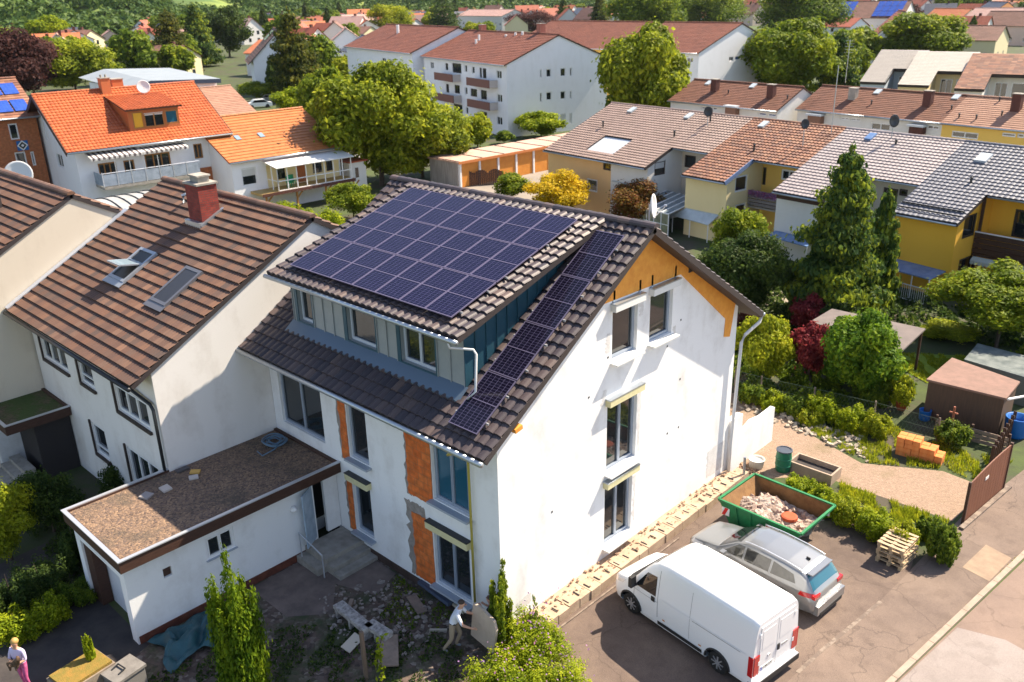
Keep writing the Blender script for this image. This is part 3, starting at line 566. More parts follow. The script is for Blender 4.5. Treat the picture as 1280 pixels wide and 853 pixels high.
# solar modules
def module(w, h, cellm, nrow=10):
    pass
def place_panels(tag_, x0, nx, t0, nt_, Oy, Oz, c_, s_, cellm, w=1.06, h=1.775, lift=.13):
    proto = None; S = Vector((0, c_, s_)); N = Vector((0, -s_, c_))
    for j in range(nt_):
        for i in range(nx):
            px = x0+i*w; P0 = Vector((px, Oy, Oz)) + S*(t0+j*(h+.012)) + N*lift
            if proto is None:
                b = MB(); th = .035; g_ = .018; fr = .022
                def q(x, t, n): return P0 + Vector((x, 0, 0)) + S*t + N*n
                for (xa, ta, xb, tb) in ((g_/2, g_/2, w-g_/2, g_/2+fr), (g_/2, h-g_/2-fr, w-g_/2, h-g_/2), (g_/2, g_/2+fr, g_/2+fr, h-g_/2-fr), (w-g_/2-fr, g_/2+fr, w-g_/2, h-g_/2-fr), (g_/2+fr, h/2-.012, w-g_/2-fr, h/2+.012)):
                    c = [q(xa,ta,0), q(xb,ta,0), q(xb,tb,0), q(xa,tb,0), q(xa,ta,th), q(xb,ta,th), q(xb,tb,th), q(xa,tb,th)]
                    k = [b.pt(p) for p in c]
                    for f in ((0,3,2,1),(4,5,6,7),(0,1,5,4),(1,2,6,5),(2,3,7,6),(3,0,4,7)): b.face([k[e] for e in f])
                b.mi = 1
                for (ta, tb) in ((g_/2+fr, h/2-.012), (h/2+.012, h-g_/2-fr)):
                    b.poly([q(g_/2+fr, ta, th*.8), q(w-g_/2-fr, ta, th*.8), q(w-g_/2-fr, tb, th*.8), q(g_/2+fr, tb, th*.8)], [(0, 0), (6, 0), (6, 10), (0, 10)])
                proto = b.build('solar_panel', [MATS['panel_frame'], cellm], MH); base = P0.copy()
            else:
                o = proto.copy(); COL.objects.link(o); o.parent = MH; o.location = P0-base
    return proto
top = (YM-.1+.2)/dcs
place_panels('a', -9.12, 7, top-.55-3*1.787, 3, -.2, 8.50, dcs, dsn, CELL, lift=.17)
place_panels('b', -1.12, 1, LR-.62-4*1.787, 4, -.961, 5.90, cs, sn, CELLD, lift=.15)
b = MB()
for j in range(3):
    for t in (.35, 1.4):
        tt = top-.55-3*1.787+j*1.787+t; p = Vector((0, -.2, 8.50))+Vector((0, dcs, dsn))*tt+Vector((0, -dsn, dcs))*.13
        b.bar((-9.2, p.y, p.z), (-1.65, p.y, p.z), .04, .05)
for j in range(8):
    tt = LR-.62-4*1.787+.4+j*.89; p = Vector((0, -.961, 5.90))+Vector((0, cs, sn))*tt+Vector((0, -sn, cs))*.11; b.bar((-1.2, p.y, p.z), (0, p.y, p.z), .04, .05)
b.build('mounting_rail', MATS['alu'], MH)
# satellite dish on the ridge
def dish(root_or_none, name, label, at, r, face, pole, m=None, group=None):
    T = thing(name, label, 'satellite dish', at, 0, group); x, y, z = at
    b = MB(); b.tube([(x, y, z), (x, y, z+pole)], .025, 6); b.build('pole', MATS['alu'], T)
    F = Vector(face).normalized(); b = MB(); c = Vector((x, y, z+pole-.05))+F*.12; R = F.to_track_quat('Z', 'Y').to_matrix().to_4x4(); b.M = Matrix.Translation(c) @ R
    b.lathe((0, 0, 0), [(r*.02, -.10), (r*.5, -.075), (r*.85, -.03), (r, .0), (r*.98, .02), (r*.83, -.01), (r*.5, -.055), (r*.02, -.08)], 24); b.build('reflector', m or MATS['pipe_white'], T, smooth=True)
    b = MB(); b.tube([c-Vector((0, 0, r)), c+F*r*.9-Vector((0, 0, r*.15))], .012, 5); b.tube([c+F*r*.85, c+F*r*1.05], .035, 8); b.build('feed_arm', MATS['alu'], T); return T
dish(MH, 'satellite_dish', 'white satellite dish on a pole at the ridge of the solar house', (-.35, YM+.95, 9.75), .36, (1, .45, .12), 1.0)

# ------------------------------------------------------------------ brown neighbour house with two skylights
def slope_pt(x, y, y0, z0, s): return (x, y, z0+s*(y-y0))
NZ, NS, NY = 5.80, .555, -4.67; nc = 1/math.hypot(1, NS); nsn = NS*nc; NRY = 2.32
NH = thing('house', 'white house with weathered brown roof, red brick chimney and open skylight', 'house', (-16.2, 2.3, GZ))
wn = [(-20.7, 3.86, -18.3, 4.78), (-17.15, 3.88, -15.95, 4.78), (-14.17, 3.72, -11.75, 4.72), (-17.15, 1.0, -16.0, 2.3), (-14.2, .9, -11.8, 2.35)]
zu = lambda y: NZ+NS*(y-NY)-.12
b = MB(); yb = 8.6; zb_ = zu(NRY-(yb-NRY))
facade(b, (0, -3.97, 0), (1, 0, 0), (0, -1, 0), [(-21.5, GZ-.05), (-10.92, GZ-.05), (-10.92, zu(-3.97)), (-21.5, zu(-3.97))], wn, .18)
facade(b, (-10.92, 0, 0), (0, 1, 0), (1, 0, 0), [(-3.97, GZ-.05), (8.6, GZ-.05), (8.6, zb_), (NRY, zu(NRY)), (-3.97, zu(-3.97))])
facade(b, (0, 8.6, 0), (1, 0, 0), (0, 1, 0), [(-21.5, GZ-.05), (-10.92, GZ-.05), (-10.92, zb_), (-21.5, zb_)])
b.build('wall', plaster('neighbour_plaster', (0.76, 0.73, 0.70), (0.52, 0.47, 0.42), .9), NH)
for w in wn:
    W = window(NH, (0, -3.97, 0), (1, 0, 0), (0, -1, 0), w, MATS['white_frame'], MATS['glass'], mull=2 if w[2]-w[0] > 2 else 0, depth=.1, fw=.07, trans=None if w[2]-w[0] > 2 else .35)
    q = MB(); q.box((w[0]-.10, -4.03, w[1]-.1), (w[0]-.004, -3.973, w[3]+.04)); q.box((w[0]-.004, -4.06, w[1]-.1), (w[2]+.1, -3.973, w[1]-.004)); q.build('surround', MATS['dark_frame'], W)
L1 = (NRY-NY)/nc
NR = tiles('roof', T_BROWN, MATS['rim_dark'], NH, (-21.5, NY, NZ), (1, 0, 0), (0, nc, nsn), 10.66, L1, .33, .385, .032, .065, 10, thick=.14, rolls=2)
tiles('roof', T_BROWN, MATS['rim_dark'], NH, (-21.5, 2*NRY-NY, NZ), (1, 0, 0), (0, -nc, nsn), 10.66, L1, .30, .40, .045, .06, 4, thick=.14)
ridge('ridge_cap', T_BROWN, NR, (-21.5, NRY, NZ+NS*(NRY-NY)+.02), (-10.82, NRY, NZ+NS*(NRY-NY)+.02), .15, .4)
b = MB(); b.bar((-21.42, NY, NZ+.1), (-21.42, .5, NZ+NS*(.5-NY)+.1), .28, .04); b.build('flashing', mat('flashing_pale', (.42, .46, .55), .45, (.5, .52, .56), 5, metal=.3), NR)
gutter(NH, (-21.5, NY-.07, NZ-.08), (-10.84, NY-.07, NZ-.08), .07, MATS['dark_metal'])
b = MB(); b.tube([(-12.7, NY-.05, NZ-.1), (-12.5, -4.1, 5.05), (-11.15, -4.08, 4.9), (-11.0, -4.08, 4.75), (-11.0, -4.08, 2.4)], .055, 8); b.build('downpipe', MATS['dark_metal'], NH, smooth=True)
RB2 = REDBRICK
chimney(NH, -16.2, 1.2, 8.6, 10.35, .95, .75, RB2, roofpart=NR)
b = MB(); b.box((-16.5, .98, 10.43), (-15.9, 1.42, 10.62)); b.box((-16.55, .93, 10.623), (-15.85, 1.47, 10.68)); b.build('chimney_cap', MATS['concrete'], NH)
b = MB(); b.box((-16.78, .66, 8.75), (-15.62, .82, 9.02)); b.bar((-15.66, .7, 8.9), (-15.66, 1.7, 9.4), .12, .1); b.build('flashing', MATS['zinc'], NR)
# closed skylight and open skylight
NX_ = Vector((1, 0, 0)); NSv = Vector((0, nc, nsn)); NN = Vector((0, -nsn, nc))
def rp(x, y, h): return Vector((x, y, NZ+NS*(y-NY))) + NN*(h+.055)
def skylight(root, x0, x1, y0, y1, rpf, ex, es, en, glass, fr, open_=0.0):
    Ls = (rpf(x0, y1, 0)-rpf(x0, y0, 0)).length; base = rpf(x0, y0, 0)
    Mx = Matrix((( ex.x, es.x, en.x, base.x), (ex.y, es.y, en.y, base.y), (ex.z, es.z, en.z, base.z), (0,0,0,1)))
    w = x1-x0; b = MB(); b.M = Mx; t = .07
    b.box((-.05, -.05, 0), (t, Ls+.05, .10)); b.box((w-t, -.05, 0), (w+.05, Ls+.05, .10)); b.box((t, -.05, 0), (w-t, t, .10)); b.box((t, Ls-t, 0), (w-t, Ls+.05, .10))
    b.box((-.12, -.3, .055), (w+.12, -.052, .075))
    F = b.build('skylight', fr, root)
    g = MB(); rotm = Matrix.Translation((0, Ls*.55, .1)) @ Matrix.Rotation(open_, 4, 'X') @ Matrix.Translation((0, -Ls*.55, 0)); g.M = Mx @ rotm
    if open_:
        g.box((t, t, 0), (w-t, Ls-t, .05)); k = g.build('sash', fr, F); g2 = MB(); g2.M = g.M; g2.poly([(t*1.6, t*1.6, .052), (w-t*1.6, t*1.6, .052), (w-t*1.6, Ls-t*1.6, .052), (t*1.6, Ls-t*1.6, .052)]); g2.build('pane', glass, F)
        g3 = MB(); g3.M = Mx; g3.poly([(t, t, .06), (w-t, t, .06), (w-t, Ls-t, .06), (t, Ls-t, .06)]); g3.build('opening', MATS['dark_metal'], F)
    else:
        g.M = Mx; g.poly([(t, t, .085), (w-t, t, .085), (w-t, Ls-t, .085), (t, Ls-t, .085)]); g.build('pane', glass, F)
    return F
skylight(NH, -14.0, -13.0, -2.2, -.8, rp, NX_, NSv, NN, mat('dark_blind_glass', (.03, .03, .035), .35), mat('skylight_frame', (.16, .16, .18), .4, metal=.4))
skylight(NH, -17.55, -16.4, -2.05, -.75, rp, NX_, NSv, NN, mat('sky_pane', (.22, .30, .36), .05, spec=.9), mat('skylight_frame_pale', (.34, .37, .42), .4, metal=.4), rad(-38))
b = MB(); p = rp(-18.3, 1.5, 0); b.tube([p, p+Vector((0, 0, .3)), p+Vector((.22, .05, .36))], .07, 8); b.build('vent_pipe', MATS['zinc'], NH, smooth=True)

# house at the left edge, standing one step forward
LS = NS; LRY, LRZ = -1.46, 9.68; LY = LRY-(LRZ-5.80)/LS
LH = thing('house', 'cream walled house with dark brown tiled roof at the left edge of the photo', 'house', (-27, LRY, GZ))
zl_ = lambda y: LRZ-LS*abs(y-LRY)-.12
b = MB(); yf = LY+.7; yk = 2*LRY-LY-.7+1.5
facade(b, (-21.6, 0, 0), (0, 1, 0), (1, 0, 0), [(yf, GZ-.05), (yk, GZ-.05), (yk, zl_(yk)), (LRY, zl_(LRY)), (yf, zl_(yf))])
facade(b, (0, yf, 0), (1, 0, 0), (0, -1, 0), [(-34, GZ-.05), (-21.6, GZ-.05), (-21.6, zl_(yf)), (-34, zl_(yf))])
facade(b, (0, yk, 0), (1, 0, 0), (0, 1, 0), [(-34, GZ-.05), (-21.6, GZ-.05), (-21.6, zl_(yk)), (-34, zl_(yk))])
b.build('wall', CREAM, LH)
Ll = (LRY-LY)/nc
LR_ = tiles('roof', T_BROWN, MATS['rim_dark'], LH, (-34, LY, 5.80), (1, 0, 0), (0, nc, nsn), 12.45, Ll, .33, .385, .032, .065, 10, thick=.14, rolls=2)
tiles('roof', T_BROWN, MATS['rim_dark'], LH, (-34, 2*LRY-LY+.6, 5.80-.6*LS), (1, 0, 0), (0, -nc, nsn), 12.45, Ll+.7, .30, .40, .045, .06, 4, thick=.14)
ridge('ridge_cap', T_BROWN, LR_, (-34, LRY, LRZ+.02), (-21.53, LRY, LRZ+.02), .17, .4)
chimney(LH, -25.6, -3.3, 8.0, 10.0, .8, .8, mat('dark_chimney', (.05, .04, .04), .8), roofpart=LR_)

# barrel vault roof between the neighbours and the orange house
VT = thing('shed', 'low hall with a white ribbed barrel roof behind the brown roofs', 'shed', (-47.5, 12, GZ)); b = MB(); n = 16
vx0, vx1, vy0, vy1, vz, vr = -53.5, -42.0, 5.0, 15.0, 1.9, 2.0
arc = [(vx0+(vx1-vx0)*i/n, vz+vr*math.sin(math.pi*i/n)) for i in range(n+1)]
for i in range(n): (xa, za), (xb, zb2) = arc[i], arc[i+1]; b.poly([(xa, vy0, za), (xb, vy0, zb2), (xb, vy1, zb2), (xa, vy1, za)])
b.build('roof', mat('vault_sheet', (.36, .37, .37), .6, (.28, .28, .27), 1.2), VT, smooth=True)
b = MB()
for j in range(13): yy = vy0+(vy1-vy0)*j/12; b.tube([(x, yy, z+.02) for x, z in arc], .055, 5)
b.build('rib', MATS['dark_metal'], VT)
b = MB(); b.prism([(vx0+.1, vy0+.1), (vx1-.1, vy0+.1), (vx1-.1, vy1-.1), (vx0+.1, vy1-.1)], GZ, vz); 
for yy in (vy0+.1, vy1-.1): b.poly([(x, yy, z-.04) for x, z in arc])
b.build('wall', CREAM, VT)

# ------------------------------------------------------------------ flat roofed garages
GRAV = gravelmat('gravel_roof', [(.055, .038, .034), (.19, .12, .075), (.10, .07, .06), (.28, .18, .11), (.14, .095, .075)], 19, patch=((.075, .06, .045), .9, .50, .68))
MOSS = gravelmat('mossy_roof', [(.05, .045, .02), (.09, .07, .035), (.13, .09, .06)], 16, patch=((.045, .075, .012), 1.0, .40, .56))
def flat_garage(label, x0, x1, y0, y1, zr, top, door=True, win=None, extra=None, name='garage', wallm=None):
    R = thing(name, label, 'garage', ((x0+x1)/2, (y0+y1)/2, GZ)); t = .3; b = MB()
    b.box((x0, y0, zr-.36), (x1, y0+.12, zr)); b.box((x0, y1-.12, zr-.36), (x1, y1, zr)); b.box((x0, y0+.12, zr-.36), (x0+.12, y1-.12, zr)); b.box((x1-.12, y0+.12, zr-.36), (x1, y1-.12, zr)); b.build('fascia', MATS['brown_wood'], R)
    b = MB(); b.box((x0+.12, y0+.12, zr-.3), (x1-.12, y1-.12, zr-.06)); b.build('roof', top, R)
    b = MB(); e = .03
    b.box((x0-e, y0-e, zr+.002), (x1+e, y0+.09, zr+.035)); b.box((x0-e, y0+.09, zr+.002), (x0+.09, y1, zr+.035)); b.box((x1-.09, y0+.09, zr+.002), (x1+e, y1, zr+.035)); b.build('edge_trim', MATS['alu'], R)
    return R
G1 = flat_garage('white garage with a gravel flat roof and brown fascia beside the solar house', -11.05, -7.2, -7.25, -.01, 2.6, GRAV)
gx0, gx1, gy0 = -10.9, -7.5, -7.1; zt_ = 2.24
b = MB()
facade(b, (gx1, 0, 0), (0, 1, 0), (1, 0, 0), [(gy0, GZ-.05), (-.95, GZ-.05), (-.95, zt_), (gy0, zt_)], [(-4.72, 1.2, -3.8, 1.95), (-6.05, 1.3, -5.8, 1.6)], .12)
facade(b, (0, gy0, 0), (1, 0, 0), (0, -1, 0), [(gx0, GZ-.05), (gx1, GZ-.05), (gx1, zt_), (gx0, zt_)], [(gx0+.35, GZ-.04, gx1-.35, 1.75)], .5)
facade(b, (gx0, 0, 0), (0, -1, 0), (-1, 0, 0), [(.9, GZ-.05), (-gy0, GZ-.05), (-gy0, zt_), (.9, zt_)])
b.box((-7.62, -.55, .1), (-7.5, -.02, zt_)); b.box((-8.6, -1.05, GZ), (-8.5, -.01, zt_))
b.build('wall', WHITE, G1)
b = MB(); b.box((gx0+.36, gy0+.40, GZ), (gx1-.36, gy0+.46, 1.74)); b.build('garage_door', mat('garage_door_white', (.6, .62, .66), .6), G1)
b = MB(); b.box((gx0+.36, gy0+.06, GZ+.01), (gx0+.9, gy0+.38, 1.73)); b.build('door_jamb', MATS['brown_wood'], G1)
window(G1, (gx1, 0, 0), (0, 1, 0), (1, 0, 0), (-4.72, 1.2, -3.8, 1.95), MATS['white_frame'], MATS['glass'], 1, .06, .06, sill=MATS['sill_grey'])
b = MB(); b.box((gx1-.08, -6.04, 1.31), (gx1-.06, -5.81, 1.59)); b.build('vent_grille', MATS['brown_wood'], G1)
b = MB(); b.box((-8.49, -.95, .1), (-8.45, -.03, 2.2)); b.build('doorway', MATS['dark_metal'], G1)
b = MB(); b.M = Matrix.Translation((-7.56, -.93, .1)) @ Matrix.Rotation(rad(-58), 4, 'Z'); b.box((0, -.02, .02), (.78, .02, 1.95)); b.build('door', mat('door_blue_white', (.42, .52, .62), .4, (.25, .35, .45), 3), G1)
b = MB(); b.box((gx1, gy0+.05, GZ), (gx1+.03, -.96, GZ+.26)); b.build('base_strip', mat('rust_brick_base', (.16, .05, .03), .9, (.09, .03, .02), 5), G1)
b = MB(); b.lathe((gx1+.08, -1.75, 1.55), [(.02, -.1), (.09, -.06), (.12, 0), (.09, .08), (.03, .12)], 12); b.build('wall_lamp', MATS['white_frame'], G1)
G2 = flat_garage('mossy flat garage roof with dark fascia at the left edge', -25.5, -19.0, -6.3, -3.99, 2.3, MOSS)
b = MB(); b.box((-25.3, -6.15, GZ), (-21.3, -4.0, 1.92)); b.build('wall', WHITE, G2)
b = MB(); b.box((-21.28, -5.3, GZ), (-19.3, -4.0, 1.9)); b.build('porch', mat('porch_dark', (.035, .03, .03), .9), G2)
b = MB()
for i in range(4): b.box((-20.9+.0, -6.0-.32*(i+1)+.32, GZ), (-19.2, -5.6-.32*i+.0, .25-.16*i))
tag(b.build('steps', MATS['concrete'], at=(-20, -6.3, GZ)), 'worn concrete steps up to the neighbour entrance', 'steps')
# steps with rail before the entrance
b = MB(); b.box((-7.46, -1.5, GZ), (-6.3, -.02, .06)); b.box((-6.3, -1.5, GZ), (-5.95, -.02, -.1)); b.box((-5.95, -1.5, GZ), (-5.6, -.02, -.26)); b.box((-7.46, -1.85, GZ), (-6.3, -1.5, -.15))
ST = b.build('steps', MATS['concrete'], at=(-6.8, -1, GZ)); tag(ST, 'broad concrete entrance steps with a thin rail by the solar house', 'steps')
b = MB(); b.tube([(-7.3, -1.75, -.15), (-7.3, -1.75, .75), (-6.1, -1.75, .45), (-6.1, -1.75, -.38)], .025, 6); b.build('handrail', MATS['alu'], ST)
# ------------------------------------------------------------------ ground, roads, yards
SOIL = mat('garden_soil', (.085, .075, .045), .95, (.035, .05, .02), .35, stops=[(.35, (.07, .055, .04)), (.5, (.045, .06, .02)), (.62, (.06, .085, .02)), (.75, (.10, .08, .055))], bump=.5, bscale=8)
sheet('ground', [(-3000, -300), (3000, -300), (3000, 4500), (-3000, 4500)], GZ, SOIL)
ASPH = asphalt('old_asphalt', [(.095, .068, .057), (.135, .097, .078), (.185, .135, .105)], .3)
ASPH2 = asphalt('light_asphalt', [(.13, .095, .078), (.17, .125, .10), (.21, .155, .122)], .3)
ROADM = asphalt('road_asphalt', [(.17, .122, .10), (.21, .15, .12), (.245, .175, .138)], .22)
PATCHM = asphalt('road_patch_grey', [(.22, .185, .17), (.26, .22, .20), (.29, .25, .23)], .2)
GRAVD = gravelmat('gravel_drive', [(.21, .145, .10), (.29, .20, .14), (.25, .17, .12), (.35, .25, .18)], 26, patch=((.19, .14, .08), .7, .52, .72))
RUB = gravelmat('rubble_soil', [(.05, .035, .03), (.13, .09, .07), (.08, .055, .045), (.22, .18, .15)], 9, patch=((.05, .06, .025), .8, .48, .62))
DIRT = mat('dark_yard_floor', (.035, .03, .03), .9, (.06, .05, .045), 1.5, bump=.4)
z = GZ+.004
sheet('driveway', [(.6, -1.5), (3.0, -4), (7.0, -6), (6.55, 1.0), (6.79, 5.34), (7.18, 8.64), (7.35, 10.2), (7.0, 12.2), (2.9, 12.4), (1.2, 12.6), (.6, 11.9)], z, ASPH)
pave = [(6.55, 1.0), (6.79, 5.34), (7.18, 8.64), (7.45, 14.9), (7.9, 18.2), (8.9, 26), (10.9, 26), (9.56, 14.2), (8.70, 5.85), (8.1, 0), (6.9, -6), (5.9, -6)]
sheet('pavement', pave, z+.004, ASPH2)
sheet('road', [(8.2, 0), (8.81, 5.76), (9.72, 13.57), (11.3, 26), (30, 26), (30, -6), (7.0, -6)], GZ+.002, ROADM)
sheet('road_patch', [(8.85, 5.76), (9.25, 8.95), (10.4, 9.3), (12.3, 8.9), (14, 6), (11.3, 3)], GZ+.008, PATCHM)
sheet('pavement_patch', [(8.41, 11.95), (8.57, 13.7), (9.40, 13.45), (9.25, 11.75)], GZ+.012, mat('pave_patch', (.30, .22, .15), .9, (.24, .17, .12), 3, bump=.3, bscale=50))
b = MB(); A = [(8.06, -.4), (8.72, 5.8), (9.62, 13.8), (10.9, 25)]
for (p, q) in zip(A, A[1:]):
    n = int(math.hypot(q[0]-p[0], q[1]-p[1])/1.0)
    for i in range(n):
        a = (p[0]+(q[0]-p[0])*i/n, p[1]+(q[1]-p[1])*i/n); c = (p[0]+(q[0]-p[0])*(i+.985)/n, p[1]+(q[1]-p[1])*(i+.985)/n); b.bar((a[0], a[1], GZ+.02), (c[0], c[1], GZ+.02), .16, .10)
tag(b.build('kerb', mat('kerb_stone', (.36, .28, .22), .9, (.28, .22, .17), 3)), kind='structure')
b = MB(); A = [(6.74, 4.3), (6.82, 5.34), (7.08, 7.6), (7.2, 8.64)]
for p, q in zip(A, A[1:]): b.bar((p[0], p[1], GZ+.006), (q[0], q[1], GZ+.006), .11, .012)
tag(b.build('kerb', mat('concrete_line', (.24, .19, .15), .9, (.14, .105, .085), 4, lo=.42, hi=.55)), kind='structure')
sheet('gravel_drive', [(.2, 12.6), (1.2, 12.7), (2.6, 14.3), (7.3, 14.4), (7.5, 17.4), (5.9, 17.6), (3.4, 16.2), (1.2, 17.0), (-1.2, 18.2), (-3.5, 18.6), (-3.5, 12.2), (-.1, 12.2)], z, GRAVD)
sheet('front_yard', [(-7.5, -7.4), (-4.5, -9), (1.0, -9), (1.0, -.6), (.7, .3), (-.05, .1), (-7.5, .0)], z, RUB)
sheet('paved_yard', [(-5.6, -1.7), (-4.5, -2.6), (-5.4, -3.6), (-7.4, -3.6), (-7.45, -.1), (-4.6, -.1), (-4.2, -1.2)], z+.006, mat('worn_paving', (.20, .15, .13), .9, (.11, .085, .075), 1.6, bump=.4))
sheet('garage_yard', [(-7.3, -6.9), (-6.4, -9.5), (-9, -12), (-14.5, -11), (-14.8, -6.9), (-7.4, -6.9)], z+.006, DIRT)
sheet('lawn', [(-.8, 27.2), (3.6, 30.2), (5.0, 27.5), (2.6, 25.2)], GZ+.02, mat('lawn_green', (.20, .26, .015), .9, (.14, .21, .015), 3, bump=.5, bscale=60))
sheet('path', [(-10, 31), (-8.0, 30.2), (-6.5, 32.2), (-8, 34)], GZ+.01, mat('path_pale', (.32, .27, .2), .9, (.25, .2, .16), 2))
sheet('court', [(-49, 36), (-26, 36), (-26, 70), (-49, 62)], GZ+.01, mat('court_pale', (.27, .23, .19), .9, (.21, .18, .15), .3))
sheet('parking', [(-92, 30), (-60, 40), (-75, 62), (-105, 55)], GZ+.012, mat('parking_pale', (.24, .22, .20), .9, (.18, .165, .15), .3))
sheet('fields', [(-900, 300), (900, 300), (900, 1500), (-900, 1500)], GZ+.03, mat('far_green', (.07, .10, .025), .95, (.04, .065, .02), .02))
# grass tufts in the kerb joint, debris strewn about the yard
rs = np.random.RandomState(5)
def leafquads(C, size, rs, nrm=None, aspect=.55, upb=0.0):
    """leaf shaped quads at centres C; nrm = preferred normals"""
    n = len(C); N = rs.normal(size=(n, 3)); N /= np.linalg.norm(N, axis=1)[:, None]
    if nrm is not None: N = N*.65+nrm
    N[:, 2] += upb; N /= np.linalg.norm(N, axis=1)[:, None]
    R = rs.normal(size=(n, 3)); T = np.cross(N, R); T /= np.linalg.norm(T, axis=1)[:, None]; B = np.cross(N, T)
    s = (size*(.6+.8*rs.rand(n)))[:, None]
    V = np.stack([C-T*s, C-B*s*aspect+N*s*.12, C+T*s, C+B*s*aspect+N*s*.12], 1).reshape(-1, 3)
    return V, np.arange(4*n).reshape(-1, 4)
def blades(C, h, rs, w=.012):
    n = len(C); a = rs.rand(n)*6.283; l = h*(.5+.8*rs.rand(n)); d = np.stack([np.cos(a), np.sin(a), 0*a], 1); t = np.stack([-np.sin(a), np.cos(a), 0*a], 1)
    up = np.array([0, 0, 1.0]); lean = (rs.rand(n)*.7)[:, None]
    V = np.stack([C-t*w, C+t*w, C+t*w*.5+up*l[:, None]+d*l[:, None]*lean, C-t*w*.5+up*l[:, None]+d*l[:, None]*lean], 1).reshape(-1, 3)
    return V, np.arange(4*n).reshape(-1, 4)
def inpoly(n, P, rs):
    P = np.array(P, float); lo, hi = P.min(0), P.max(0); out = []
    while len(out) < n:
        q = lo+(hi-lo)*rs.rand(n*2, 2); x, y = q[:, 0], q[:, 1]; ins = np.zeros(len(q), bool); j = len(P)-1
        for i in range(len(P)):
            c = ((P[i, 1] > y) != (P[j, 1] > y)) & (x < (P[j, 0]-P[i, 0])*(y-P[i, 1])/(P[j, 1]-P[i, 1]+1e-12)+P[i, 0]); ins ^= c; j = i
        out += list(q[ins])
    return np.array(out[:n])
YG = leafmat('leaf_yellow_green', [(0.110, 0.150, 0.010), (0.276, 0.319, 0.016), (0.540, 0.512, 0.030)])
GR = leafmat('leaf_green', [(0.035, 0.075, 0.012), (0.115, 0.176, 0.018), (0.297, 0.350, 0.025)])
DG = leafmat('leaf_dark_green', [(0.015, 0.038, 0.014), (0.052, 0.088, 0.020), (0.135, 0.188, 0.028)])
MG = leafmat('leaf_mid_green', [(0.050, 0.095, 0.010), (0.161, 0.220, 0.016), (0.392, 0.413, 0.024)])
YL = leafmat('leaf_yellow', [(0.260, 0.210, 0.012), (0.552, 0.396, 0.016), (0.891, 0.625, 0.025)])
RD = leafmat('leaf_red', [(.10, .016, .022), (.24, .035, .045), (.40, .08, .06)])
PU = leafmat('leaf_copper', [(.028, .014, .013), (.07, .028, .026), (.14, .06, .045)])
OR_ = leafmat('leaf_rust', [(.07, .035, .012), (.17, .06, .02), (.20, .15, .03), (.35, .05, .04)])
PINK = leafmat('petal_pink', [(.5, .12, .25), (.65, .25, .4)]); WHT = leafmat('petal_white', [(.6, .55, .55), (.75, .7, .7)])
LIL = leafmat('petal_lilac', [(.25, .12, .32), (.45, .28, .5), (.5, .1, .2)])
def ground_cover(name, P, n, h, m, kind='blades', size=.05, zmax=.25):
    q = inpoly(n, P, rs); nz = np.sin(q[:, 0]*3.1+1)*np.cos(q[:, 1]*2.7)+.6*np.sin(q[:, 0]*7+q[:, 1]*5); q = q[nz > -.35]; C = np.column_stack([q, np.full(len(q), GZ)])
    if kind == 'blades': V, F = blades(C, h, rs)
    else:
        hh = zmax*(.55+.45*np.sin(q[:, 0]*2.3+q[:, 1]*1.7))*(.5+.5*np.cos(q[:, 0]*5.1-q[:, 1]*3.7)**2); C[:, 2] += rs.rand(len(q))**.6*np.maximum(hh, .04); V, F = leafquads(C, size, rs, upb=.5)
    o = npmesh(name, V, F, m); tag(o, kind='stuff'); return o
ground_cover('grass', [(-2.5, 19.0), (-3.6, 18.7), (-1.0, 18.2), (1.4, 17.1), (3.5, 16.3), (6.0, 17.8), (7.3, 17.6), (7.6, 20), (4.2, 19.5), (2, 20.6), (-.2, 19.3)], 15000, .14, YG)
ground_cover('grass', [(8.64, 5), (8.70, 5), (9.62, 13.9), (10.6, 24), (10.55, 24), (9.5, 13.9)], 1800, .06, YG)
ground_cover('grass', [(2.9, 12.6), (7.5, 12.5), (7.45, 14.3), (3.0, 14.2)], 9000, .16, YG)
ground_cover('weeds', [(-4.5, -9), (.9, -9), (.9, -1.0), (-1.5, -1.2), (-3.6, -2.4), (-5.2, -4.2), (-6.2, -8)], 16000, .1, DG, 'leaf', .045, .22)
ground_cover('weeds', [(-4.4, -.15), (-1.2, -.2), (-1.6, -1.3), (-3.4, -1.9), (-4.2, -1.2)], 1500, .1, GR, 'leaf', .04, .16)
ground_cover('undergrowth', [(-3.6, 19.1), (-.2, 19.8), (2.2, 21.2), (3.0, 23.5), (-.5, 26.5), (-6, 25), (-7.5, 21)], 26000, .1, GR, 'leaf', .08, .75)
ground_cover('undergrowth', [(-12, 24), (-5, 26), (1, 31), (8, 33), (8, 37), (-10, 36), (-18, 34)], 22000, .1, DG, 'leaf', .12, .8)
ground_cover('undergrowth', [(4, 29.5), (9, 26), (12, 34), (6, 35)], 8000, .1, GR, 'leaf', .12, .7)
ground_cover('grass', [(-.8, 27.2), (3.6, 30.2), (5.0, 27.5), (2.6, 25.2)], 14000, .09, YG)
ground_cover('weeds', [(-16, -4.2), (-11.0, -4.2), (-11.0, -7.2), (-14.6, -7.2), (-20, -7.3), (-20, -5.8)], 9000, .1, DG, 'leaf', .05, .4)
def debris(name, P, n, s, m, zz=0):
    q = inpoly(n, P, rs); b = MB()
    for x, y in q:
        k = s*(.4+rs.rand()*1.2); b.obox((x, y, GZ+k*.3+zz), (k*(1+rs.rand()), k, k*.6), (rs.rand()*.5, rs.rand()*.5, rs.rand()*6))
    o = b.build(name, m); tag(o, kind='stuff'); return o
debris('rubble', [(-4.6, -.3), (-1.3, -.3), (-1.3, -2.4), (-3.0, -3.3), (-5.5, -2.5)], 220, .06, mat('rubble_pale', (.38, .33, .29), .9, (.2, .16, .14), 9))
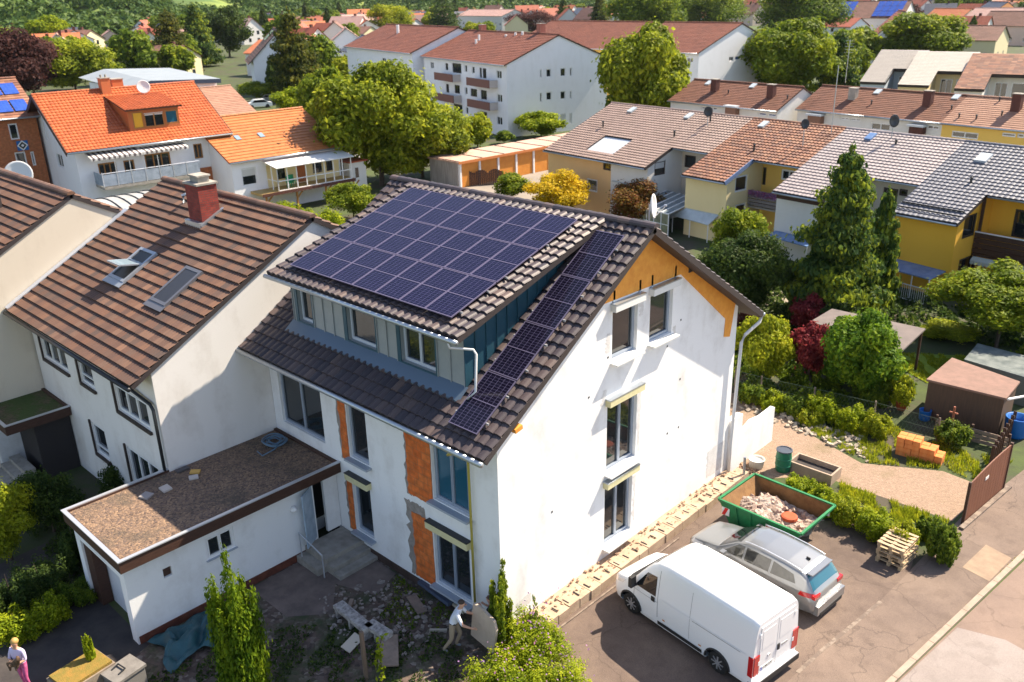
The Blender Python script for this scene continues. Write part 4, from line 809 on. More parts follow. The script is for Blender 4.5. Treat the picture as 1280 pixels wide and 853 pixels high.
debris('rubble', [(.66, .5), (.66, 12), (.02, 12), (.02, .5)], 260, .045, mat('rubble_tan', (.40, .27, .18), .9, (.22, .13, .09), 9), .30)
debris('rubble', [(-2.3, 17.9), (-3.2, 17.5), (1.6, 16.8), (3.6, 16.4), (2.6, 18.2), (.2, 18.4)], 200, .10, mat('rubble_stone', (.42, .36, .29), .9, (.28, .23, .17), 6))
debris('rubble', [(-.1, 12.2), (1.1, 12.2), (1.0, 13.2), (-.4, 13.4)], 60, .07, MATS['rubble_tan'])
# ledge of hollow concrete blocks along the gable wall
LB = mat('ledge_block', (.34, .24, .17), .95, (.46, .35, .25), 2.2, bump=.5, bscale=25)
b = MB(); y = .55; rr = random.Random(3)
while y < 12.0:
    l = .49; x1 = .78+rr.uniform(-.02, .02)+.02*(y/12); h = GZ+.33+rr.uniform(-.02, .015)
    b.box((.30, y, GZ), (x1, y+l-.015, h)); y += l
b.box((.004, .4, GZ), (.298, 12.0, GZ+.27)); 
LED = b.build('retaining_edge', LB, at=(.5, 6, GZ)); tag(LED, 'low sandy edging of hollow blocks along the foot of the white gable wall', 'edging')
y = .62
while y < 11.8: b = MB(); b.box((.42, y, GZ+.335), (.66, y+.035, GZ+.352)); b.build('slot', MATS['dark_metal'], LED); y += .49
b = MB(); b.bar((.9, .4, GZ+.02), (.98, 7.4, GZ+.02), .05, .05); tag(b.build('kerb', MATS['concrete_line']), kind='structure')

# ------------------------------------------------------------------ vehicles
def catmull(P, n):
    P = np.array(P, float); x = P[:, 0]; t = np.linspace(0, len(P)-1, n); out = []
    for u in t:
        i = min(int(u), len(P)-2); f = u-i; p0, p1, p2, p3 = P[max(i-1, 0)], P[i], P[i+1], P[min(i+2, len(P)-1)]
        out.append(.5*((2*p1)+(-p0+p2)*f+(2*p0-5*p1+4*p2-p3)*f*f+(-p0+3*p1-3*p2+p3)*f**3))
    return np.array(out)
class Car:
    """x runs from the nose to the tail; prof rows: x, zbottom, ztop, halfwidth, belt fraction shaping"""
    def __init__(s, prof, sec, nx=120, ns=40):
        from bisect import bisect
        s.P = np.array(prof, float); s.nx, s.ns = nx, ns
        xs = np.linspace(s.P[0, 0], s.P[-1, 0], nx); s.xs = xs; s.Y = np.zeros((nx, ns)); s.Z = np.zeros((nx, ns))
        sec = catmull(sec, ns)
        for i, x in enumerate(xs):
            zb, zt, w, tum = [np.interp(x, s.P[:, 0], s.P[:, k]) for k in (1, 2, 3, 4)]
            f = sec[:, 1].clip(0, 1); g = sec[:, 0].clip(0, 1)
            z = zb+(zt-zb)*f
            y = w*g*(1-tum*np.clip((z-s.belt(x))/(1.0), 0, 1)*1.0) if True else 0
            s.Y[i], s.Z[i] = y, z
    def belt(s, x): return s.b0
    b0 = 1.0
    def side_y(s, x, z):
        i = np.interp(x, s.xs, np.arange(s.nx)); i0 = int(i); i1 = min(i0+1, s.nx-1); f = i-i0; out = []
        for k in (i0, i1):
            zz, yy = s.Z[k][4:], s.Y[k][4:]; o = np.argsort(zz); out.append(np.interp(z, zz[o], yy[o]))
        return out[0]*(1-f)+out[1]*f
    def top_z(s, x, y):
        i = np.interp(x, s.xs, np.arange(s.nx)); i0 = int(i); i1 = min(i0+1, s.nx-1); f = i-i0; out = []
        for k in (i0, i1):
            h = s.ns//2; zz, yy = s.Z[k][h:], s.Y[k][h:]; o = np.argsort(yy); out.append(np.interp(abs(y), yy[o], zz[o]))
        return out[0]*(1-f)+out[1]*f
    def body(s, root, mats, arches, R):
        V = []; nx, ns = s.nx, s.ns
        full = np.zeros((nx, 2*ns-1, 3))
        for i in range(nx):
            full[i, :ns, 0] = s.xs[i]; full[i, :ns, 1] = -s.Y[i]; full[i, :ns, 2] = s.Z[i]
            full[i, ns:, 0] = s.xs[i]; full[i, ns:, 1] = s.Y[i][::-1][1:]; full[i, ns:, 2] = s.Z[i][::-1][1:]
        idx = np.arange(nx*(2*ns-1)).reshape(nx, -1); F = np.stack([idx[:-1, :-1], idx[1:, :-1], idx[1:, 1:], idx[:-1, 1:]], -1).reshape(-1, 4)
        Vn = full.reshape(-1, 3); c = Vn[F].mean(1); keep = np.ones(len(F), bool)
        for ax, az in arches: keep &= ~((np.hypot(c[:, 0]-ax, c[:, 2]-az) < R) & (np.abs(c[:, 1]) > .45))
        F = F[keep]; ends = []
        o = npmesh('body', Vn, F, mats, root, smooth=True)
        for i, nm in ((0, 'nose_panel'), (nx-1, 'tail_panel')): e = MB(); e.poly([tuple(p) for p in full[i]]); e.build(nm, mats, root)
        return o
    def sidepatch(s, quad, sgn, off=.006, n=10):
        (a, b_, c, d) = [np.array(q, float) for q in quad]; m_ = MB(); ids = []
        for i in range(n+1):
            row = []
            for j in range(n+1):
                u, v = i/n, j/n; p = (a*(1-u)+b_*u)*(1-v)+(d*(1-u)+c*u)*v; y = s.side_y(p[0], p[1])+off; row.append(m_.pt((p[0], sgn*y, p[1])))
            ids.append(row)
        for i in range(n):
            for j in range(n): m_.face((ids[i][j], ids[i+1][j], ids[i+1][j+1], ids[i][j+1]))
        return m_
    def toppatch(s, quad, off=.006, n=12):
        (a, b_, c, d) = [np.array(q, float) for q in quad]; m_ = MB(); ids = []
        for i in range(n+1):
            row = []
            for j in range(n+1):
                u, v = i/n, j/n; p = (a*(1-u)+b_*u)*(1-v)+(d*(1-u)+c*u)*v; row.append(m_.pt((p[0], p[1], s.top_z(p[0], p[1])+off)))
            ids.append(row)
        for i in range(n):
            for j in range(n): m_.face((ids[i][j], ids[i+1][j], ids[i+1][j+1], ids[i][j+1]))
        return m_
mat('rubber', (.018, .018, .018), .85); mat('car_plastic', (.02, .02, .022), .6); mat('hub', (.55, .55, .56), .35, metal=.7)
mat('tail_red', (.45, .01, .012), .2, coat=.8); mat('number_plate', (.75, .75, .72), .4); mat('eu_blue', (.02, .08, .5), .4); mat('car_glass', (.012, .014, .016), .03, spec=.8)
mat('van_white', (.78, .79, .80), .28, coat=.4, spec=.5); mat('car_silver', (.27, .28, .29), .28, metal=.55, coat=.8); mat('lamp_clear', (.6, .6, .6), .1, coat=1)
def wheel(root, x, y, r, w=.2, sg=-1):
    b = MB(); b.lathe((x, y-w/2, r), [(r*.62, 0), (r*.9, 0), (r*.98, .02), (r, w*.3), (r, w*.7), (r*.98, w-.02), (r*.9, w), (r*.62, w)], 32, axis='y'); W = b.build('wheel', MATS['rubber'], root, smooth=True)
    yy = y+sg*(w/2-.02); b = MB(); b.lathe((x, yy, r), [(r*.05, sg*.03), (r*.2, sg*.03), (r*.25, 0), (r*.5, sg*.0), (r*.62, sg*.02), (r*.66, sg*.015)], 24, axis='y')
    for k in range(8):
        a = k*math.pi/4; b.bar((x+math.cos(a)*r*.18, yy+sg*.012, r+math.sin(a)*r*.18), (x+math.cos(a)*r*.6, yy+sg*.012, r+math.sin(a)*r*.6), .05, .03)
    b.build('rim', MATS['hub'], W)
def carframe(root): pass
# ---- white van
VL = 5.12; H = math.degrees(math.atan2(-.142, .99))         # direction nose -> tail
vroot = thing('van', 'white high-roofed panel van parked beside the silver car', 'van', (0, 0, 0)); 
vroot.matrix_world = Matrix.Translation((1.29, 4.36, GZ)) @ Matrix.Rotation(rad(H), 4, 'Z'); INV[vroot.name] = Matrix.Identity(4)
sec_van = [(0, 0), (.5, 0), (.90, 0), (.97, .03), (.985, .15), (1, .30), (1, .45), (.99, .6), (.97, .8), (.945, .90), (.90, .955), (.80, .985), (.6, .997), (.3, 1), (0, 1)]
Car.b0 = 1.1
VAN = Car([(0, .35, .62, .62, .0), (.06, .28, .86, .76, .0), (.25, .24, 1.02, .88, .02), (.6, .22, 1.13, .945, .06), (.86, .22, 1.22, .955, .10), (1.15, .22, 1.62, .96, .12), (1.5, .22, 2.02, .965, .10), (1.75, .22, 2.2, .965, .08), (2.1, .22, 2.27, .965, .07), (3.2, .24, 2.30, .965, .07), (4.95, .26, 2.28, .965, .07), (VL, .30, 2.22, .95, .08)], sec_van, 160, 60)
VW = MATS['van_white']; WB = [(.86, .33), (4.03, .33)]
VAN.body(vroot, VW, WB, .40)
b = MB(); b.box((.3, -.7, .2), (4.9, .7, .9)); b.build('underbody', MATS['car_plastic'], vroot)
for x, _ in WB:
    for sg in (-1, 1):
        wheel(vroot, x, sg*.82, .33, .2, sg)
        b = MB(); pts = [(x+.41*math.cos(t), sg*(VAN.side_y(x+.41*math.cos(t), .33+.41*math.sin(t))+.006), .33+.41*math.sin(t)) for t in np.linspace(0, math.pi, 18)]; b.tube(pts, .03, 6); b.build('wheel_arch', MATS['car_plastic'], vroot)
for sg in (-1, 1):
    f = MATS['car_glass']
    VAN.sidepatch([(1.02, 1.13), (1.82, 1.16), (1.80, 1.78), (1.42, 1.72)], sg).build('side_window', f, vroot)
    VAN.sidepatch([(1.93, .30), (3.52, .32), (3.52, .44), (1.93, .42)], sg, .02).build('side_moulding', MATS['car_plastic'], vroot)
    VAN.sidepatch([(.98, .32), (1.35, .30), (1.35, .42), (1.05, .42)], sg, .02, 3)
    for (xa, xb, za, zb) in ((1.89, 1.905, .5, 2.02), (.98, .995, .6, 1.1), (3.05, 3.06, .5, 1.98)): VAN.sidepatch([(xa, za), (xb, za), (xb, zb), (xa, zb)], sg, .004).build('panel_gap', mat('gap_grey', (.25, .25, .26), .6), vroot)
    VAN.sidepatch([(1.95, 1.16), (4.9, 1.20), (4.9, 1.23), (1.95, 1.19)], sg, .012).build('panel_crease', VW, vroot)
    VAN.sidepatch([(1.66, .96), (1.80, .96), (1.80, 1.12), (1.66, 1.12)], sg, .015, 3).build('door_handle', MATS['car_plastic'], vroot)
    b = MB(); b.obox((1.02, sg*1.08, 1.28), (.12, .2, .34)); b.bar((1.1, sg*.95, 1.15), (1.04, sg*1.05, 1.2), .05, .05); b.build('mirror', MATS['car_plastic'], vroot)
    VAN.sidepatch([(.10, .74), (.50, .86), (.62, 1.03), (.22, .94)], sg, .008).build('headlight', MATS['lamp_clear'], vroot)
    b = MB(); b.box((VL-.02, sg*.80-.10, .62), (VL+.03, sg*.80+.10, 1.22)); b.box((VL-.12, sg*.952-.02, .62), (VL+.02, sg*.952+.01, 1.22)); b.build('tail_light', MATS['tail_red'], vroot)
for yy in (-.62, -.31, 0, .31, .62): VAN.toppatch([(2.3, yy-.012), (2.3, yy+.012), (4.9, yy+.012), (4.9, yy-.012)], .008, 6).build('roof_rib', VW, vroot)
for sg in (-1, 1):
    VAN.sidepatch([(3.15, 1.16), (4.75, 1.19), (4.75, 1.205), (3.15, 1.175)], sg, .02, 6).build('door_rail', MATS['gap_grey'], vroot)
    for xm in (2.1, 3.4): VAN.sidepatch([(xm, .52), (xm+.09, .52), (xm+.09, .56), (xm, .56)], sg, .012, 2).build('marker_lamp', mat('amber', (.6, .22, .02), .3), vroot)
VAN.sidepatch([(1.0, .98), (1.88, 1.0), (1.88, 1.012), (1.0, .992)], -1, .008, 6).build('door_crease', MATS['gap_grey'], vroot)
b = MB(); b.box((VL+.022, .22, 1.02), (VL+.03, .48, 1.08)); b.build('lettering', MATS['zinc'], vroot)
b = MB(); b.lathe((VL+.03, -.30, 1.0), [(.07, -.004), (.07, .004)], 16, axis='y'); b = MB(); b.box((VL+.022, -.36, .98), (VL+.034, -.26, 1.05)); b.build('badge', MATS['alu'], vroot)
VAN.toppatch([(.86, -.76), (.86, .76), (1.62, .68), (1.62, -.68)], .01).build('windscreen', MATS['car_glass'], vroot)
VAN.toppatch([(.66, -.74), (.66, .74), (.85, .76), (.85, -.76)], .012).build('wiper_tray', MATS['car_plastic'], vroot)
b = MB(); b.box((-.03, -.66, .25), (.12, .66, .50)); b.build('bumper', MATS['car_plastic'], vroot)
b = MB(); b.box((VL-.1, -.95, .26), (VL+.13, .95, .42)); b.build('bumper', MATS['car_plastic'], vroot)
b = MB(); b.box((VL-.02, -.93, .421), (VL+.12, .93, .45)); b.build('rear_step', MATS['alu'], vroot)
for sg in (-1, 1):
    b = MB(); b.box((VL+.002, min(sg*.015, sg*.70), .56), (VL+.02, max(sg*.015, sg*.70), 2.05)); b.box((VL+.021, min(sg*.1, sg*.62), 1.32), (VL+.026, max(sg*.1, sg*.62), 1.9)); D_ = b.build('rear_door', VW, vroot)
    if sg == 1: b = MB(); b.box((VL+.022, .04, .98), (VL+.05, .12, 1.16)); b.build('handle', MATS['car_plastic'], D_)
    for zz in (.9, 1.75): b = MB(); b.box((VL+.0, sg*.72-.03, zz), (VL+.035, sg*.72+.03, zz+.12)); b.build('hinge', VW, D_)
b = MB(); b.box((VL+.022, -.62, .66), (VL+.03, -.13, .78)); pl = b.build('number_plate', MATS['number_plate'], vroot)
b = MB(); b.box((VL+.031, -.62, .66), (VL+.034, -.575, .78)); b.build('plate_band', MATS['eu_blue'], pl)
def text3(name, s_, size, m, M_, parent, bold=False):
    cu = bpy.data.curves.new(name, 'FONT'); cu.body = s_; cu.size = size; cu.extrude = .001; cu.align_x = 'CENTER'; cu.align_y = 'CENTER'
    if bold: cu.offset = size*.02
    o = bpy.data.objects.new(name, cu); COL.objects.link(o); cu.materials.append(m)
    bpy.context.view_layer.update(); me = bpy.data.meshes.new_from_object(o.evaluated_get(bpy.context.evaluated_depsgraph_get())); bpy.data.objects.remove(o)
    o = bpy.data.objects.new(name, me); COL.objects.link(o)
    if parent is not None: o.parent = parent
    o.matrix_local = M_; INV[o.name] = Matrix.Identity(4); return o
MB_black = mat('black_ink', (.01, .01, .01), .5)
Rr = Matrix(((0, 0, 1, 0), (1, 0, 0, 0), (0, 1, 0, 0), (0, 0, 0, 1)))        # text facing +x
text3('plate_text', 'F AB 175', .1, MB_black, Matrix.Translation((VL+.035, -.35, .72)) @ Rr, pl)
# ---- silver estate suv
sroot = thing('car', 'silver estate car with roof rails between the van and the green skip', 'car'); SLn = 4.5
sroot.matrix_world = Matrix.Translation((1.72, 7.55, GZ)) @ Matrix.Rotation(rad(math.degrees(math.atan2(-.08, 1))), 4, 'Z'); INV[sroot.name] = Matrix.Identity(4)
Car.b0 = .9
sec_s = [(0, 0), (.5, 0), (.86, .0), (.93, .05), (.97, .16), (1, .32), (1, .45), (.985, .56), (.955, .66), (.90, .78), (.84, .90), (.78, .955), (.62, .985), (.3, 1), (0, 1)]
SV = Car([(0, .28, .50, .55, .0), (.05, .22, .66, .70, .0), (.25, .20, .78, .82, .0), (.7, .19, .88, .875, .0), (1.1, .19, .94, .885, .05), (1.30, .19, 1.06, .885, .10), (1.75, .19, 1.36, .885, .16), (2.1, .19, 1.46, .885, .17), (2.6, .19, 1.49, .885, .17), (3.4, .20, 1.46, .88, .17), (3.9, .21, 1.40, .87, .17), (4.12, .23, 1.30, .86, .15), (4.38, .26, .98, .83, .05), (4.47, .30, .86, .78, .0), (SLn, .34, .72, .72, .0)], sec_s, 160, 60)
SI = MATS['car_silver']; WB2 = [(.84, .33), (3.50, .33)]; SV.body(sroot, SI, WB2, .39)
b = MB(); b.box((.3, -.62, .2), (4.3, .62, .7)); b.build('underbody', MATS['car_plastic'], sroot)
for x, _ in WB2:
    for sg in (-1, 1):
        wheel(sroot, x, sg*.76, .33, .2, sg)
        b = MB(); pts = [(x+.39*math.cos(t), sg*(SV.side_y(x+.39*math.cos(t), .33+.39*math.sin(t))+.004), .33+.39*math.sin(t)) for t in np.linspace(0, math.pi, 18)]; b.tube(pts, .028, 6); b.build('wheel_arch', MATS['car_plastic'], sroot)
mat('interior_glass', (.10, .10, .085), .04, (.03, .03, .03), 1.5, spec=.9)
for sg in (-1, 1):
    for nm, qd in (('side_window', [(1.42, .95), (2.08, .97), (2.08, 1.34), (1.85, 1.31)]), ('side_window', [(2.15, .97), (2.98, .99), (2.98, 1.34), (2.15, 1.345)]), ('side_window', [(3.05, .99), (3.85, 1.03), (3.72, 1.24), (3.05, 1.335)])): SV.sidepatch(qd, sg).build(nm, MATS['interior_glass'], sroot)
    for xa in (2.115, 3.015): SV.sidepatch([(xa-.006, .4), (xa+.006, .4), (xa+.006, 1.34), (xa-.006, 1.34)], sg, .004).build('panel_gap', MATS['gap_grey'], sroot)
    b = MB(); b.tube([(x, sg*.60, SV.top_z(x, .6)+.05) for x in np.linspace(2.0, 3.95, 12)], .017, 6); b.build('roof_rail', MATS['alu'], sroot)
    SV.sidepatch([(4.0, .78), (4.40, .78), (4.40, .90), (4.05, .92)], sg, .012).build('tail_light', MATS['tail_red'], sroot)
    b = MB(); b.box((4.38, sg*.62-.16, .76), (4.49, sg*.62+.14, .88)); b.build('tail_light', MATS['tail_red'], sroot)
    SV.sidepatch([(.12, .60), (.55, .66), (.62, .76), (.2, .72)], sg, .008).build('headlight', MATS['lamp_clear'], sroot)
    b = MB(); b.obox((1.5, sg*.98, .98), (.14, .18, .12)); b.build('mirror', SI, sroot)
    for xa in (2.75, 3.75): SV.sidepatch([(xa, .84), (xa+.18, .84), (xa+.18, .87), (xa, .87)], sg, .02, 3).build('door_handle', SI, sroot)
SV.toppatch([(1.18, -.70), (1.18, .70), (1.86, .58), (1.86, -.58)], .008).build('windscreen', MATS['car_glass'], sroot)
SV.toppatch([(4.08, -.60), (4.08, .60), (4.37, .68), (4.37, -.68)], .008).build('rear_window', mat('rear_glass_teal', (.01, .09, .13), .03, spec=1.0), sroot)
b = MB(); b.box((4.40, -.74, .26), (4.60, .74, .56)); b.build('bumper', SI, sroot); b = MB(); b.box((4.42, -.6, .20), (4.615, .6, .32)); b.build('bumper_trim', MATS['car_plastic'], sroot)
b = MB(); b.box((4.60, -.25, .58), (4.615, .25, .69)); b.build('number_plate', MATS['number_plate'], sroot)
b = MB(); b.box((4.02, -.55, 1.33), (4.22, .55, 1.36)); b.build('spoiler', SI, sroot)
b = MB(); b.obox((3.75, 0, SV.top_z(3.75, 0)+.03), (.12, .03, .07)); b.build('antenna', MATS['car_plastic'], sroot)

# ------------------------------------------------------------------ green skip full of rubble
SKG = mat('skip_green', (.012, .20, .065), .5, (.02, .14, .05), 3, bump=.15); SKI = mat('skip_rust', (.16, .08, .03), .85, (.24, .13, .05), 4, bump=.3)
sk = thing('skip', 'open green steel skip half filled with pale building rubble', 'skip'); sk.matrix_world = Matrix.Translation((3.15, 9.75, GZ)) @ Matrix.Rotation(rad(-2), 4, 'Z'); INV[sk.name] = Matrix.Identity(4)
hx, hy, zt, bx = 1.48, 1.12, 1.2, .82
b = MB()
top_ = [(-hx, -hy), (hx, -hy), (hx, hy), (-hx, hy)]; bot = [(-bx, -hy+.02), (bx, -hy+.02), (bx, hy-.02), (-bx, hy-.02)]
for (k, (o, t_)) in enumerate(((0, SKG), (.05, SKI))):
    b = MB(); T = [(x-math.copysign(o, x), y-math.copysign(o, y), zt-(.0 if k == 0 else .01)) for x, y in top_]; B = [(x-math.copysign(o, x), y-math.copysign(o, y), .1+(.0 if k == 0 else .06)) for x, y in bot]
    for i in range(4): j = (i+1) % 4; b.poly([B[i], B[j], T[j], T[i]])
    b.poly(B); b.build('shell' if k == 0 else 'inner_face', t_, sk)
b = MB()
for i in range(4):
    p, q = top_[i], top_[(i+1) % 4]; b.bar((p[0], p[1], zt), (q[0], q[1], zt), .08, .07)
for x in (-.75, -.25, .25, .75): 
    for sg in (-1, 1): b.bar((x*.8, sg*(hy+.02), .15), (x*1.1, sg*(hy+.02), zt-.03), .05, .05)
b.build('rim_frame', SKG, sk)
mat('sign_red', (.6, .02, .02), .5); mat('sign_white', (.75, .74, .72), .5)
for x, sg in ((-1.18, -1), (1.18, -1), (1.18, 1), (-1.18, 1)):
    b = MB(); b.box((x-.14, min(sg*(hy+.005), sg*(hy+.015)), .72), (x+.14, max(sg*(hy+.005), sg*(hy+.015)), 1.0)); w = b.build('warning_plate', MATS['sign_white'], sk)
    b = MB(); yv = sg*(hy+.019); b.poly([(x-.14, yv, .72), (x-.02, yv, .72), (x+.10, yv, 1.0), (x-.02, yv, 1.0)]); b.build('warning_stripe', MATS['sign_red'], w)
b = MB(); b.box((.25, -hy-.03, .70), (.85, -hy-.018, 1.06)); w = b.build('sign', MATS['sign_white'], sk)
b = MB(); b.box((.31, -hy-.036, .93), (.79, -hy-.031, 1.0)); b.box((.31, -hy-.036, .80), (.55, -hy-.031, .86)); b.box((.59, -hy-.036, .80), (.79, -hy-.031, .86)); b.build('sign_print', MATS['sign_red'], w)
n = 26; V = []; idx = {}
b = MB(); xx = np.linspace(-1.25, 1.25, n); yy = np.linspace(-1.0, 1.0, n); rr = np.random.RandomState(4); hN = rr.rand(n, n)*.09
for i in range(n):
    for j in range(n): h = .58+.36*math.exp(-((xx[i]+.55)**2/.5+(yy[j]-.1)**2/.6))+.10*math.sin(xx[i]*4)*math.cos(yy[j]*5)+hN[i, j]; idx[i, j] = b.pt((xx[i], yy[j], h))
for i in range(n-1):
    for j in range(n-1): b.face((idx[i, j], idx[i+1, j], idx[i+1, j+1], idx[i, j+1]))
heap = b.build('rubble', gravelmat('rubble_fill', [(.30, .22, .18), (.42, .34, .29), (.24, .16, .12), (.50, .43, .38)], 14)); tag(heap, kind='stuff'); heap.matrix_world = sk.matrix_world.copy()
b = MB()
for k in range(70):
    s_ = .05+rr.rand()*.11; x, y = rr.uniform(-1.1, 1.15), rr.uniform(-.85, .9); h = .60+.36*math.exp(-((x+.55)**2/.5+(y-.1)**2/.6)); b.obox((x, y, h+s_*.3), (s_*1.5, s_, s_*.7), (rr.rand(), rr.rand(), rr.rand()*6))
tag(b.build('rubble', mat('rubble_pink', (.36, .23, .18), .9, (.44, .35, .29), 4)), kind='stuff').matrix_world = sk.matrix_world.copy()
b = MB(); b.lathe((.45, .1, .70), [(.22, 0), (.28, .06), (.26, .14), (.2, .16), (.02, .15)], 14)
o = b.build('rubble', mat('terracotta', (.45, .09, .03), .8, (.35, .07, .03), 5)); tag(o, kind='stuff'); o.matrix_world = sk.matrix_world.copy()

# ------------------------------------------------------------------ small things on the drive
gx = lambda px, py, z=GZ: tuple(G(px, py, z))
P = gx(978, 588); T = thing('rain_barrel', 'green plastic barrel with a dark lid by the gravel drive', 'barrel', P)
b = MB(); b.lathe(P, [(.24, 0), (.27, .05), (.29, .3), (.29, .6), (.27, .8), (.27, .84)], 24); B_ = b.build('body', mat('barrel_green', (.02, .19, .10), .45, (.02, .14, .08), 4), T, smooth=True)
b = MB()
for h in (.28, .55): b.lathe(P, [(.29, h-.02), (.305, h), (.29, h+.02)], 24)
b.build('hoop', MATS['barrel_green'], T); b = MB(); b.lathe(P, [(.28, .845), (.30, .85), (.30, .89), (.25, .895), (.24, .87), (.02, .87)], 24); b.build('lid', mat('lid_dark', (.06, .07, .09), .4), T)
P = gx(945, 584); T = thing('tub', 'round white tub holding yellowish water beside the barrel', 'tub', P)
b = MB(); b.lathe(P, [(.20, 0), (.26, .04), (.30, .34), (.31, .36), (.27, .36), (.26, .30)], 24); b.build('body', mat('tub_white', (.6, .58, .54), .6), T, smooth=True)
b = MB(); b.lathe(P, [(.258, .27), (.258, .29)], 24); b.build('water', mat('murky_water', (.25, .17, .03), .2), T)
P0, P1 = gx(993, 580), gx(1035, 603)
T = thing('planter', 'long low concrete trough behind the green skip', 'planter', (2.35, 14.2, GZ)); b = MB()
x0, x1, y0, y1 = 1.55, 3.25, 13.85, 14.7; b.box((x0, y0, GZ), (x1, y0+.07, GZ+.42)); b.box((x0, y1-.07, GZ), (x1, y1, GZ+.42)); b.box((x0, y0+.07, GZ), (x0+.07, y1-.07, GZ+.42)); b.box((x1-.07, y0+.07, GZ), (x1, y1-.07, GZ+.42)); b.build('trough', mat('trough_tan', (.40, .30, .23), .9, (.32, .24, .18), 4), T)
b = MB(); b.box((x0+.07, y0+.07, GZ+.1), (x1-.07, y1-.07, GZ+.22)); b.build('soil', DIRT, T)
b = MB(); p = gx(929, 603); b.tube([p, (p[0]-.02, p[1], GZ+1.05)], .05, 8); o = b.build('post', MATS['zinc'], at=p); tag(o, 'grey metal post standing at the end of the block edging', 'post')
# pallet stack: three pallets
PW = mat('pallet_wood', (.50, .38, .24), .85, (.36, .26, .16), 5, stretch=(8, 1, 1))
def pallet(z0, rz, dx, dy, label):
    T = thing('pallet', label, 'pallet', (0, 0, 0)); T.matrix_world = Matrix.Translation((6.68+dx, 11.05+dy, GZ+z0)) @ Matrix.Rotation(rad(rz), 4, 'Z'); INV[T.name] = Matrix.Identity(4)
    for i in range(6): b = MB(); y = -.52+i*.208; b.box((-.42, y-.055, .122), (.42, y+.055, .144)); b.build('slat', PW, T)
    for x in (-.36, 0, .36): b = MB(); b.box((x-.05, -.57, .10), (x+.05, .57, .1215)); b.box((x-.05, -.57, 0), (x+.05, .57, .02)); b.build('runner', PW, T)
    for x in (-.36, 0, .36):
        for y in (-.5, 0, .5): b = MB(); b.box((x-.05, y-.06, .0205), (x+.05, y+.06, .0995)); b.build('block', PW, T)
for k, (rz, dx, dy, lb) in enumerate([(-3, .02, 0, 'worn wooden pallet lying at the bottom of the stack on the asphalt'), (2, 0, .03, 'wooden pallet second from the ground in the stack'), (-6, .03, -.02, 'wooden pallet in the middle of the stack'), (3, -.02, .02, 'wooden pallet second from the top of the stack'), (-2, 0, 0, 'pale wooden pallet on top of the stack by the hedge')]): pallet(k*.146, rz, dx, dy, lb)
# stack of orange clay bricks on the grass: each brick on its own
BR = mat('brick_orange', (.62, .17, .04), .9, (.72, .26, .08), 4, bump=.3, bscale=30); ex = np.array(G(1118, 568)); ey = np.array(G(1176, 584)); dU = (ey-ex)[:2]; Lb = np.hypot(*dU); dU /= Lb; dV = np.array([-dU[1], dU[0]])
proto = None; rr = random.Random(2)
NB = 6
heights = [4, 4, 4, 3, 3, 2]
for i in range(NB):
    for k in range(heights[i]):
        for j in range(2):
            p = ex[:2]+dU*(Lb*(i+.5)/NB)+dV*(.16+j*.3)
            if proto is None:
                b = MB(); w = Lb/NB*.95; b.box((-w/2, -.14, 0), (w/2, .14, .185)); proto = b.build('clay_brick', BR); 
                bm = None; o = proto
            else: o = proto.copy(); COL.objects.link(o)
            o.location = (p[0]+rr.uniform(-.012, .012), p[1]+rr.uniform(-.012, .012), GZ+k*.19); o.rotation_euler = (0, 0, math.atan2(dU[1], dU[0])+rr.uniform(-.05, .05)); tag(o, 'orange hollow clay brick in the stack beside the gravel drive', 'brick', 'orange bricks stacked beside the drive')
# leaning garden gate of brown sheet, open across the drive
GT = thing('gate', 'tall reddish brown solid gate leaf with an arched top and white notice', 'gate', (7.6, 16.2, GZ)); GB = mat('gate_brown', (.20, .075, .04), .55, (.155, .055, .03), 3, stretch=(3, 3, .3))
Pa, Pb = np.array(G(1203, 655)), np.array(G(1253, 612)); dg = Pb-Pa; Lg = np.linalg.norm(dg); dg /= Lg; b = MB(); n = 14
hs = [1.42+.42*math.sin(math.pi*(.10+.42*i/n)) for i in range(n+1)]
for i in range(n):
    a, c = Pa+dg*Lg*i/n, Pa+dg*Lg*(i+.97)/n; nn = np.array([-dg[1], dg[0], 0])*.02
    for s_ in (1,):
        q = [a-nn, c-nn, c+nn, a+nn]; k = [b.pt((p_[0], p_[1], GZ+.06)) for p_ in q]+[b.pt((p_[0], p_[1], GZ+hh)) for p_, hh in zip(q, (hs[i], hs[i+1], hs[i+1], hs[i]))]
        for f in ((0,3,2,1),(4,5,6,7),(0,1,5,4),(1,2,6,5),(2,3,7,6),(3,0,4,7)): b.face([k[e] for e in f])
b.build('panel', GB, GT)
for p_, hh in ((Pa, hs[0]), (Pb, hs[-1])): b = MB(); b.bar((p_[0], p_[1], GZ), (p_[0], p_[1], GZ+hh+.06), .09, .09); b.build('post', MATS['brown_wood'], GT)
c = Pa+dg*Lg*.42; nn = np.array([dg[1], -dg[0], 0])*.03; b = MB(); b.M = Matrix.Translation(Vector(c+nn+np.array([0, 0, 1.25]))) @ Matrix.Rotation(math.atan2(dg[1], dg[0]), 4, 'Z'); b.box((-.13, -.004, -.06), (.13, .004, .06)); b.build('notice', MATS['sign_white'], GT)
b = MB(); p, q = Pa-dg*.4, Pb+dg*.3; b.bar((p[0]+.12, p[1], GZ+.04), (q[0]+.12, q[1], GZ+.04), .16, .10); tag(b.build('kerb', MATS['concrete_line']), kind='structure')
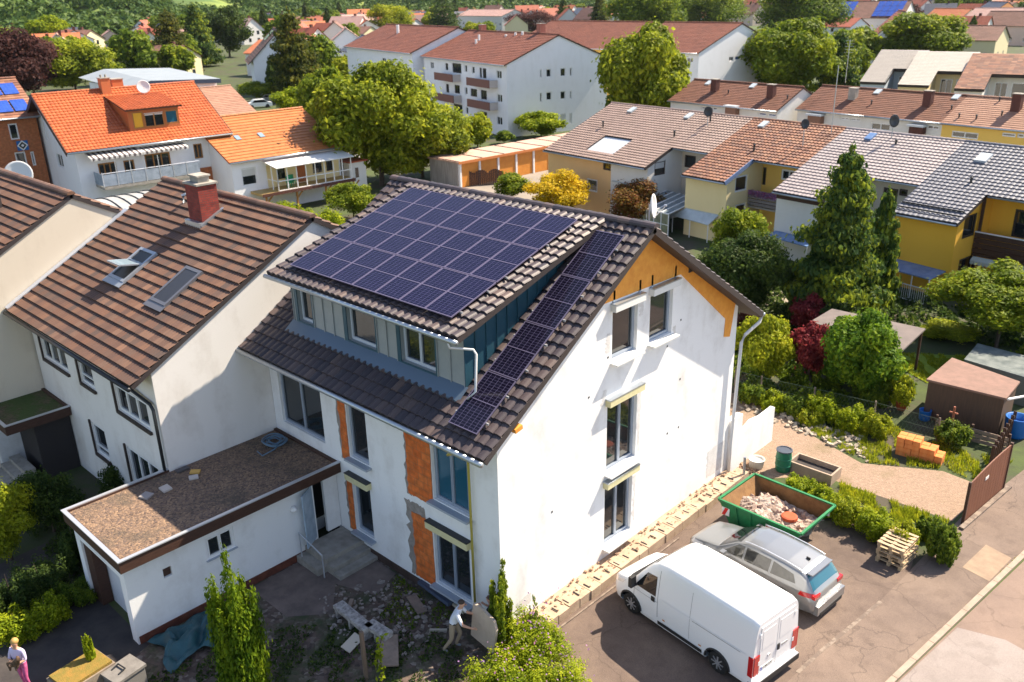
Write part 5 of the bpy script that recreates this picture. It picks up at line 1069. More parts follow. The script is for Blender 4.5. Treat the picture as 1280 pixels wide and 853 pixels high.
# remains of a white garden wall behind the house
T = thing('garden_wall', 'broken white plastered wall stub behind the far corner of the solar house', 'wall', (-.6, 14, GZ)); b = MB()
b.prism([(-.15, 12.05), (.1, 12.05), (.1, 12.8), (-.15, 12.8)], GZ, 1.9); b.build('pillar', WHITE, T)
b = MB(); P = [(12.8, 1.1), (13.2, .95), (13.9, 1.15), (14.6, 1.05), (15.6, 1.1), (15.6, GZ), (12.8, GZ)]
v = [b.pt((-.02, y, z_)) for y, z_ in P]; w = [b.pt((-.22, y, z_)) for y, z_ in P]; b.face(v); b.face(w[::-1])
for i in range(len(P)): j = (i+1) % len(P); b.face((v[i], w[i], w[j], v[j]))
b.build('wall_leaf', WHITE, T)
# ------------------------------------------------------------------ helpers for the houses further back
def Zf(ox, oy, s): return lambda x, y: (ox+x/s, oy+y/s)
za = Zf(0, 0, 5.3333); zb_ = Zf(220, 0, 5.3333); zc = Zf(440, 0, 5.3333); zdd = Zf(640, 0, 5.3333); ze_ = Zf(840, 0, 5.3333); zf_ = Zf(1040, 0, 5.3333)
zg = Zf(0, 130, 5.3333); zh = Zf(220, 100, 5.3333); zk = Zf(440, 100, 4.923); zm = Zf(660, 110, 5.3333); zn = Zf(840, 140, 5.3333); zo = Zf(1040, 130, 5.3333); zp = Zf(1040, 250, 5.3333)
def onplane(px, py, deg, axis, c):               # point on the plane u=c or v=c (or z=c) of a turned frame -> (u, v, z)
    U, V = fvec(deg); d = ray(px, py)
    if axis == 'z': t = (c-CAM[2])/d[2]
    else: A = U if axis == 'u' else V; t = (c-CAM[:2]@A)/(d[:2]@A)
    P = CAM+d*t; return P[:2]@U, P[:2]@V, P[2]
def onslope(px, py, deg, v0, z0, s):
    U, V = fvec(deg); n = np.array([-s*V[0], -s*V[1], 1]); P = np.array([V[0]*v0, V[1]*v0, z0]); d = ray(px, py); Q = CAM+d*((P-CAM)@n)/(d@n); return Q[:2]@U, Q[:2]@V, Q[2]
def wpx(side, deg, u0, u1, v0, v1, tl, br):      # a window rectangle on a wall from two photo points
    ax, c = {'F': ('v', v0), 'R': ('u', u1), 'L': ('u', u0)}[side]
    A = onplane(*tl, deg, ax, c); B = onplane(*br, deg, ax, c)
    f = {'F': lambda P: P[0]-u0, 'R': lambda P: P[1]-v0, 'L': lambda P: v1-P[1]}[side]
    return (side, min(f(A), f(B)), min(A[2], B[2]), max(f(A), f(B)), max(A[2], B[2]))
T_BEIGE = tilemat('tiles_pale_beige', [(.27,.19,.16), (.31,.22,.185), (.235,.165,.14), (.29,.205,.17)], .55, dirt=(.2, .13, .10), dirtamt=.3)
T_RUST = tilemat('tiles_rust_brown', [(.24,.10,.06), (.31,.145,.085), (.19,.08,.052), (.16,.08,.06), (.34,.17,.10)], .7, dirt=(.11, .06, .04), dirtamt=.55)
T_PALE = tilemat('tiles_pale_grey', [(.29,.25,.25), (.33,.285,.285), (.255,.22,.225)], .6, dirt=(.3, .25, .25), dirtamt=.25)
T_GREY = tilemat('tiles_blue_grey', [(.125,.13,.16), (.155,.16,.19), (.10,.105,.135)], .55, dirt=(.12, .12, .14), dirtamt=.35, spec=.35)
T_BRN2 = tilemat('tiles_red_brown', [(.165,.07,.042), (.195,.083,.05), (.135,.057,.035)], .7, dirt=(.13, .06, .04), dirtamt=.45)
T_TAN2 = tilemat('tiles_light_brown', [(.32,.17,.115), (.36,.20,.135), (.29,.15,.10)], .7, dirt=(.22, .13, .09), dirtamt=.3)
T_ORG = tilemat('tiles_bright_orange', [(.42,.10,.032), (.47,.125,.042), (.36,.085,.028)], .5, dirt=(.36, .08, .03), dirtamt=.3)
T_ORG2 = tilemat('tiles_soft_orange', [(.42,.145,.045), (.46,.17,.055), (.37,.125,.038)], .55, dirt=(.42, .15, .05), dirtamt=.35)
T_APT = tilemat('tiles_apartment_red', [(.185,.062,.038), (.215,.075,.045), (.155,.052,.033)], .75, dirt=(.13, .05, .035), dirtamt=.6, dscale=.25)
Y_STRONG = plaster('plaster_strong_yellow', (.84, .45, .045), (.68, .34, .035), .3); Y_PALE = plaster('plaster_pale_yellow', (.80, .66, .36), (.68, .54, .26), .3)
Y_MID = plaster('plaster_mid_yellow', (.80, .52, .12), (.65, .4, .08), .3); PEACH = plaster('plaster_peach', (.76, .48, .22), (.64, .39, .16), .3)
ORP = plaster('plaster_orange', (.60, .26, .05), (.48, .20, .04), .3); OFFW = plaster('plaster_off_white', (.70, .68, .64), (.5, .47, .43), .35)
mat('blue_sheet', (.10, .18, .36), .25, (.16, .26, .46), 1.2, spec=.6); mat('clear_roof', (.50, .55, .58), .2, (.4, .45, .48), 2); mat('white_sheet', (.50, .54, .58), .4)

# ------------------------------------------------------------------ the terrace of houses on the right (frame turned by -8 degrees)
RD_ = -8.0; RS = .40; EV, EZ = 36.97, 4.1; RV = 45.0; rcs = 1/math.hypot(1, RS); rsn = RS*rcs
def rz(v): return EZ+RS*(v-EV)
def rowunit(label, u0, u1, ext, wallE, wallR, tm, wins=(), endR=False, tw=.3, cl=.34, extra_skip=(), endL=False, rec=True, amp=.04, wallS=None):
    R = thing('terraced_house', label, 'house', ((u0+u1)/2, 45, GZ), RD_); W = u1-u0; ev = EV+.5; rv = 41.4; ue = u0+ext
    b = MB(); hz = lambda v: rz(v)-.14
    holes = [w[1:5] for w in wins if w[0] == 'F']
    facade(b, (u0+.02, ev, 0), (1, 0, 0), (0, -1, 0), [(0, GZ), (ext-.02, GZ), (ext-.02, hz(ev)), (0, hz(ev))], holes); b.build('wall', wallE, R)
    b = MB(); holes = [w[1:5] for w in wins if w[0] == 'R']
    facade(b, (ue, ev, 0), (0, 1, 0), (1, 0, 0), [(0, GZ), (rv-ev, GZ), (rv-ev, hz(rv)), (0, hz(ev))], holes); b.build('wall', wallS or wallE, R)
    if rec:
        b = MB(); holes = [w[1:5] for w in wins if w[0] == 'B']
        facade(b, (ue, rv, 0), (1, 0, 0), (0, -1, 0), [(0, GZ), (u1-ue-.02, GZ), (u1-ue-.02, hz(rv)), (0, hz(rv))], holes, .1); b.build('wall', wallR, R)
    b = MB(); v9 = 2*RV-EV-.5
    facade(b, (u1-.02, v9, 0), (-1, 0, 0), (0, 1, 0), [(0, GZ), (W-.04, GZ), (W-.04, hz(ev)), (0, hz(ev))])
    facade(b, (u1-.02, rv if not endR else rv, 0), (0, 1, 0), (1, 0, 0), [(0, GZ), (v9-rv, GZ), (v9-rv, hz(ev)), (RV-rv, hz(RV)), (0, hz(rv))])
    facade(b, (u0+.02, v9, 0), (0, -1, 0), (-1, 0, 0), [(0, GZ), (v9-ev, GZ), (v9-ev, hz(ev)), (v9-RV, hz(RV)), (0, hz(ev))])
    b.build('wall', OFFW, R)
    for w in wins:
        kw = dict(w[5]) if len(w) > 5 else {}
        O, r, n = {'F': ((u0+.02, ev, 0), (1, 0, 0), (0, -1, 0)), 'R': ((ue, ev, 0), (0, 1, 0), (1, 0, 0)), 'B': ((ue, rv, 0), (1, 0, 0), (0, -1, 0))}[w[0]]
        window(R, O, r, n, w[1:5], kw.get('frame', MATS['white_frame']), MATS['glass'], mull=kw.get('mull', 0), fw=.07, depth=.1, shut=kw.get('shut', 0))
    L = (RV-EV)/rcs; sk = [(ext+.18, W+1, -.5, (39.95-EV)/rcs)] if rec else []
    RF_ = tiles('roof', tm, MATS['rim_dark'], R, (u0, EV, EZ), (1, 0, 0), (0, rcs, rsn), W, L, tw, cl, amp, .05, 6, skip=sk+list(extra_skip), thick=.2)
    tiles('roof', tm, MATS['rim_dark'], R, (u0, 2*RV-EV, EZ), (1, 0, 0), (0, -rcs, rsn), W, L, tw, cl*2, amp, .04, 2, thick=.2)
    ridge('ridge_cap', tm, RF_, (u0, RV, rz(RV)+.02), (u1, RV, rz(RV)+.02), .12, .4)
    gutter(R, (u0, EV-.07, EZ-.1), (u0+ext+.15, EV-.07, EZ-.1), .06)
    if rec: gutter(R, (u0+ext+.3, 39.9, rz(39.95)-.1), (u1, 39.9, rz(39.95)-.1), .06)
    return R, RF_
def rw(side, u0, ext, tl, br, kw=None):
    ue = u0+ext; ev = EV+.5
    ax, c, f = {'F': ('v', ev, lambda P: P[0]-u0-.02), 'R': ('u', ue, lambda P: P[1]-ev), 'B': ('v', 41.4, lambda P: P[0]-ue)}[side]
    A = onplane(*tl, RD_, ax, c); B = onplane(*br, RD_, ax, c); t = (side, min(f(A), f(B)), min(A[2], B[2]), max(f(A), f(B)), max(A[2], B[2]))
    return t+((kw,) if kw else ())
def vents(R, RFm, pts, m=None, kind='skylight', size=(.5, .8)):
    for (px, py) in pts:
        u, v, z_ = onslope(px, py, RD_, EV, EZ, RS); b = MB(); N = Vector((0, -rsn, rcs)); S = Vector((0, rcs, rsn)); c = Vector((u, v, z_)) + N*.12
        b.M = Matrix(((1, 0, 0, c.x), (0, S.y, N.y, c.y), (0, S.z, N.z, c.z), (0, 0, 0, 1))); b.box((-size[0]/2, -size[1]/2, -.1), (size[0]/2, size[1]/2, .06))
        b.build(kind, m or MATS['clear_roof'], RFm)
def vpipe(RFm, pts, h=.45, deg=RD_, v0=EV, z0=EZ, s=RS, m=None):
    for (px, py) in pts:
        u, v, z_ = onslope(px, py, deg, v0, z0, s); b = MB(); b.tube([(u, v, z_-.1), (u, v, z_+h)], .07, 8); b.lathe((u, v, z_+h), [(.05, 0), (.11, .02), (.11, .07), (.02, .10)], 8); b.build('vent_pipe', MATS['dark_metal'], RFm)
DKF = dict(frame=MATS['dark_frame'])
uA1, uA2, uB, uC, uD, uE = -41.5, -33.85, -26.1, -18.25, -9.95, -2.0
# first house: peach, with a white panel let into its roof
pu0, pu1 = 37.72-EV, 40.1-EV
R, F_ = rowunit('peach terraced house with a white panel let into its beige tiled roof', uA1, uA2, uA2-uA1, PEACH, PEACH, T_BEIGE, [rw('F', uA1, 7.6, zm(390, 600), zm(462, 700)), rw('F', uA1, 7.6, zm(500, 488), zm(556, 556), DKF)], rec=False, extra_skip=[(4.25, 7.4, .9, 3.4)])
b = MB(); sa, sb = .86/1, 3.45
S = Vector((0, rcs, rsn)); P0 = Vector((0, EV, EZ))
for (x0, x1) in ((uA1+4.22, uA2-.2),): p = [P0+S*sa, P0+S*sb]; b.poly([(x0, p[0].y, p[0].z-.06), (x1, p[0].y, p[0].z-.06), (x1, p[1].y, p[1].z-.06), (x0, p[1].y, p[1].z-.06)])
b.build('roof_panel', MATS['white_sheet'], F_)
vents(R, F_, [zm(695, 155)]); vpipe(F_, [zm(500, 265)])
R, F_ = rowunit('white terraced house with beige tiled roof and glazed pergola in front', uA2, uB, 3.95, OFFW, CREAM, T_BEIGE, [rw('R', uA2, 3.95, zm(845, 495), zm(915, 575), dict(shut=.45, frame=MATS['dark_frame'])), rw('B', uA2, 3.95, zm(1045, 445), zm(1115, 540), DKF)])
vents(R, F_, [zm(1075, 195)]); vpipe(F_, [zm(975, 330)]); vpipe(F_, [zm(1215, 230)], .9)
R, F_ = rowunit('pale yellow terraced house with rust brown roof and flower balcony', uB, uC, 3.75, Y_PALE, Y_MID, T_RUST, [rw('R', uB, 3.75, zn(425, 432), zn(500, 522)), rw('B', uB, 3.75, zn(570, 362), zn(622, 490), DKF), rw('B', uB, 3.75, zn(730, 380), zn(830, 470), dict(mull=1)), rw('R', uB, 3.75, zn(425, 620), zn(490, 690))])
vents(R, F_, [zn(612, 92)]); vpipe(F_, [zn(545, 265)])
b = MB(); S = Vector((0, rcs, rsn)); b.bar((uB+3.95, EV-.02, EZ-.08), (uB+3.95, 39.95, rz(39.95)-.08), .06, .3); b.build('verge_board', mat('verge_blue', (.14, .20, .34), .5), F_)
BC = thing('balcony', 'grey balcony crowded with pink and purple flowers on the pale yellow house', 'balcony', (uB+5.7, 40, 2.2), RD_); b = MB(); b.box((uB+3.8, 39.9, 1.9), (uC-.05, 41.35, 2.02)); b.build('slab', MATS['concrete'], BC)
for zz in (2.1, 2.35, 2.6): b = MB(); b.box((uB+3.8, 39.86, zz), (uC-.05, 39.92, zz+.2)); b.build('board', mat('board_grey', (.22, .2, .19), .8, (.15, .13, .13), 5), BC)
q = np.column_stack([uB+3.85+rs.rand(1400)*3.9, 39.75+rs.rand(1400)*.35, 2.72+rs.rand(1400)**.8*.42]); V_, F__ = leafquads(q, .07, rs); npmesh('flowers', V_, F__, LIL, BC)
R, F_ = rowunit('white terraced house with a pale grey pantile roof and blue canopy', uC, uD, 3.55, OFFW, CREAM, T_PALE, amp=.026, wins= [rw('B', uC, 3.55, zo(345, 555), zo(430, 660), DKF), rw('B', uC, 3.55, zo(450, 565), zo(500, 620), DKF)])
vents(R, F_, [zo(258, 228)], MATS['blue_sheet']); vpipe(F_, [zo(425, 272)], .25)
b = MB(); b.box((uC, 37.455, 3.55), (uC+3.6, 37.465, 4.1)); b.build('soffit_board', MATS['brown_wood'], R)
R, F_ = rowunit('strong yellow end terrace house with a blue grey tiled roof and dark wooden balcony', uD, uE+6, 3.75, Y_STRONG, Y_STRONG, T_GREY, amp=.026, wins= [rw('R', uD, 3.75, zp(890, 112), zp(950, 235), DKF), rw('R', uD, 3.75, zp(850, 400), zp(912, 545), DKF), rw('B', uD, 3.75, zo(1225, 700), zo(1280, 900), dict(frame=MATS['dark_frame'])), rw('B', uD, 3.75, zp(985, 400), zp(1010, 470), DKF)])
vents(R, F_, [zo(1010, 370)], MATS['white_sheet'], size=(.7, .9)); vpipe(F_, [zo(925, 530)], .3)
for t in np.linspace(.5, .95, 2): b = MB(); b.bar((uD+.1, EV+t, EZ+.4*t+.12), (uD+3.8, EV+t, EZ+.4*t+.12), .04, .08); b.build('snow_guard', MATS['dark_metal'], F_)
BC = thing('balcony', 'dark brown wooden balcony on the strong yellow house', 'balcony', (uD+6, 40, 1.9), RD_); b = MB(); b.box((uD+3.8, 39.7, 1.75), (uE+6, 41.35, 1.9)); b.build('slab', MATS['brown_wood'], BC)
for zz in (1.95, 2.25, 2.55, 2.85): b = MB(); b.box((uD+3.8, 39.66, zz), (uE+6, 39.72, zz+.27)); b.build('board', MATS['brown_wood'], BC)
b = MB(); b.box((uD+3.8, 39.62, 3.14), (uE+6, 39.76, 3.19)); b.build('handrail', MATS['white_frame'], BC)
for x in (uD+3.86, uD+8): b = MB(); b.box((x, 39.8, GZ), (x+.14, 39.94, 5.1)); b.build('post', MATS['brown_wood'], BC)
T = thing('awning', 'scalloped pale awning under the dark balcony of the yellow house', 'awning', (uD+6, 39.5, 1.6), RD_); b = MB(); n = 30
for i in range(n): x0 = uD+3.95+i*.22; b.poly([(x0, 39.6, 1.74), (x0+.22, 39.6, 1.74), (x0+.22, 39.3, 1.55), (x0, 39.3, 1.55)]); b.poly([(x0, 39.3, 1.55), (x0+.22, 39.3, 1.55), (x0+.20, 39.28, 1.36), (x0+.11, 39.28, 1.32), (x0+.02, 39.28, 1.36)])
b.build('cloth', mat('awning_pale', (.55, .56, .5), .8, (.35, .42, .42), 9, stretch=(5, 1, 1)), T)
def canopy(label, wallpts, outz, outpts, m, posts=2, wz=None, cat='canopy', hposts=True):
    A = [onplane(*p, RD_, 'v', EV+.45) for p in wallpts]; B = [(*Guv(*p, outz, RD_), outz) for p in outpts]
    T = thing('canopy', label, cat, (A[0][0], A[0][1], GZ), RD_); b = MB(); P = [A[0], A[1], B[1], B[0]]; b.poly(P); b.poly([(p[0], p[1], p[2]+.03) for p in P]); 
    for i in range(4): p, q = P[i], P[(i+1) % 4]; b.bar((p[0], p[1], p[2]+.01), (q[0], q[1], q[2]+.01), .06, .06)
    for k in range(1, 5): f = k/5; b.bar(tuple(A[0][j]*(1-f)+A[1][j]*f for j in range(2))+(A[0][2]*(1-f)+A[1][2]*f+.04,), tuple(B[0][j]*(1-f)+B[1][j]*f for j in range(2))+(outz+.04,), .03, .03)
    b.build('roof_sheet', m, T)
    for k in range(posts): f = k/max(1, posts-1); x = B[0][0]*(1-f)+B[1][0]*f; y = B[0][1]*(1-f)+B[1][1]*f; b = MB(); b.bar((x, y, GZ), (x, y, outz), .05, .05); b.build('post', MATS['white_frame'], T)
    return T, A, B
T, A_, B_ = canopy('blue glazed canopy with white posts in front of the strong yellow house', [zp(400, 390), zp(755, 480)], 1.0, [zp(320, 445), zp(650, 532)], MATS['blue_sheet'], 4)
FE = thing('railing', 'white metal garden railing under the blue canopy', 'railing', (B_[0][0], B_[0][1], GZ), RD_); b = MB(); p, q = np.array(B_[0][:2])+[-.4, -.5], np.array(B_[1][:2])+[.1, -.5]
for zz in (GZ+.08, GZ+.95): b.bar((*p, zz), (*q, zz), .04, .04)
b.build('rail', MATS['white_frame'], FE)
for k in range(30): f = k/29; x = p*(1-f)+q*f; b = MB(); b.bar((*x, GZ+.1), (*x, GZ+.93), .018, .018); b.build('bar', MATS['white_frame'], FE)
canopy('blue ribbed canopy at the foot of the white terraced house', [zn(690, 795), zn(935, 850)], 1.2, [zn(640, 830), zn(900, 900)], MATS['blue_sheet'], 2)
canopy('clear corrugated canopy at the foot of the pale yellow house', [zn(95, 645), zn(310, 690)], .9, [zn(5, 690), zn(240, 755)], MATS['clear_roof'], 3)
canopy('small clear porch roof between the peach and the white house', [zm(565, 620), zm(665, 640)], 1.3, [zm(475, 668), zm(560, 700)], MATS['clear_roof'], 2)
# glazed pergola before the white house
T = thing('conservatory', 'white conservatory with a sloping glass roof beside the white terraced house', 'conservatory', (uA2+5.6, 38.5, GZ), RD_)
x0, x1, v0_, v1_ = uA2+4.05, uB-.1, 35.9, 39.6; b = MB()
for k in range(6): x = x0+(x1-x0)*k/5; b.bar((x, v0_, 1.35), (x, v1_, 2.0), .07, .08); b.bar((x, v0_, GZ), (x, v0_, 1.35), .06, .06)
b.bar((x0, v0_, 1.35), (x1, v0_, 1.35), .08, .1); b.bar((x0, v0_, .5), (x1, v0_, .5), .04, .05); b.build('frame', MATS['white_frame'], T)
b = MB(); b.poly([(x0, v0_, 1.34), (x1, v0_, 1.34), (x1, v1_, 1.99), (x0, v1_, 1.99)]); b.build('pane', mat('glass_roof', (.10, .14, .16), .05, (.22, .26, .27), 1.5, spec=.9), T)
b = MB(); b.poly([(x0, v0_+.01, GZ), (x1, v0_+.01, GZ), (x1, v0_+.01, 1.3), (x0, v0_+.01, 1.3)]); b.build('pane', mat('glass_front', (.16, .17, .10), .05, (.25, .27, .2), 2, spec=.8), T)
# poles, aerials and dishes on the terrace roofs
def aerial(label, px, py, h, deg, v0, z0, s, dish_r=0, bars=0, name='aerial', cat='aerial', group=None):
    u, v, z_ = onslope(px, py, deg, v0, z0, s); T = thing(name, label, cat, (u, v, z_), deg, group); b = MB(); b.tube([(u, v, z_-.2), (u, v, z_+h)], .03, 6)
    for k in range(bars): b.bar((u-.5, v, z_+h-.1-.28*k), (u+.5, v, z_+h-.1-.28*k), .02, .02)
    b.build('mast', MATS['zinc'], T)
    if dish_r: b = MB(); b.M = Matrix.Translation((u+.1, v-.1, z_+h-.3)) @ Matrix.Rotation(rad(82), 4, 'Y') @ Matrix.Rotation(.3, 4, 'X'); b.lathe((0, 0, 0), [(.03, -.10), (dish_r*.6, -.07), (dish_r, 0), (dish_r*.97, .02), (dish_r*.6, -.04), (.03, -.07)], 20); b.build('reflector', MATS['dark_metal'], T, smooth=True)
aerial('thin mast with a dark dish on the beige tiled roof', *zm(1195, 262), 1.5, RD_, EV, EZ, RS, .4); aerial('mast with a dark dish on the rust brown roof', *zn(870, 235), 1.9, RD_, EV, EZ, RS, .35)
aerial('short mast with a dark dish on the pale grey roof', *zo(395, 235), 1.5, RD_, EV, EZ, RS, .42); aerial('tall bare mast on the ridge of the rust brown roof', *zn(1060, 150), 4.6, RD_, EV, EZ, RS)

# ------------------------------------------------------------------ second terrace
S2 = .45
def row2(label, u0, u1, v0, tm, wall, wins, chims=(), pipes=(), og=.12, roofl=()):
    vr = v0+.35+4.3+.0; rows = [wpx('F', RD_, u0, u1, v0+.4, v0+8.6, *w[:2])+((w[2],) if len(w) > 2 else ()) for w in wins]
    R, F_ = house('terraced_house', label, RD_, u0, u1, v0+.4, v0+8.4, GZ, 5.0+.4*S2-.1, S2, wall, tm, MATS['brown_wood'], rows, ov=.4, og=og, tw=.6, cl=.32, k=2, amp=.005, step=.035, cat='house')
    for (px, py, h, m) in chims:
        u, v, z_ = onslope(px, py, RD_, v0, 5.0, S2); chimney(R, u, v, z_-.3, z_+h, .75, .6, m, cap=MATS['concrete'], roofpart=F_)
    vpipe(F_, pipes, .35, RD_, v0, 5.0, S2)
    for (px, py) in roofl:
        u, v, z_ = onslope(px, py, RD_, v0, 5.0, S2); b = MB(); b.obox((u, v, z_+.12), (.6, .8, .12), (math.atan(S2), 0, 0)); b.build('skylight', MATS['clear_roof'], F_)
    return R
CHD = mat('chimney_dark_brown', (.10, .035, .025), .8, (.07, .025, .02), 5)
BW = dict(mull=0, glass=mat('glass_sky', (.06, .12, .28), .05, spec=.9))
row2('white terraced house with two dark chimneys on its red brown roof', -52.3, -38.1, 64.6, T_BRN2, OFFW, [(ze_(195, 710), ze_(228, 733)), (ze_(235, 712), ze_(262, 735)), (ze_(270, 714), ze_(300, 738)), (ze_(575, 748), ze_(628, 776), BW), (ze_(640, 755), ze_(694, 783), BW)], [(*ze_(285, 610), 1.25, CHD), (*ze_(660, 650), 1.25, CHD)], [ze_(375, 628), ze_(768, 665)], roofl=[ze_(245, 560), ze_(540, 580)])
row2('white terraced house with one pale and one dark chimney on its brown roof', -37.6, -30.0, 67.3, T_BRN2, OFFW, [(ze_(1120, 780), ze_(1180, 805)), (ze_(1192, 786), ze_(1256, 812))], [(*ze_(1205, 660), 1.0, MATS['concrete'])], [zf_(262, 700)], og=.02, roofl=[zf_(305, 620)])
row2('white terraced house below the tall dark chimney in the brown row', -30.0, -22.6, 67.3, T_BRN2, OFFW, [(zo(262, 122), zo(385, 185), dict(mull=1)), (zo(590, 135), zo(625, 165)), (zo(635, 140), zo(712, 175))], [(*zf_(636, 705), 1.3, CHD)], [zf_(795, 735)], og=.02, roofl=[zf_(828, 655)])
row2('orange yellow terraced house with light brown roof at the right edge', -22.6, -6, 67.3, T_TAN2, Y_MID, [(zo(800, 178), zo(970, 240), dict(mull=1)), (zo(1135, 190), zo(1222, 225), dict(mull=0)), (zo(1236, 196), zo(1278, 230), dict(mull=0))], [(*zf_(1225, 740), 1.4, CHD)], [zf_(1130, 775), zf_(960, 800), zf_(845, 790), zf_(1115, 680)], og=.02)
for k, (lb, p) in enumerate([('brown balcony cupboard on the white house under the dark chimneys', (ze_(355, 715), ze_(420, 770), 64.9)), ('brown balcony cupboard on the white house with the pale chimney', (ze_(905, 770), ze_(985, 830), 67.6)), ('dark red balcony cupboard on the white house by the yellow one', (zo(515, 150), zo(598, 208), 67.6))]):
    a_, b2, vv = p; A = onplane(*a_, RD_, 'v', vv-.6); B = onplane(*b2, RD_, 'v', vv-.6); T = thing('balcony', lb, 'balcony', (A[0], vv, B[2]), RD_); b = MB(); b.box((A[0], vv-.6, B[2]), (B[0], vv+.08, A[2])); b.build('panel', mat('balcony_brown', (.22, .11, .07), .7) if k < 2 else CHD, T); b = MB(); b.box((A[0]-.15, vv-.8, A[2]+.02), (B[0]+.1, vv+.08, A[2]+.2)); b.build('cover', MATS['white_sheet'], T)
aerial('tall aerial with cross bars behind the white terraced house', *zf_(90, 540), 4.0, RD_, 67.3, 5, S2, 0, 5)

# third terrace, light roofs
R3 = 8.0; S3 = .38
def row3(label, u0, u1, v0, ext, tm, wall, wr, tl=.0):
    R = thing('terraced_house', label, 'house', ((u0+u1)/2, v0+5, GZ), R3); cs_ = 1/math.hypot(1, S3); W = u1-u0; vr = v0+9.0; hz = lambda v: 5+S3*(v-v0)-.2
    b = MB(); facade(b, (u0, v0+.4, 0), (1, 0, 0), (0, -1, 0), [(0, GZ), (ext, GZ), (ext, hz(v0+.4)), (0, hz(v0+.4))]); facade(b, (u0+ext, v0+.4, 0), (0, 1, 0), (1, 0, 0), [(0, GZ), (4.5, GZ), (4.5, hz(v0+4.9)), (0, hz(v0+.4))])
    wn_ = [(.6, 3.6, 2.0, 5.4), (2.4, 3.6, max(3.0, W-ext-.5), 5.4)] if W-ext > 3 else []
    facade(b, (u0+ext, v0+4.9, 0), (1, 0, 0), (0, -1, 0), [(0, GZ), (W-ext, GZ), (W-ext, hz(v0+4.9)), (0, hz(v0+4.9))], wn_, .1)
    facade(b, (u1, v0+4.9, 0), (0, 1, 0), (1, 0, 0), [(0, GZ), (12, GZ), (12, 5), (4.1, hz(vr)), (0, hz(v0+4.9))]); b.build('wall', wall, R)
    for w in wn_: window(R, (u0+ext, v0+4.9, 0), (1, 0, 0), (0, -1, 0), w, MATS['white_frame'], MATS['glass'], 1, .08)
    F_ = tiles('roof', tm, MATS['rim_dark'], R, (u0, v0, 5), (1, 0, 0), (0, cs_, S3*cs_), W, 9.0/cs_, .6, .4, .004, .02, 2, skip=[(ext+.2, W+1, -1, 3.6/cs_)], thick=.35)
    tiles('roof', tm, MATS['rim_dark'], R, (u0, v0+18, 5), (1, 0, 0), (0, -cs_, S3*cs_), W, 9.0/cs_, .6, .8, .004, .02, 2, thick=.3); return R, F_
T_LG = tilemat('roof_light_grey', [(.30, .275, .25), (.33, .30, .27)], .7, dirt=(.3, .27, .24), dirtamt=.4, dscale=.3); T_LW = tilemat('roof_cream_white', [(.42, .38, .33), (.45, .41, .36)], .7, dirt=(.45, .4, .35), dirtamt=.3, dscale=.3)
row3('white house with a flat toned light grey roof behind the brown terrace', -19.7, -13.6, 106.2, 3.0, T_LG, plaster('plaster_bluish', (.5, .58, .66), (.4, .46, .52), .3), OFFW)
row3('cream walled house with a cream white roof behind the brown terrace', -14.6, -7.2, 104.3, 3.4, T_LW, Y_PALE, OFFW)
row3('white house with a mossy brown roof at the right edge behind the terrace', -7.7, 4.0, 102.0, 3.0, T_RUST, OFFW, OFFW)

# ------------------------------------------------------------------ garages with orange doors
GD = 87.0; gv, gu0, gu1, gzr = 48.1, 39.3, 51.4, 2.1
T = thing('garage_block', 'long row of garages with orange doors and a flat rusty pink roof', 'garage', ((gu0+gu1)/2, gv+2, GZ), GD)
b = MB(); b.box((gu0, gv+.25, GZ), (gu1+9, gv+4.4, gzr-.16)); b.build('wall', mat('old_concrete_wall', (.42, .38, .34), .9, (.28, .25, .23), 1.5, stretch=(1, 4, .4)), T)
b = MB(); b.box((gu0-.15, gv-.15, gzr-.15), (gu1+9, gv+4.5, gzr)); b.build('roof', mat('rusty_pink_roof', (.42, .26, .20), .85, (.55, .36, .28), .8), T)
for k in range(7): x = gu0+k*2.85; b = MB(); b.box((x-.04, gv-.12, gzr+.002), (x+.04, gv+4.45, gzr+.05)); b.build('roof_seam', MATS['rim_dark'], T)
b = MB(); b.box((gu0-.15, gv-.18, gzr-.22), (gu1+9, gv-.152, gzr+.03)); b.build('fascia', mat('fascia_orange', (.50, .17, .05), .7), T)
GDm = mat('garage_door_orange', (.62, .25, .04), .6, (.54, .20, .03), 2)
n = 5
for k in range(7):
    x = gu0+.2+k*2.42; b = MB(); b.box((x+.12, gv+.1, GZ+.02), (x+2.28, gv+.245, gzr-.25)); b.build('garage_door', GDm if k != 5 else PEACH, T)
    b = MB(); b.box((x-.1, gv+.0, GZ), (x+.1, gv+.247, gzr-.24)); b.build('pillar', MATS['white_frame'], T)
T = thing('gate', 'dark brown wooden gate with rounded tops before the garages', 'gate', (gu0, gv-2.5, GZ), GD); pA = Guv(*zk(660, 660), GZ, GD); pB = Guv(*zk(935, 640), GZ, GD)
n = 24
b = MB()
for i in range(n):
    f0, f1 = i/n, (i+.9)/n; h = .95+.30*abs(math.sin(f0*math.pi*3.2))+.25; p = [pA[j]*(1-f0)+pB[j]*f0 for j in range(2)]; q = [pA[j]*(1-f1)+pB[j]*f1 for j in range(2)]; b.bar((p[0], p[1], GZ+h/2), (q[0], q[1], GZ+h/2), .04, h)
b.build('panel', MATS['brown_wood'], T)

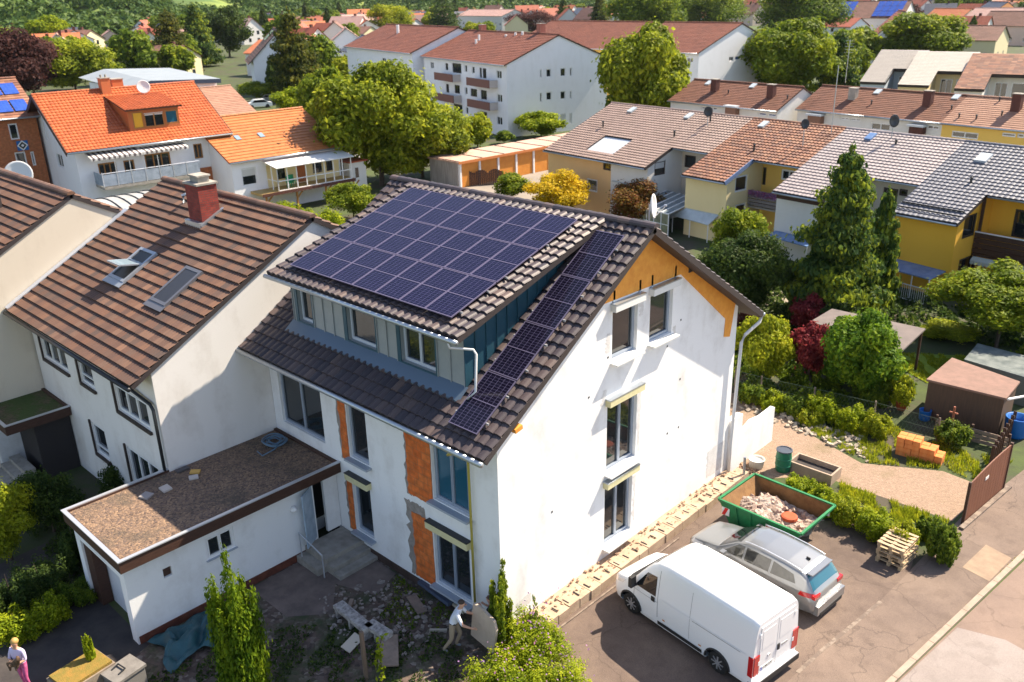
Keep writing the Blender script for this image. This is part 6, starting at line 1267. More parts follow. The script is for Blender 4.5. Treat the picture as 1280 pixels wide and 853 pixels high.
# ------------------------------------------------------------------ apartment blocks
WHITE_R = WHITE; WHITE = plaster('clean_white_plaster', (.80, .80, .82), (.62, .61, .60), .45)
AD = -16.4; AS = .40; au0, au1, av0, av1, aze = -104.9, -80.5, 46.5, 61.8, 8.45
BROWNB = mat('balcony_fascia_brown', (.20, .085, .065), .7); mat('balcony_side', (.55, .48, .45), .8)
wl = []
for (x0, y0, x1, y1) in [(522, 412, 546, 462), (750, 432, 768, 485), (798, 442, 818, 495), (962, 468, 998, 530), (528, 553, 553, 600), (752, 580, 770, 634), (966, 625, 1002, 688), (966, 775, 1003, 840), (758, 712, 776, 765)]: wl.append(wpx('F', AD, au0, au1, av0, av1, zc(x0, y0), zc(x1, y1)))
for (x0, y0, x1, y1) in [(185, 465, 199, 520), (228, 462, 262, 515), (322, 455, 358, 510), (385, 453, 400, 508), (185, 620, 201, 680), (228, 615, 265, 668), (322, 610, 357, 662), (385, 607, 398, 660), (320, 762, 358, 822), (381, 758, 400, 822)]: wl.append(wpx('R', AD, au0, au1, av0, av1, zdd(x0, y0), zdd(x1, y1))+(dict(mull=0, shut=.9 if y0 > 750 else 0),))
for (x0, y0, x1, y1) in [(622, 422, 642, 470), (668, 420, 730, 492), (850, 452, 866, 520), (870, 455, 896, 525), (626, 560, 648, 620), (682, 565, 720, 628), (790, 590, 835, 650), (858, 600, 900, 668), (676, 690, 738, 768), (860, 742, 902, 795), (630, 700, 650, 760)]: wl.append(wpx('F', AD, au0, au1, av0, av1, zc(x0, y0), zc(x1, y1))+(dict(frame=MATS['dark_frame']),))
R, F_ = house('apartment_block', 'white three storey apartment block with brown balconies and a mottled red roof', AD, au0, au1, av0, av1, GZ, aze, AS, WHITE, T_APT, MATS['brown_wood'], wl, ov=.5, og=.15, tw=.6, cl=.45, k=2, amp=.004, step=.04, cat='apartment block')
info = R_info[R.name]
def balc(x0, y0, x1, y1, dep=1.3, lbl=None):
    A = onplane(*zc(x0, y0), AD, 'v', av0-dep); B = onplane(*zc(x1, y1), AD, 'v', av0-dep); b = MB(); b.box((A[0], av0-dep, B[2]), (B[0], av0-dep+.12, B[2]+1.0)); P = b.build('balcony', BROWNB, R)
    b = MB(); b.box((A[0], av0-dep+.121, B[2]), (B[0], av0-.004, B[2]+.15)); b.box((B[0]-.1, av0-dep+.121, B[2]+.151), (B[0], av0-.004, B[2]+.95)); b.build('side_panel', MATS['balcony_side'], P)
for bb in [(545, 470, 668, 550), (548, 608, 675, 690), (760, 508, 912, 592), (765, 652, 915, 740), (600, 745, 680, 810)]: balc(*bb)
for k, (u_, v_, z_) in enumerate([(au0+8, 51.5, .9), (au0+8.8, 50.6, .7), (au1-8, 53.6, .6), (au1-9.5, 53.4, .5), (au0+13, 53, .4)]):
    zz = aze+AS*(v_-av0); b = MB(); b.tube([(u_, v_, zz), (u_, v_, zz+z_)], .16, 8); b.build('vent_pipe', MATS['white_frame'], F_)
chimney(R, au0+19.5, 54.6, aze+3.0, aze+4.4, .9, .8, mat('chimney_pink', (.35, .14, .10), .8), roofpart=F_); chimney(R, au0+3, 54.8, aze+3.0, aze+4.0, .9, .8, MATS['chimney_pink'], roofpart=F_)
R, F_ = house('apartment_block', 'left apartment block with a red roof and white gable standing behind the tall ash tree', AD, -133, -105.6, 45.0, 60.4, GZ, 8.9, AS, WHITE, T_APT, MATS['brown_wood'], [wpx('F', AD, -133, -105.6, 45, 60.4, zc(240, 390), zc(262, 425)), wpx('F', AD, -133, -105.6, 45, 60.4, zc(200, 385), zc(228, 420))], ov=.5, og=.15, tw=.6, cl=.45, k=2, amp=.004, step=.04, cat='apartment block')
b = MB(); b.tube([(-122, 50, 10.5), (-122, 50, 12.3)], .25, 8); b.build('vent_pipe', MATS['white_frame'], F_)
ru0, ru1, rv0, rv1 = -96, -69.6, 90.0, 108.5
R, F_ = house('apartment_block', 'apartment block with a white gable and faded red roof behind the trees at right', RD_, -84.5, ru1, rv0, rv1, GZ, 8.2, .38, WHITE, T_APT, MATS['brown_wood'], [wpx('F', RD_, -84.5, ru1, rv0, rv1, ze_(100, 385), ze_(140, 420))+(dict(mull=1),), wpx('R', RD_, -84.5, ru1, rv0, rv1, ze_(382, 380), ze_(410, 408)), wpx('R', RD_, -84.5, ru1, rv0, rv1, ze_(422, 376), ze_(455, 400))+(BW,)], ov=.5, og=.15, tw=.6, cl=.45, k=2, amp=.004, step=.04, cat='apartment block')
R, F_ = house('apartment_block', 'apartment block with yellow walls and red roof behind the white gable', RD_, -112, -87.0, 90.0, 108.5, GZ, 8.2, .38, Y_MID, T_APT, MATS['brown_wood'], [wpx('F', RD_, -112, -87, 90, 108.5, zdd(605, 348), zdd(635, 375))], ov=.5, og=.15, tw=.6, cl=.45, k=2, amp=.004, step=.04, cat='apartment block')

# ------------------------------------------------------------------ orange roofed house on the left, frame 85.5 degrees
OD = 85.5; OS = .60; ou0, ou1, ov0, oze = 7.5, 19.4, 58.3, 6.3; orr = 64.0; ov1 = 2*orr-ov0
wl = [wpx('L', OD, ou0, ou1, ov0, ov1, zg(370, 325), zg(430, 432)), wpx('L', OD, ou0, ou1, ov0, ov1, zg(278, 90), zg(320, 245)), wpx('F', OD, ou0, ou1, ov0, ov1, zh(112, 430), zh(185, 520))+(dict(frame=mat('wood_frame', (.35, .16, .04), .5), mull=1),)]
wl += [wpx('F', OD, ou0, ou1, ov0, ov1, zg(650, 400), zg(790, 480))+(dict(frame=MATS['wood_frame'], mull=2),), wpx('F', OD, ou0, ou1, ov0, ov1, zg(820, 380), zg(910, 470))+(dict(frame=MATS['wood_frame']),), wpx('F', OD, ou0, ou1, ov0, ov1, zg(960, 340), zg(1150, 440))+(dict(frame=MATS['wood_frame'], mull=2),)]
R, F_ = house('house', 'white house with a bright orange roof, wood clad dormer and striped awnings', OD, ou0, ou1, ov0, ov1, GZ, oze, OS, WHITE, T_ORG, MATS['brown_wood'], wl, ov=.75, og=.75, tw=.3, cl=.36, k=6, amp=.04, step=.05)
oi = R_info[R.name]; zo_ = lambda v: oze+OS*(v-ov0)+oi['off']
a1 = onslope(*zg(870, 190), OD, ov0, oze+oi['off'], OS); dv = a1[1]; a2 = onplane(*zg(1205, 150), OD, 'v', dv); a3 = onplane(*zg(855, 35), OD, 'v', dv); WOODC = mat('cladding_orange_wood', (.42, .13, .035), .6, (.34, .10, .03), 3, stretch=(8, 8, .6))
dz0, dz1 = zo_(dv)-.1, a3[2]; du0, du1 = a1[0], a2[0]
b = MB(); zt2 = lambda v: dz1+.18*(v-dv); vE = dv+(dz1-zo_(dv))/(OS-.18)
ws = [tuple(onplane(*zg(x, y), OD, 'v', dv)) for x, y in ((895, 170), (950, 50), (970, 160), (1088, 50), (1108, 135), (1180, 35))]
hol = [(ws[i][0]-du0, ws[i][2], ws[i+1][0]-du0, ws[i+1][2]) for i in (0, 2, 4)]; hol = [(a, min(b_, d), c, max(b_, d)) for a, b_, c, d in hol]
facade(b, (du0, dv, 0), (1, 0, 0), (0, -1, 0), [(0, dz0), (du1-du0, dz0), (du1-du0, dz1-.05), (0, dz1-.05)], hol, .1)
for x in (du0, du1): b.poly([(x, dv, dz0), (x, vE, zo_(vE)), (x, dv, dz1-.05)])
DM2 = b.build('dormer', WOODC, R)
for i, h_ in enumerate(hol): window(R, (du0, dv, 0), (1, 0, 0), (0, -1, 0), h_, MATS['wood_frame'], [mat('yellow_panel', (.62, .36, .02), .5), MATS['glass'], MATS['glass_blue']][i], mull=[0, 1, 0][i], depth=.06, shut=[0, .12, 0][i])
c2 = 1/math.hypot(1, .18); tiles('dormer_roof', T_ORG, MATS['brown_wood'], DM2, (du0-.25, dv-.35, dz1-.06), (1, 0, 0), (0, c2, .18*c2), du1-du0+.5, (vE-dv+.2)/c2, .3, .36, .04, .05, 6, thick=.1)
chimney(R, du0+.2, orr-.3, zo_(orr)-.8, zo_(orr)+.9, .75, .75, mat('chimney_orange', (.48, .14, .05), .8), cap=MATS['concrete'], roofpart=F_, pots=2); chimney(R, du0+1.4, orr+.4, zo_(orr)-.8, zo_(orr)+.7, .9, .75, MATS['chimney_orange'], cap=MATS['concrete'], roofpart=F_)
for u_ in (ou0-.78, ou1+.75):
    b = MB(); 
    for vv, sg in ((ov0-.75, 1), (ov1+.75, -1)): b.bar((u_, vv, zo_(ov0)-.75*OS-.12), (u_, orr, zo_(orr)-.12), .05, .34)
    b.build('barge_board', MATS['brown_wood'], R)
# balcony with grey cloth railing
bo = 2.0; A = onplane(*zg(680, 470), OD, 'v', ov0-bo); B = onplane(*zg(1330, 385), OD, 'v', ov0-bo); bz = onplane(*zg(690, 560), OD, 'v', ov0-bo)[2]
BC = thing('balcony', 'long balcony with a grey cloth railing on the orange roofed house', 'balcony', ((A[0]+B[0])/2, ov0-1, bz), OD); b = MB(); b.box((A[0], ov0-bo, bz-.2), (B[0], ov0-.004, bz)); b.build('slab', MATS['concrete'], BC)
ztop = A[2]; CL = mat('railing_cloth', (.20, .24, .29), .7, (.30, .35, .42), 2.5)
m_ = 7
for k in range(m_):
    x0 = A[0]+(B[0]-A[0])*k/m_; x1 = A[0]+(B[0]-A[0])*(k+1)/m_; b = MB(); b.box((x0+.04, ov0-bo+.02, bz+.05), (x1-.04, ov0-bo+.04, ztop-.08)); b.build('cloth_panel', CL, BC); b = MB(); b.bar((x0, ov0-bo+.03, bz), (x0, ov0-bo+.03, ztop+(.9 if 0 < k < 5 else .1)), .05, .05); b.build('post', MATS['alu'], BC)
b = MB(); b.tube([(A[0], ov0-bo+.03, ztop), (B[0], ov0-bo+.03, ztop)], .03, 6); b.build('handrail', MATS['alu'], BC); b = MB(); b.box((A[0]-.02, ov0-bo+.05, bz+.05), (A[0]+.01, ov0-.05, ztop-.05)); b.build('cloth_panel', CL, BC)
def awning2(label, tl, tr, bl, br):
    A = onplane(*tl, OD, 'v', ov0-.05); B = onplane(*tr, OD, 'v', ov0-.05); zf2 = A[2]-.55; U0 = onplane(*bl, OD, 'v', ov0-1.5); U1 = onplane(*br, OD, 'v', ov0-1.5)
    T = thing('awning', label, 'awning', ((A[0]+B[0])/2, ov0-.7, zf2), OD); b = MB(); n = 16; x0, x1 = U0[0], U1[0]; zt3 = A[2]; zb3 = U0[2]+.22
    for i in range(n): a, c = x0+(x1-x0)*i/n, x0+(x1-x0)*(i+1)/n; b.poly([(a, ov0-.03, zt3), (c, ov0-.03, zt3), (c, ov0-1.5, zb3), (a, ov0-1.5, zb3)]); b.poly([(a, ov0-1.5, zb3), (c, ov0-1.5, zb3), (c-.03, ov0-1.5, zb3-.16), ((a+c)/2, ov0-1.5, zb3-.22), (a+.03, ov0-1.5, zb3-.16)])
    m2 = mat('awning_stripes', (.62, .60, .57), .8); t = m2.node_tree
    if not m2.get('w'):
        m2['w'] = 1; tc = _n(t, 'ShaderNodeTexCoord'); wv = _n(t, 'ShaderNodeTexWave'); wv.inputs['Scale'].default_value = .8; t.links.new(tc.outputs['Object'], wv.inputs[0]); r_ = ramp(t, [(.40, (.62, .60, .57)), (.60, (.10, .08, .085))]); t.links.new(wv.outputs['Fac'], r_.inputs[0]); t.links.new(r_.outputs[0], t.nodes['Principled BSDF'].inputs[0])
    b.build('cloth', m2, T)
awning2('striped awning over the planted end of the balcony on the orange roofed house', zg(560, 330), zg(900, 290), zg(610, 388), zg(955, 345)); awning2('striped awning nearer the wooden window of the orange roofed house', zg(930, 290), zg(1215, 245), zg(955, 340), zg(1265, 300))
dish(None, 'satellite_dish', 'white satellite dish above the orange dormer roof', tuple((fmat(OD) @ Vector((du1-1.2, vE-.6, zo_(vE-.6)))).to_tuple()), .55, (1, -.35, .3), .9)
p_ = G(*zg(180, 520), 1.0); dish(None, 'satellite_dish', 'large white satellite dish at the left behind the dark brown roof', (-47.0, 4.6, 4.6), .85, (1, -.55, .35), 2.0)
# annex with soft orange roof and glazed veranda
ND = 87.0; nu0, nu1, nv0, nze = 19.7, 30.2, 54.0, 4.15; nrr = 60.2; NSL = .44
R, F_ = house('house', 'low annex with a soft orange roof and a glazed white veranda', ND, nu0, nu1, nv0, 2*nrr-nv0, GZ, nze, NSL, WHITE, T_ORG2, mat('rim_red', (.35, .07, .03), .6), [wpx('F', ND, nu0, nu1, nv0, 60, zh(432, 595), zh(548, 695))+(dict(frame=MATS['white_frame'], shut=.42, mull=0),)], ov=.4, og=.3, tw=.3, cl=.45, k=2, amp=.003, step=.05)
for p in (zh(410, 390), zh(567, 372)):
    u, v, z_ = onslope(*p, ND, nv0, nze+.15, NSL); b = MB(); b.obox((u, v, z_+.05), (.45, .7, .08), (math.atan(NSL), 0, 0)); b.build('skylight', MATS['sky_pane'], F_)
vA = onplane(*zh(670, 590), ND, 'v', nv0-2.0); vB = onplane(*zh(1160, 500), ND, 'v', nv0-2.0); vz = onplane(*zh(680, 745), ND, 'v', nv0-2.0)[2]; x0, x1, zt4 = vA[0], vB[0], vA[2]
VR = thing('veranda', 'glazed white veranda with green chairs inside beside the soft orange roof', 'veranda', ((x0+x1)/2, nv0-1, vz), ND); b = MB()
nn_ = 8
for k in range(nn_+1): x = x0+(x1-x0)*k/nn_; b.bar((x, nv0-2, vz), (x, nv0-2, zt4), .07, .07)
for zz in (vz+.03, (vz+zt4)/2-.15, zt4-.03): b.bar((x0, nv0-2, zz), (x1, nv0-2, zz), .07, .07)
for k in range(3): y = nv0-2+1.9*k/2; b.bar((x0, y, vz), (x0, y, zt4+.15*k), .07, .07)
b.bar((x0, nv0-2, (vz+zt4)/2-.15), (x0, nv0-.05, (vz+zt4)/2-.15), .05, .05); b.build('frame', MATS['white_frame'], VR)
b = MB(); b.obox(((x0+x1)/2, nv0-1.15, zt4+.2), (x1-x0+.4, 2.4, .07), (.15, 0, 0)); b.build('roof', mat('veranda_roof', (.66, .65, .63), .5), VR)
b = MB(); b.box((x0-1.6, nv0-2.1, vz-.22), (x1+.3, nv0-.004, vz-.02)); b.build('floor', mat('veranda_floor', (.42, .28, .10), .6), VR); b = MB(); b.box((x0-1.62, nv0-2.15, vz-.26), (x1+.3, nv0-2.101, vz)); b.build('fascia', CHD, VR)
b = MB(); b.poly([(x0+.1, nv0-.02, vz), (x1, nv0-.02, vz), (x1, nv0-.02, zt4), (x0+.1, nv0-.02, zt4)]); b.build('back_wall', Y_PALE, VR)
for xx, w_ in ((x0+1.1, .7), (x0+3.0, .8), (x0+4.6, .9), (x0+6.0, .6)): b = MB(); b.box((xx, nv0-.06, vz+.05 if w_ == .8 else vz+.6), (xx+w_, nv0-.025, zt4-.4)); b.build('doorway' if w_ == .8 else 'window', WOODC if w_ == .8 else MATS['glass'], VR)
for k in range(4): x = x0-1.2+k*2.9; b = MB(); b.bar((x, nv0-1.9, GZ), (x, nv0-1.9, vz-.26), .14, .14); b.bar((x, nv0-1.9, vz-.9), (x+.6, nv0-1.9, vz-.28), .1, .1); b.build('post', MATS['wood_frame'], VR)
GRC = mat('chair_green', (.02, .28, .12), .5)
for k, (x, y) in enumerate([(x0+1.5, nv0-1.3), (x0+2.0, nv0-.8)]):
    T = thing('chair', ['green garden chair standing at the veranda glass', 'green garden chair further inside the veranda'][k], 'chair', (x, y, vz), ND); b = MB(); b.box((x-.25, y-.25, vz+.42), (x+.25, y+.25, vz+.47)); b.build('seat', GRC, T); b = MB(); b.box((x-.25, y+.2, vz+.471), (x+.25, y+.25, vz+.95)); b.build('backrest', GRC, T)
    for dx in (-.2, .2):
        for dy in (-.2, .2): b = MB(); b.box((x+dx-.02, y+dy-.02, vz), (x+dx+.02, y+dy+.02, vz+.419)); b.build('leg', GRC, T)
# brick wall between the two
b = MB(); pA = onplane(*zh(150, 590), OD, 'v', ov0-.02); 
o_ = thing('brick_wall', 'orange brick wall between the orange roofed house and its annex', 'wall', (pA[0], ov0-.1, GZ), OD); L = 3.7; z1 = pA[2]
b.poly([(pA[0], ov0-.06, GZ), (pA[0]+L, ov0-.06, GZ), (pA[0]+L, ov0-.06, z1), (pA[0], ov0-.06, z1)], [(0, 0), (L, 0), (L, z1), (0, z1)]); b.poly([(pA[0], ov0-.02, z1), (pA[0]+L, ov0-.02, z1), (pA[0]+L, ov0-.06, z1), (pA[0], ov0-.06, z1)]); b.build('brickwork', brickmat('brick_wall_orange', (.42, .12, .04), (.5, .17, .06), (.3, .14, .08), .25, .08, .01), o_)
# annex end shed
p = G(*zh(1215, 610)); T = thing('shed', 'small white shed with a red roof right of the veranda', 'shed', (nu1+1.6, nv0+.5, GZ), ND); b = MB(); b.box((nu1+.4, nv0-.8, GZ), (nu1+2.2, nv0+2.6, 2.6)); b.build('wall', OFFW, T); b = MB(); b.box((nu1+.3, nv0-.95, 2.61), (nu1+2.35, nv0+2.7, 2.72)); b.build('roof', MATS['rim_red'], T)
b = MB(); b.box((nu1+1.0, nv0-.83, 1.2), (nu1+1.35, nv0-.801, 2.1)); b.build('window', MATS['glass'], T)
# brick house at the left edge with solar panels
W_ = onplane(*za(0, 790), OD, 'v', 66); bl0, bl1 = onplane(*zg(0, 100), OD, 'v', 66)[0]-8, onplane(*za(190, 640), OD, 'v', 66)[0]+.2
zev = onplane(*zg(150, 80), OD, 'v', 66)[2]
wl = [wpx('F', OD, bl0, bl1, 66, 76, zg(50, 135), zg(135, 235)), wpx('F', OD, bl0, bl1, 66, 76, zg(95, 325), zg(190, 420)), wpx('F', OD, bl0, bl1, 66, 76, zg(200, 320), zg(245, 410))]
R, F_ = house('house', 'orange brick house at the far left with blue solar panels on its roof', OD, bl0, bl1, 66, 76, GZ, zev, .5, MATS['brick_wall_orange'], T_RUST, MATS['brown_wood'], wl, ov=.4, og=.3, tw=.5, cl=.4, k=2, amp=.004)
oi = R_info[R.name]; proto = None
cs5 = 1/math.hypot(1, .5); S = Vector((0, cs5, .5*cs5)); N = Vector((0, -.5*cs5, cs5)); BLUEP = gridmat('solar_far_blue', (.02, .06, .30), (.05, .12, .42), .12, .05, .6, (.03, .08, .38))
for t0 in (.8, 3.4):
    for k in range(5):
        P0 = Vector((bl1-1.3-k*1.25, 66-.4, zev-.2+oi['off']))+S*t0+N*.12; b = MB(); q = [P0, P0+Vector((1.1, 0, 0)), P0+Vector((1.1, 0, 0))+S*1.7, P0+S*1.7]; b.poly(q, [(0, 0), (4, 0), (4, 6), (0, 6)]); b.poly([p_-N*.05 for p_ in q], [(0, 0), (4, 0), (4, 6), (0, 6)])
        for i in range(4): b.poly([q[i], q[(i+1) % 4], q[(i+1) % 4]-N*.05, q[i]-N*.05], [(.01, .01)]*4)
        b.build('solar_panel', BLUEP, R)
b = MB(); b.M = None; c = onplane(*zg(150, 277), OD, 'v', 65.97); s_ = onplane(*zg(105, 250), OD, 'v', 65.97); e_ = onplane(*zg(195, 305), OD, 'v', 65.97)
FL = thing('flag', 'blue flag with a white and black diamond hanging on the brick house', 'flag', (c[0], 65.95, c[2]), OD); b.box((s_[0], 65.93, e_[2]), (e_[0], 65.95, s_[2])); b.build('cloth', mat('flag_blue', (.01, .12, .35), .7), FL)
for k, (r_, m_2) in enumerate(((.42, MATS['sign_white']), (.30, MB_black), (.13, MATS['sign_white']))): b = MB(); y = 65.925-.004*k; b.poly([(c[0]-r_, y, c[2]), (c[0], y, c[2]-r_), (c[0]+r_, y, c[2]), (c[0], y, c[2]+r_)]); b.build('emblem', m_2, FL)
# white hall with a flat grey roof behind
u0, v0, _ = onplane(*za(815, 560), 85, 'z', 8.0); u1, v1, _ = onplane(*zb_(325, 512), 85, 'z', 8.0)
HD = 85; R = thing('hall', 'white hall with a wide pale roof and dark edge behind the orange roof', 'hall', ((u0+u1)/2, v0+5, GZ), HD); b = MB(); b.box((u0+.6, v0+.5, GZ), (u1-.4, v0+14, 7.4)); b.build('wall', WHITE, R)
b = MB(); um = u0+(u1-u0)*.28
b.prism([(0, 0)], 0, 0) if False else None
for (xa, xb, zA, zB) in ((u0, um, 7.3, 8.1), (um, u1, 8.1, 7.7)):
    q = [(xa, v0, zA), (xb, v0, zB), (xb, v0+16, zB+.6), (xa, v0+16, zA+.6)]; b.poly(q)
b.build('roof', mat('hall_roof', (.26, .29, .32), .6, (.22, .25, .28), .6), R); b = MB()
for (xa, xb, zA, zB) in ((u0, um, 7.3, 8.1), (um, u1, 8.1, 7.7)): b.poly([(xa, v0, zA-.5), (xb, v0, zB-.5), (xb, v0, zB), (xa, v0, zA)])
b.build('fascia', mat('fascia_navy', (.03, .045, .08), .5), R)
# low orange-brown roof behind the annex
u0, v0, _ = onplane(*zh(270, 240), 85, 'z', 4.2); u1, _, _ = onplane(*zh(445, 200), 85, 'z', 4.2)
house('house', 'low house with a salmon brown roof between the hall and the soft orange annex', 85, u0-5, u1, v0, v0+12, GZ, 4.2, .42, OFFW, T_TAN2, MATS['rim_white'], [], ov=.3, og=.2, tw=.5, cl=.4, k=2, amp=.004)
# ------------------------------------------------------------------ trees and shrubs
def blobs(kind, seed):
    r = np.random.RandomState(seed); B = []
    if kind in ('round', 'loose', 'shrub'):
        n = {'round': 34, 'loose': 26, 'shrub': 16}[kind]
        for i in range(n):
            d = r.normal(size=3); d /= np.linalg.norm(d); d[2] = abs(d[2]) if r.rand() < .30 else d[2]; k = .55+.37*r.rand(); s_ = {'round': .24, 'loose': .20, 'shrub': .30}[kind]*(.7+.6*r.rand())
            c = np.array([d[0]*k*.5, d[1]*k*.5, .5+d[2]*k*.44]); 
            if kind == 'round': c[:2] *= 1.05-.35*abs(c[2]-.4)
            B.append((c, np.array([s_*.62, s_*.62, s_*.5])))
        B.append((np.array([0, 0, .48]), np.array([.30, .30, .30])))
    elif kind == 'cone':
        L = 15
        for i in range(L):
            f = i/(L-1); z = .06+.86*f; R = .50*(1-f)**.62*(.86+.28*(i % 2))+.015; m = max(3, int(9*(1-f)+2))
            for j in range(m):
                a = 6.283*j/m+r.rand()*.9+i; rr = R*(.42+.85*r.rand()**1.3); B.append((np.array([math.cos(a)*rr*.62, math.sin(a)*rr*.62, z-.10*rr+r.normal()*.014]), np.array([.10+.16*R, .10+.16*R, .032+.03*R])))
        B.append((np.array([0, 0, .95]), np.array([.03, .03, .07]))); B.append((np.array([0, 0, .35]), np.array([.18, .18, .3])))
    elif kind == 'spire':
        for i in range(9):
            a = i*2.399; q = 0 if i == 0 else .26+.10*r.rand(); h = 1.0 if i == 0 else .50+.38*r.rand(); x, y = math.cos(a)*q, math.sin(a)*q
            for z in np.linspace(.08, h-.06, 7): t = (z/h); w = .17*(1-t**2.2)+.03; B.append((np.array([x*(.45+.55*t), y*(.45+.55*t), z]), np.array([w, w, .10])))
    elif kind == 'stalks':
        for i in range(15):
            a = r.rand()*6.28; q = .34*r.rand()**.6; h = .5+.5*r.rand(); lean = r.normal(size=2)*.08
            for z in np.linspace(.02, h, 9): B.append((np.array([math.cos(a)*q+lean[0]*z, math.sin(a)*q+lean[1]*z, z]), np.array([.055, .055, .05])))
    elif kind == 'low':
        for i in range(30): a = r.rand()*6.28; q = .42*r.rand()**.5; h = .35+.5*r.rand(); B.append((np.array([math.cos(a)*q, math.sin(a)*q, h*.5]), np.array([.13, .13, .22*h+.1])))
    return B
PROTO = {}
def crownmesh(kind, seed, n, size, m, aspect=.55):
    key = (kind, seed, n, size, m.name)
    if key in PROTO: return PROTO[key]
    n = int(n*1.7); size = size*.78; r = np.random.RandomState(seed+77); B = blobs(kind, seed); vol = np.array([(b[1][0]*b[1][1]*b[1][2])**.66 for b in B]); idx = r.choice(len(B), n, p=vol/vol.sum())
    C0 = np.array([b[0] for b in B])[idx]; R0 = np.array([b[1] for b in B])[idx]; d = r.normal(size=(n, 3)); d /= np.linalg.norm(d, axis=1)[:, None]; rad_ = (.40+.75*r.rand(n)**.8)[:, None]
    out = r.rand(n) < .12; rad_[out] *= 1.0+.45*r.rand(int(out.sum()))[:, None]
    P = C0+d*R0*rad_; P[:, 2] = np.maximum(P[:, 2], .005)
    V, F = leafquads(P, size, r, nrm=d*.8+np.array([0, 0, .25]), aspect=aspect)
    o = npmesh('crown', V, F, m); me = o.data; bpy.data.objects.remove(o); PROTO[key] = me; return me
def tree_at(label, P, H, R, kind, seed, n, size, m, name='tree', cat='tree', trunk=.12, group=None, rot=None, zc=0.0, ry=1.0):
    """P base point; H overall height, R crown radius; leaf size in metres"""
    T = thing(name, label, cat, P, 0, group); T.rotation_euler = (0, 0, (rot if rot is not None else (seed*1.7) % 6.28))
    Hc = H*(1-trunk); k = round(size/(2*R), 4); k = float('%.2g' % k); me = crownmesh(kind, seed % 3+(0 if kind != 'round' else 0), n, k, m)
    c = bpy.data.objects.new('crown', me); COL.objects.link(c); c.parent = T; c.location = (0, 0, H-Hc); c.scale = (2*R, 2*R*ry, Hc); INV[c.name] = Matrix.Identity(4)
    b = MB(); r0 = max(.03, H*.022); hh = H*(.75 if kind != 'cone' else .9); b.tube([(0, 0, -.05), (R*.03, 0, H*.25), (-R*.03, R*.04, hh*.7), (0, 0, hh)], [r0, r0*.8, r0*.45, r0*.12], 7)
    if kind in ('round', 'loose', 'shrub'):
        for i in range(5): a = i*1.3+seed; b.tube([(0, 0, H*(.22+.07*i)), (math.cos(a)*R*.35, math.sin(a)*R*.35, H*(.42+.06*i)), (math.cos(a)*R*.62, math.sin(a)*R*.62, H*(.55+.06*i))], [r0*.5, r0*.3, r0*.08], 5)
    o = b.build('trunk' if name != 'shrub' else 'stem', mat('bark', (.10, .07, .05), .9, (.06, .045, .035), 6)); o.parent = T; return T
def tpx(label, lx, rx, ty, by, kind, seed, n, size, m, **kw):
    """tree seen between photo columns lx and rx, with its top at row ty and its foot on the ground at row by"""
    P = G((lx+rx)/2, by); dep = proj(P)[2]; R = (rx-lx)/2*dep/FPX
    zs = np.arange(.2, 45, .05); rows = np.array([proj((P[0], P[1], GZ+z))[1] for z in zs]); H = float(zs[np.argmin(abs(rows-ty))])
    xm = proj((P[0], P[1], GZ+H*.5))[0]; sh = ((lx+rx)/2-xm)*dep/FPX; P = P+np.array([RT[0], RT[1], 0])*sh; P[2] = GZ
    return tree_at(label, P, H, R, kind, seed, n, size, m, **kw)
# near the house
tpx('pointed thuja with several spires standing in the shaded front yard', 268, 350, 665, 885, 'spire', 1, 16000, .05, leafmat('leaf_thuja', [(0.030, 0.070, 0.008), (0.115, 0.165, 0.012), (0.297, 0.312, 0.020)]), trunk=.03, size=.05) if False else None
TH = leafmat('leaf_thuja', [(.03, .08, .006), (.11, .18, .010), (.26, .33, .016)])
tree_at('pointed thuja with several spires standing in the shaded front yard', tuple(G(310, 868)), 4.5, .88, 'spire', 1, 14000, .05, TH, trunk=.02)
tree_at('tall thin shrub of upright stalks against the foot of the white gable', (.22, -.38, GZ), 2.75, .62, 'stalks', 2, 4200, .05, MG, name='shrub', cat='shrub', trunk=.02)
tree_at('single slender stalk growing beside the upright shrub at the gable', (.75, .45, GZ), 1.5, .25, 'stalks', 1, 500, .04, GR, name='shrub', cat='shrub', trunk=.02)
SH = leafmat('leaf_bright_shrub', [(0.070, 0.120, 0.006), (0.230, 0.297, 0.012), (0.486, 0.512, 0.020)])
for k, (x, y, h, r_, lb) in enumerate([(1.0, .15, 1.6, .85, 'bright green bushy shrub below the house corner'), (1.95, -.40, 1.45, 1.05, 'bright green shrub with small blossoms right of the house corner'), (3.0, -1.0, 1.1, 1.0, 'low bright shrub reaching over the asphalt edge at the bottom'), (1.6, -1.5, 1.5, 1.1, 'dense bright shrub at the bottom edge below the house corner'), (3.4, -1.9, .9, .9, 'rightmost bright shrub at the bottom edge of the photo')]):
    T = tree_at(lb, (x, y, GZ), h, r_, 'low', k, 7000, .045, SH, name='shrub', cat='shrub', trunk=.02)
    q = np.column_stack([rs.normal(size=60)*r_*.4, rs.normal(size=60)*r_*.4, h*(.7+.3*rs.rand(60))]); V_, F_ = leafquads(q, .035, rs, upb=1.2); o = npmesh('blossom', V_, F_, LIL); o.parent = T
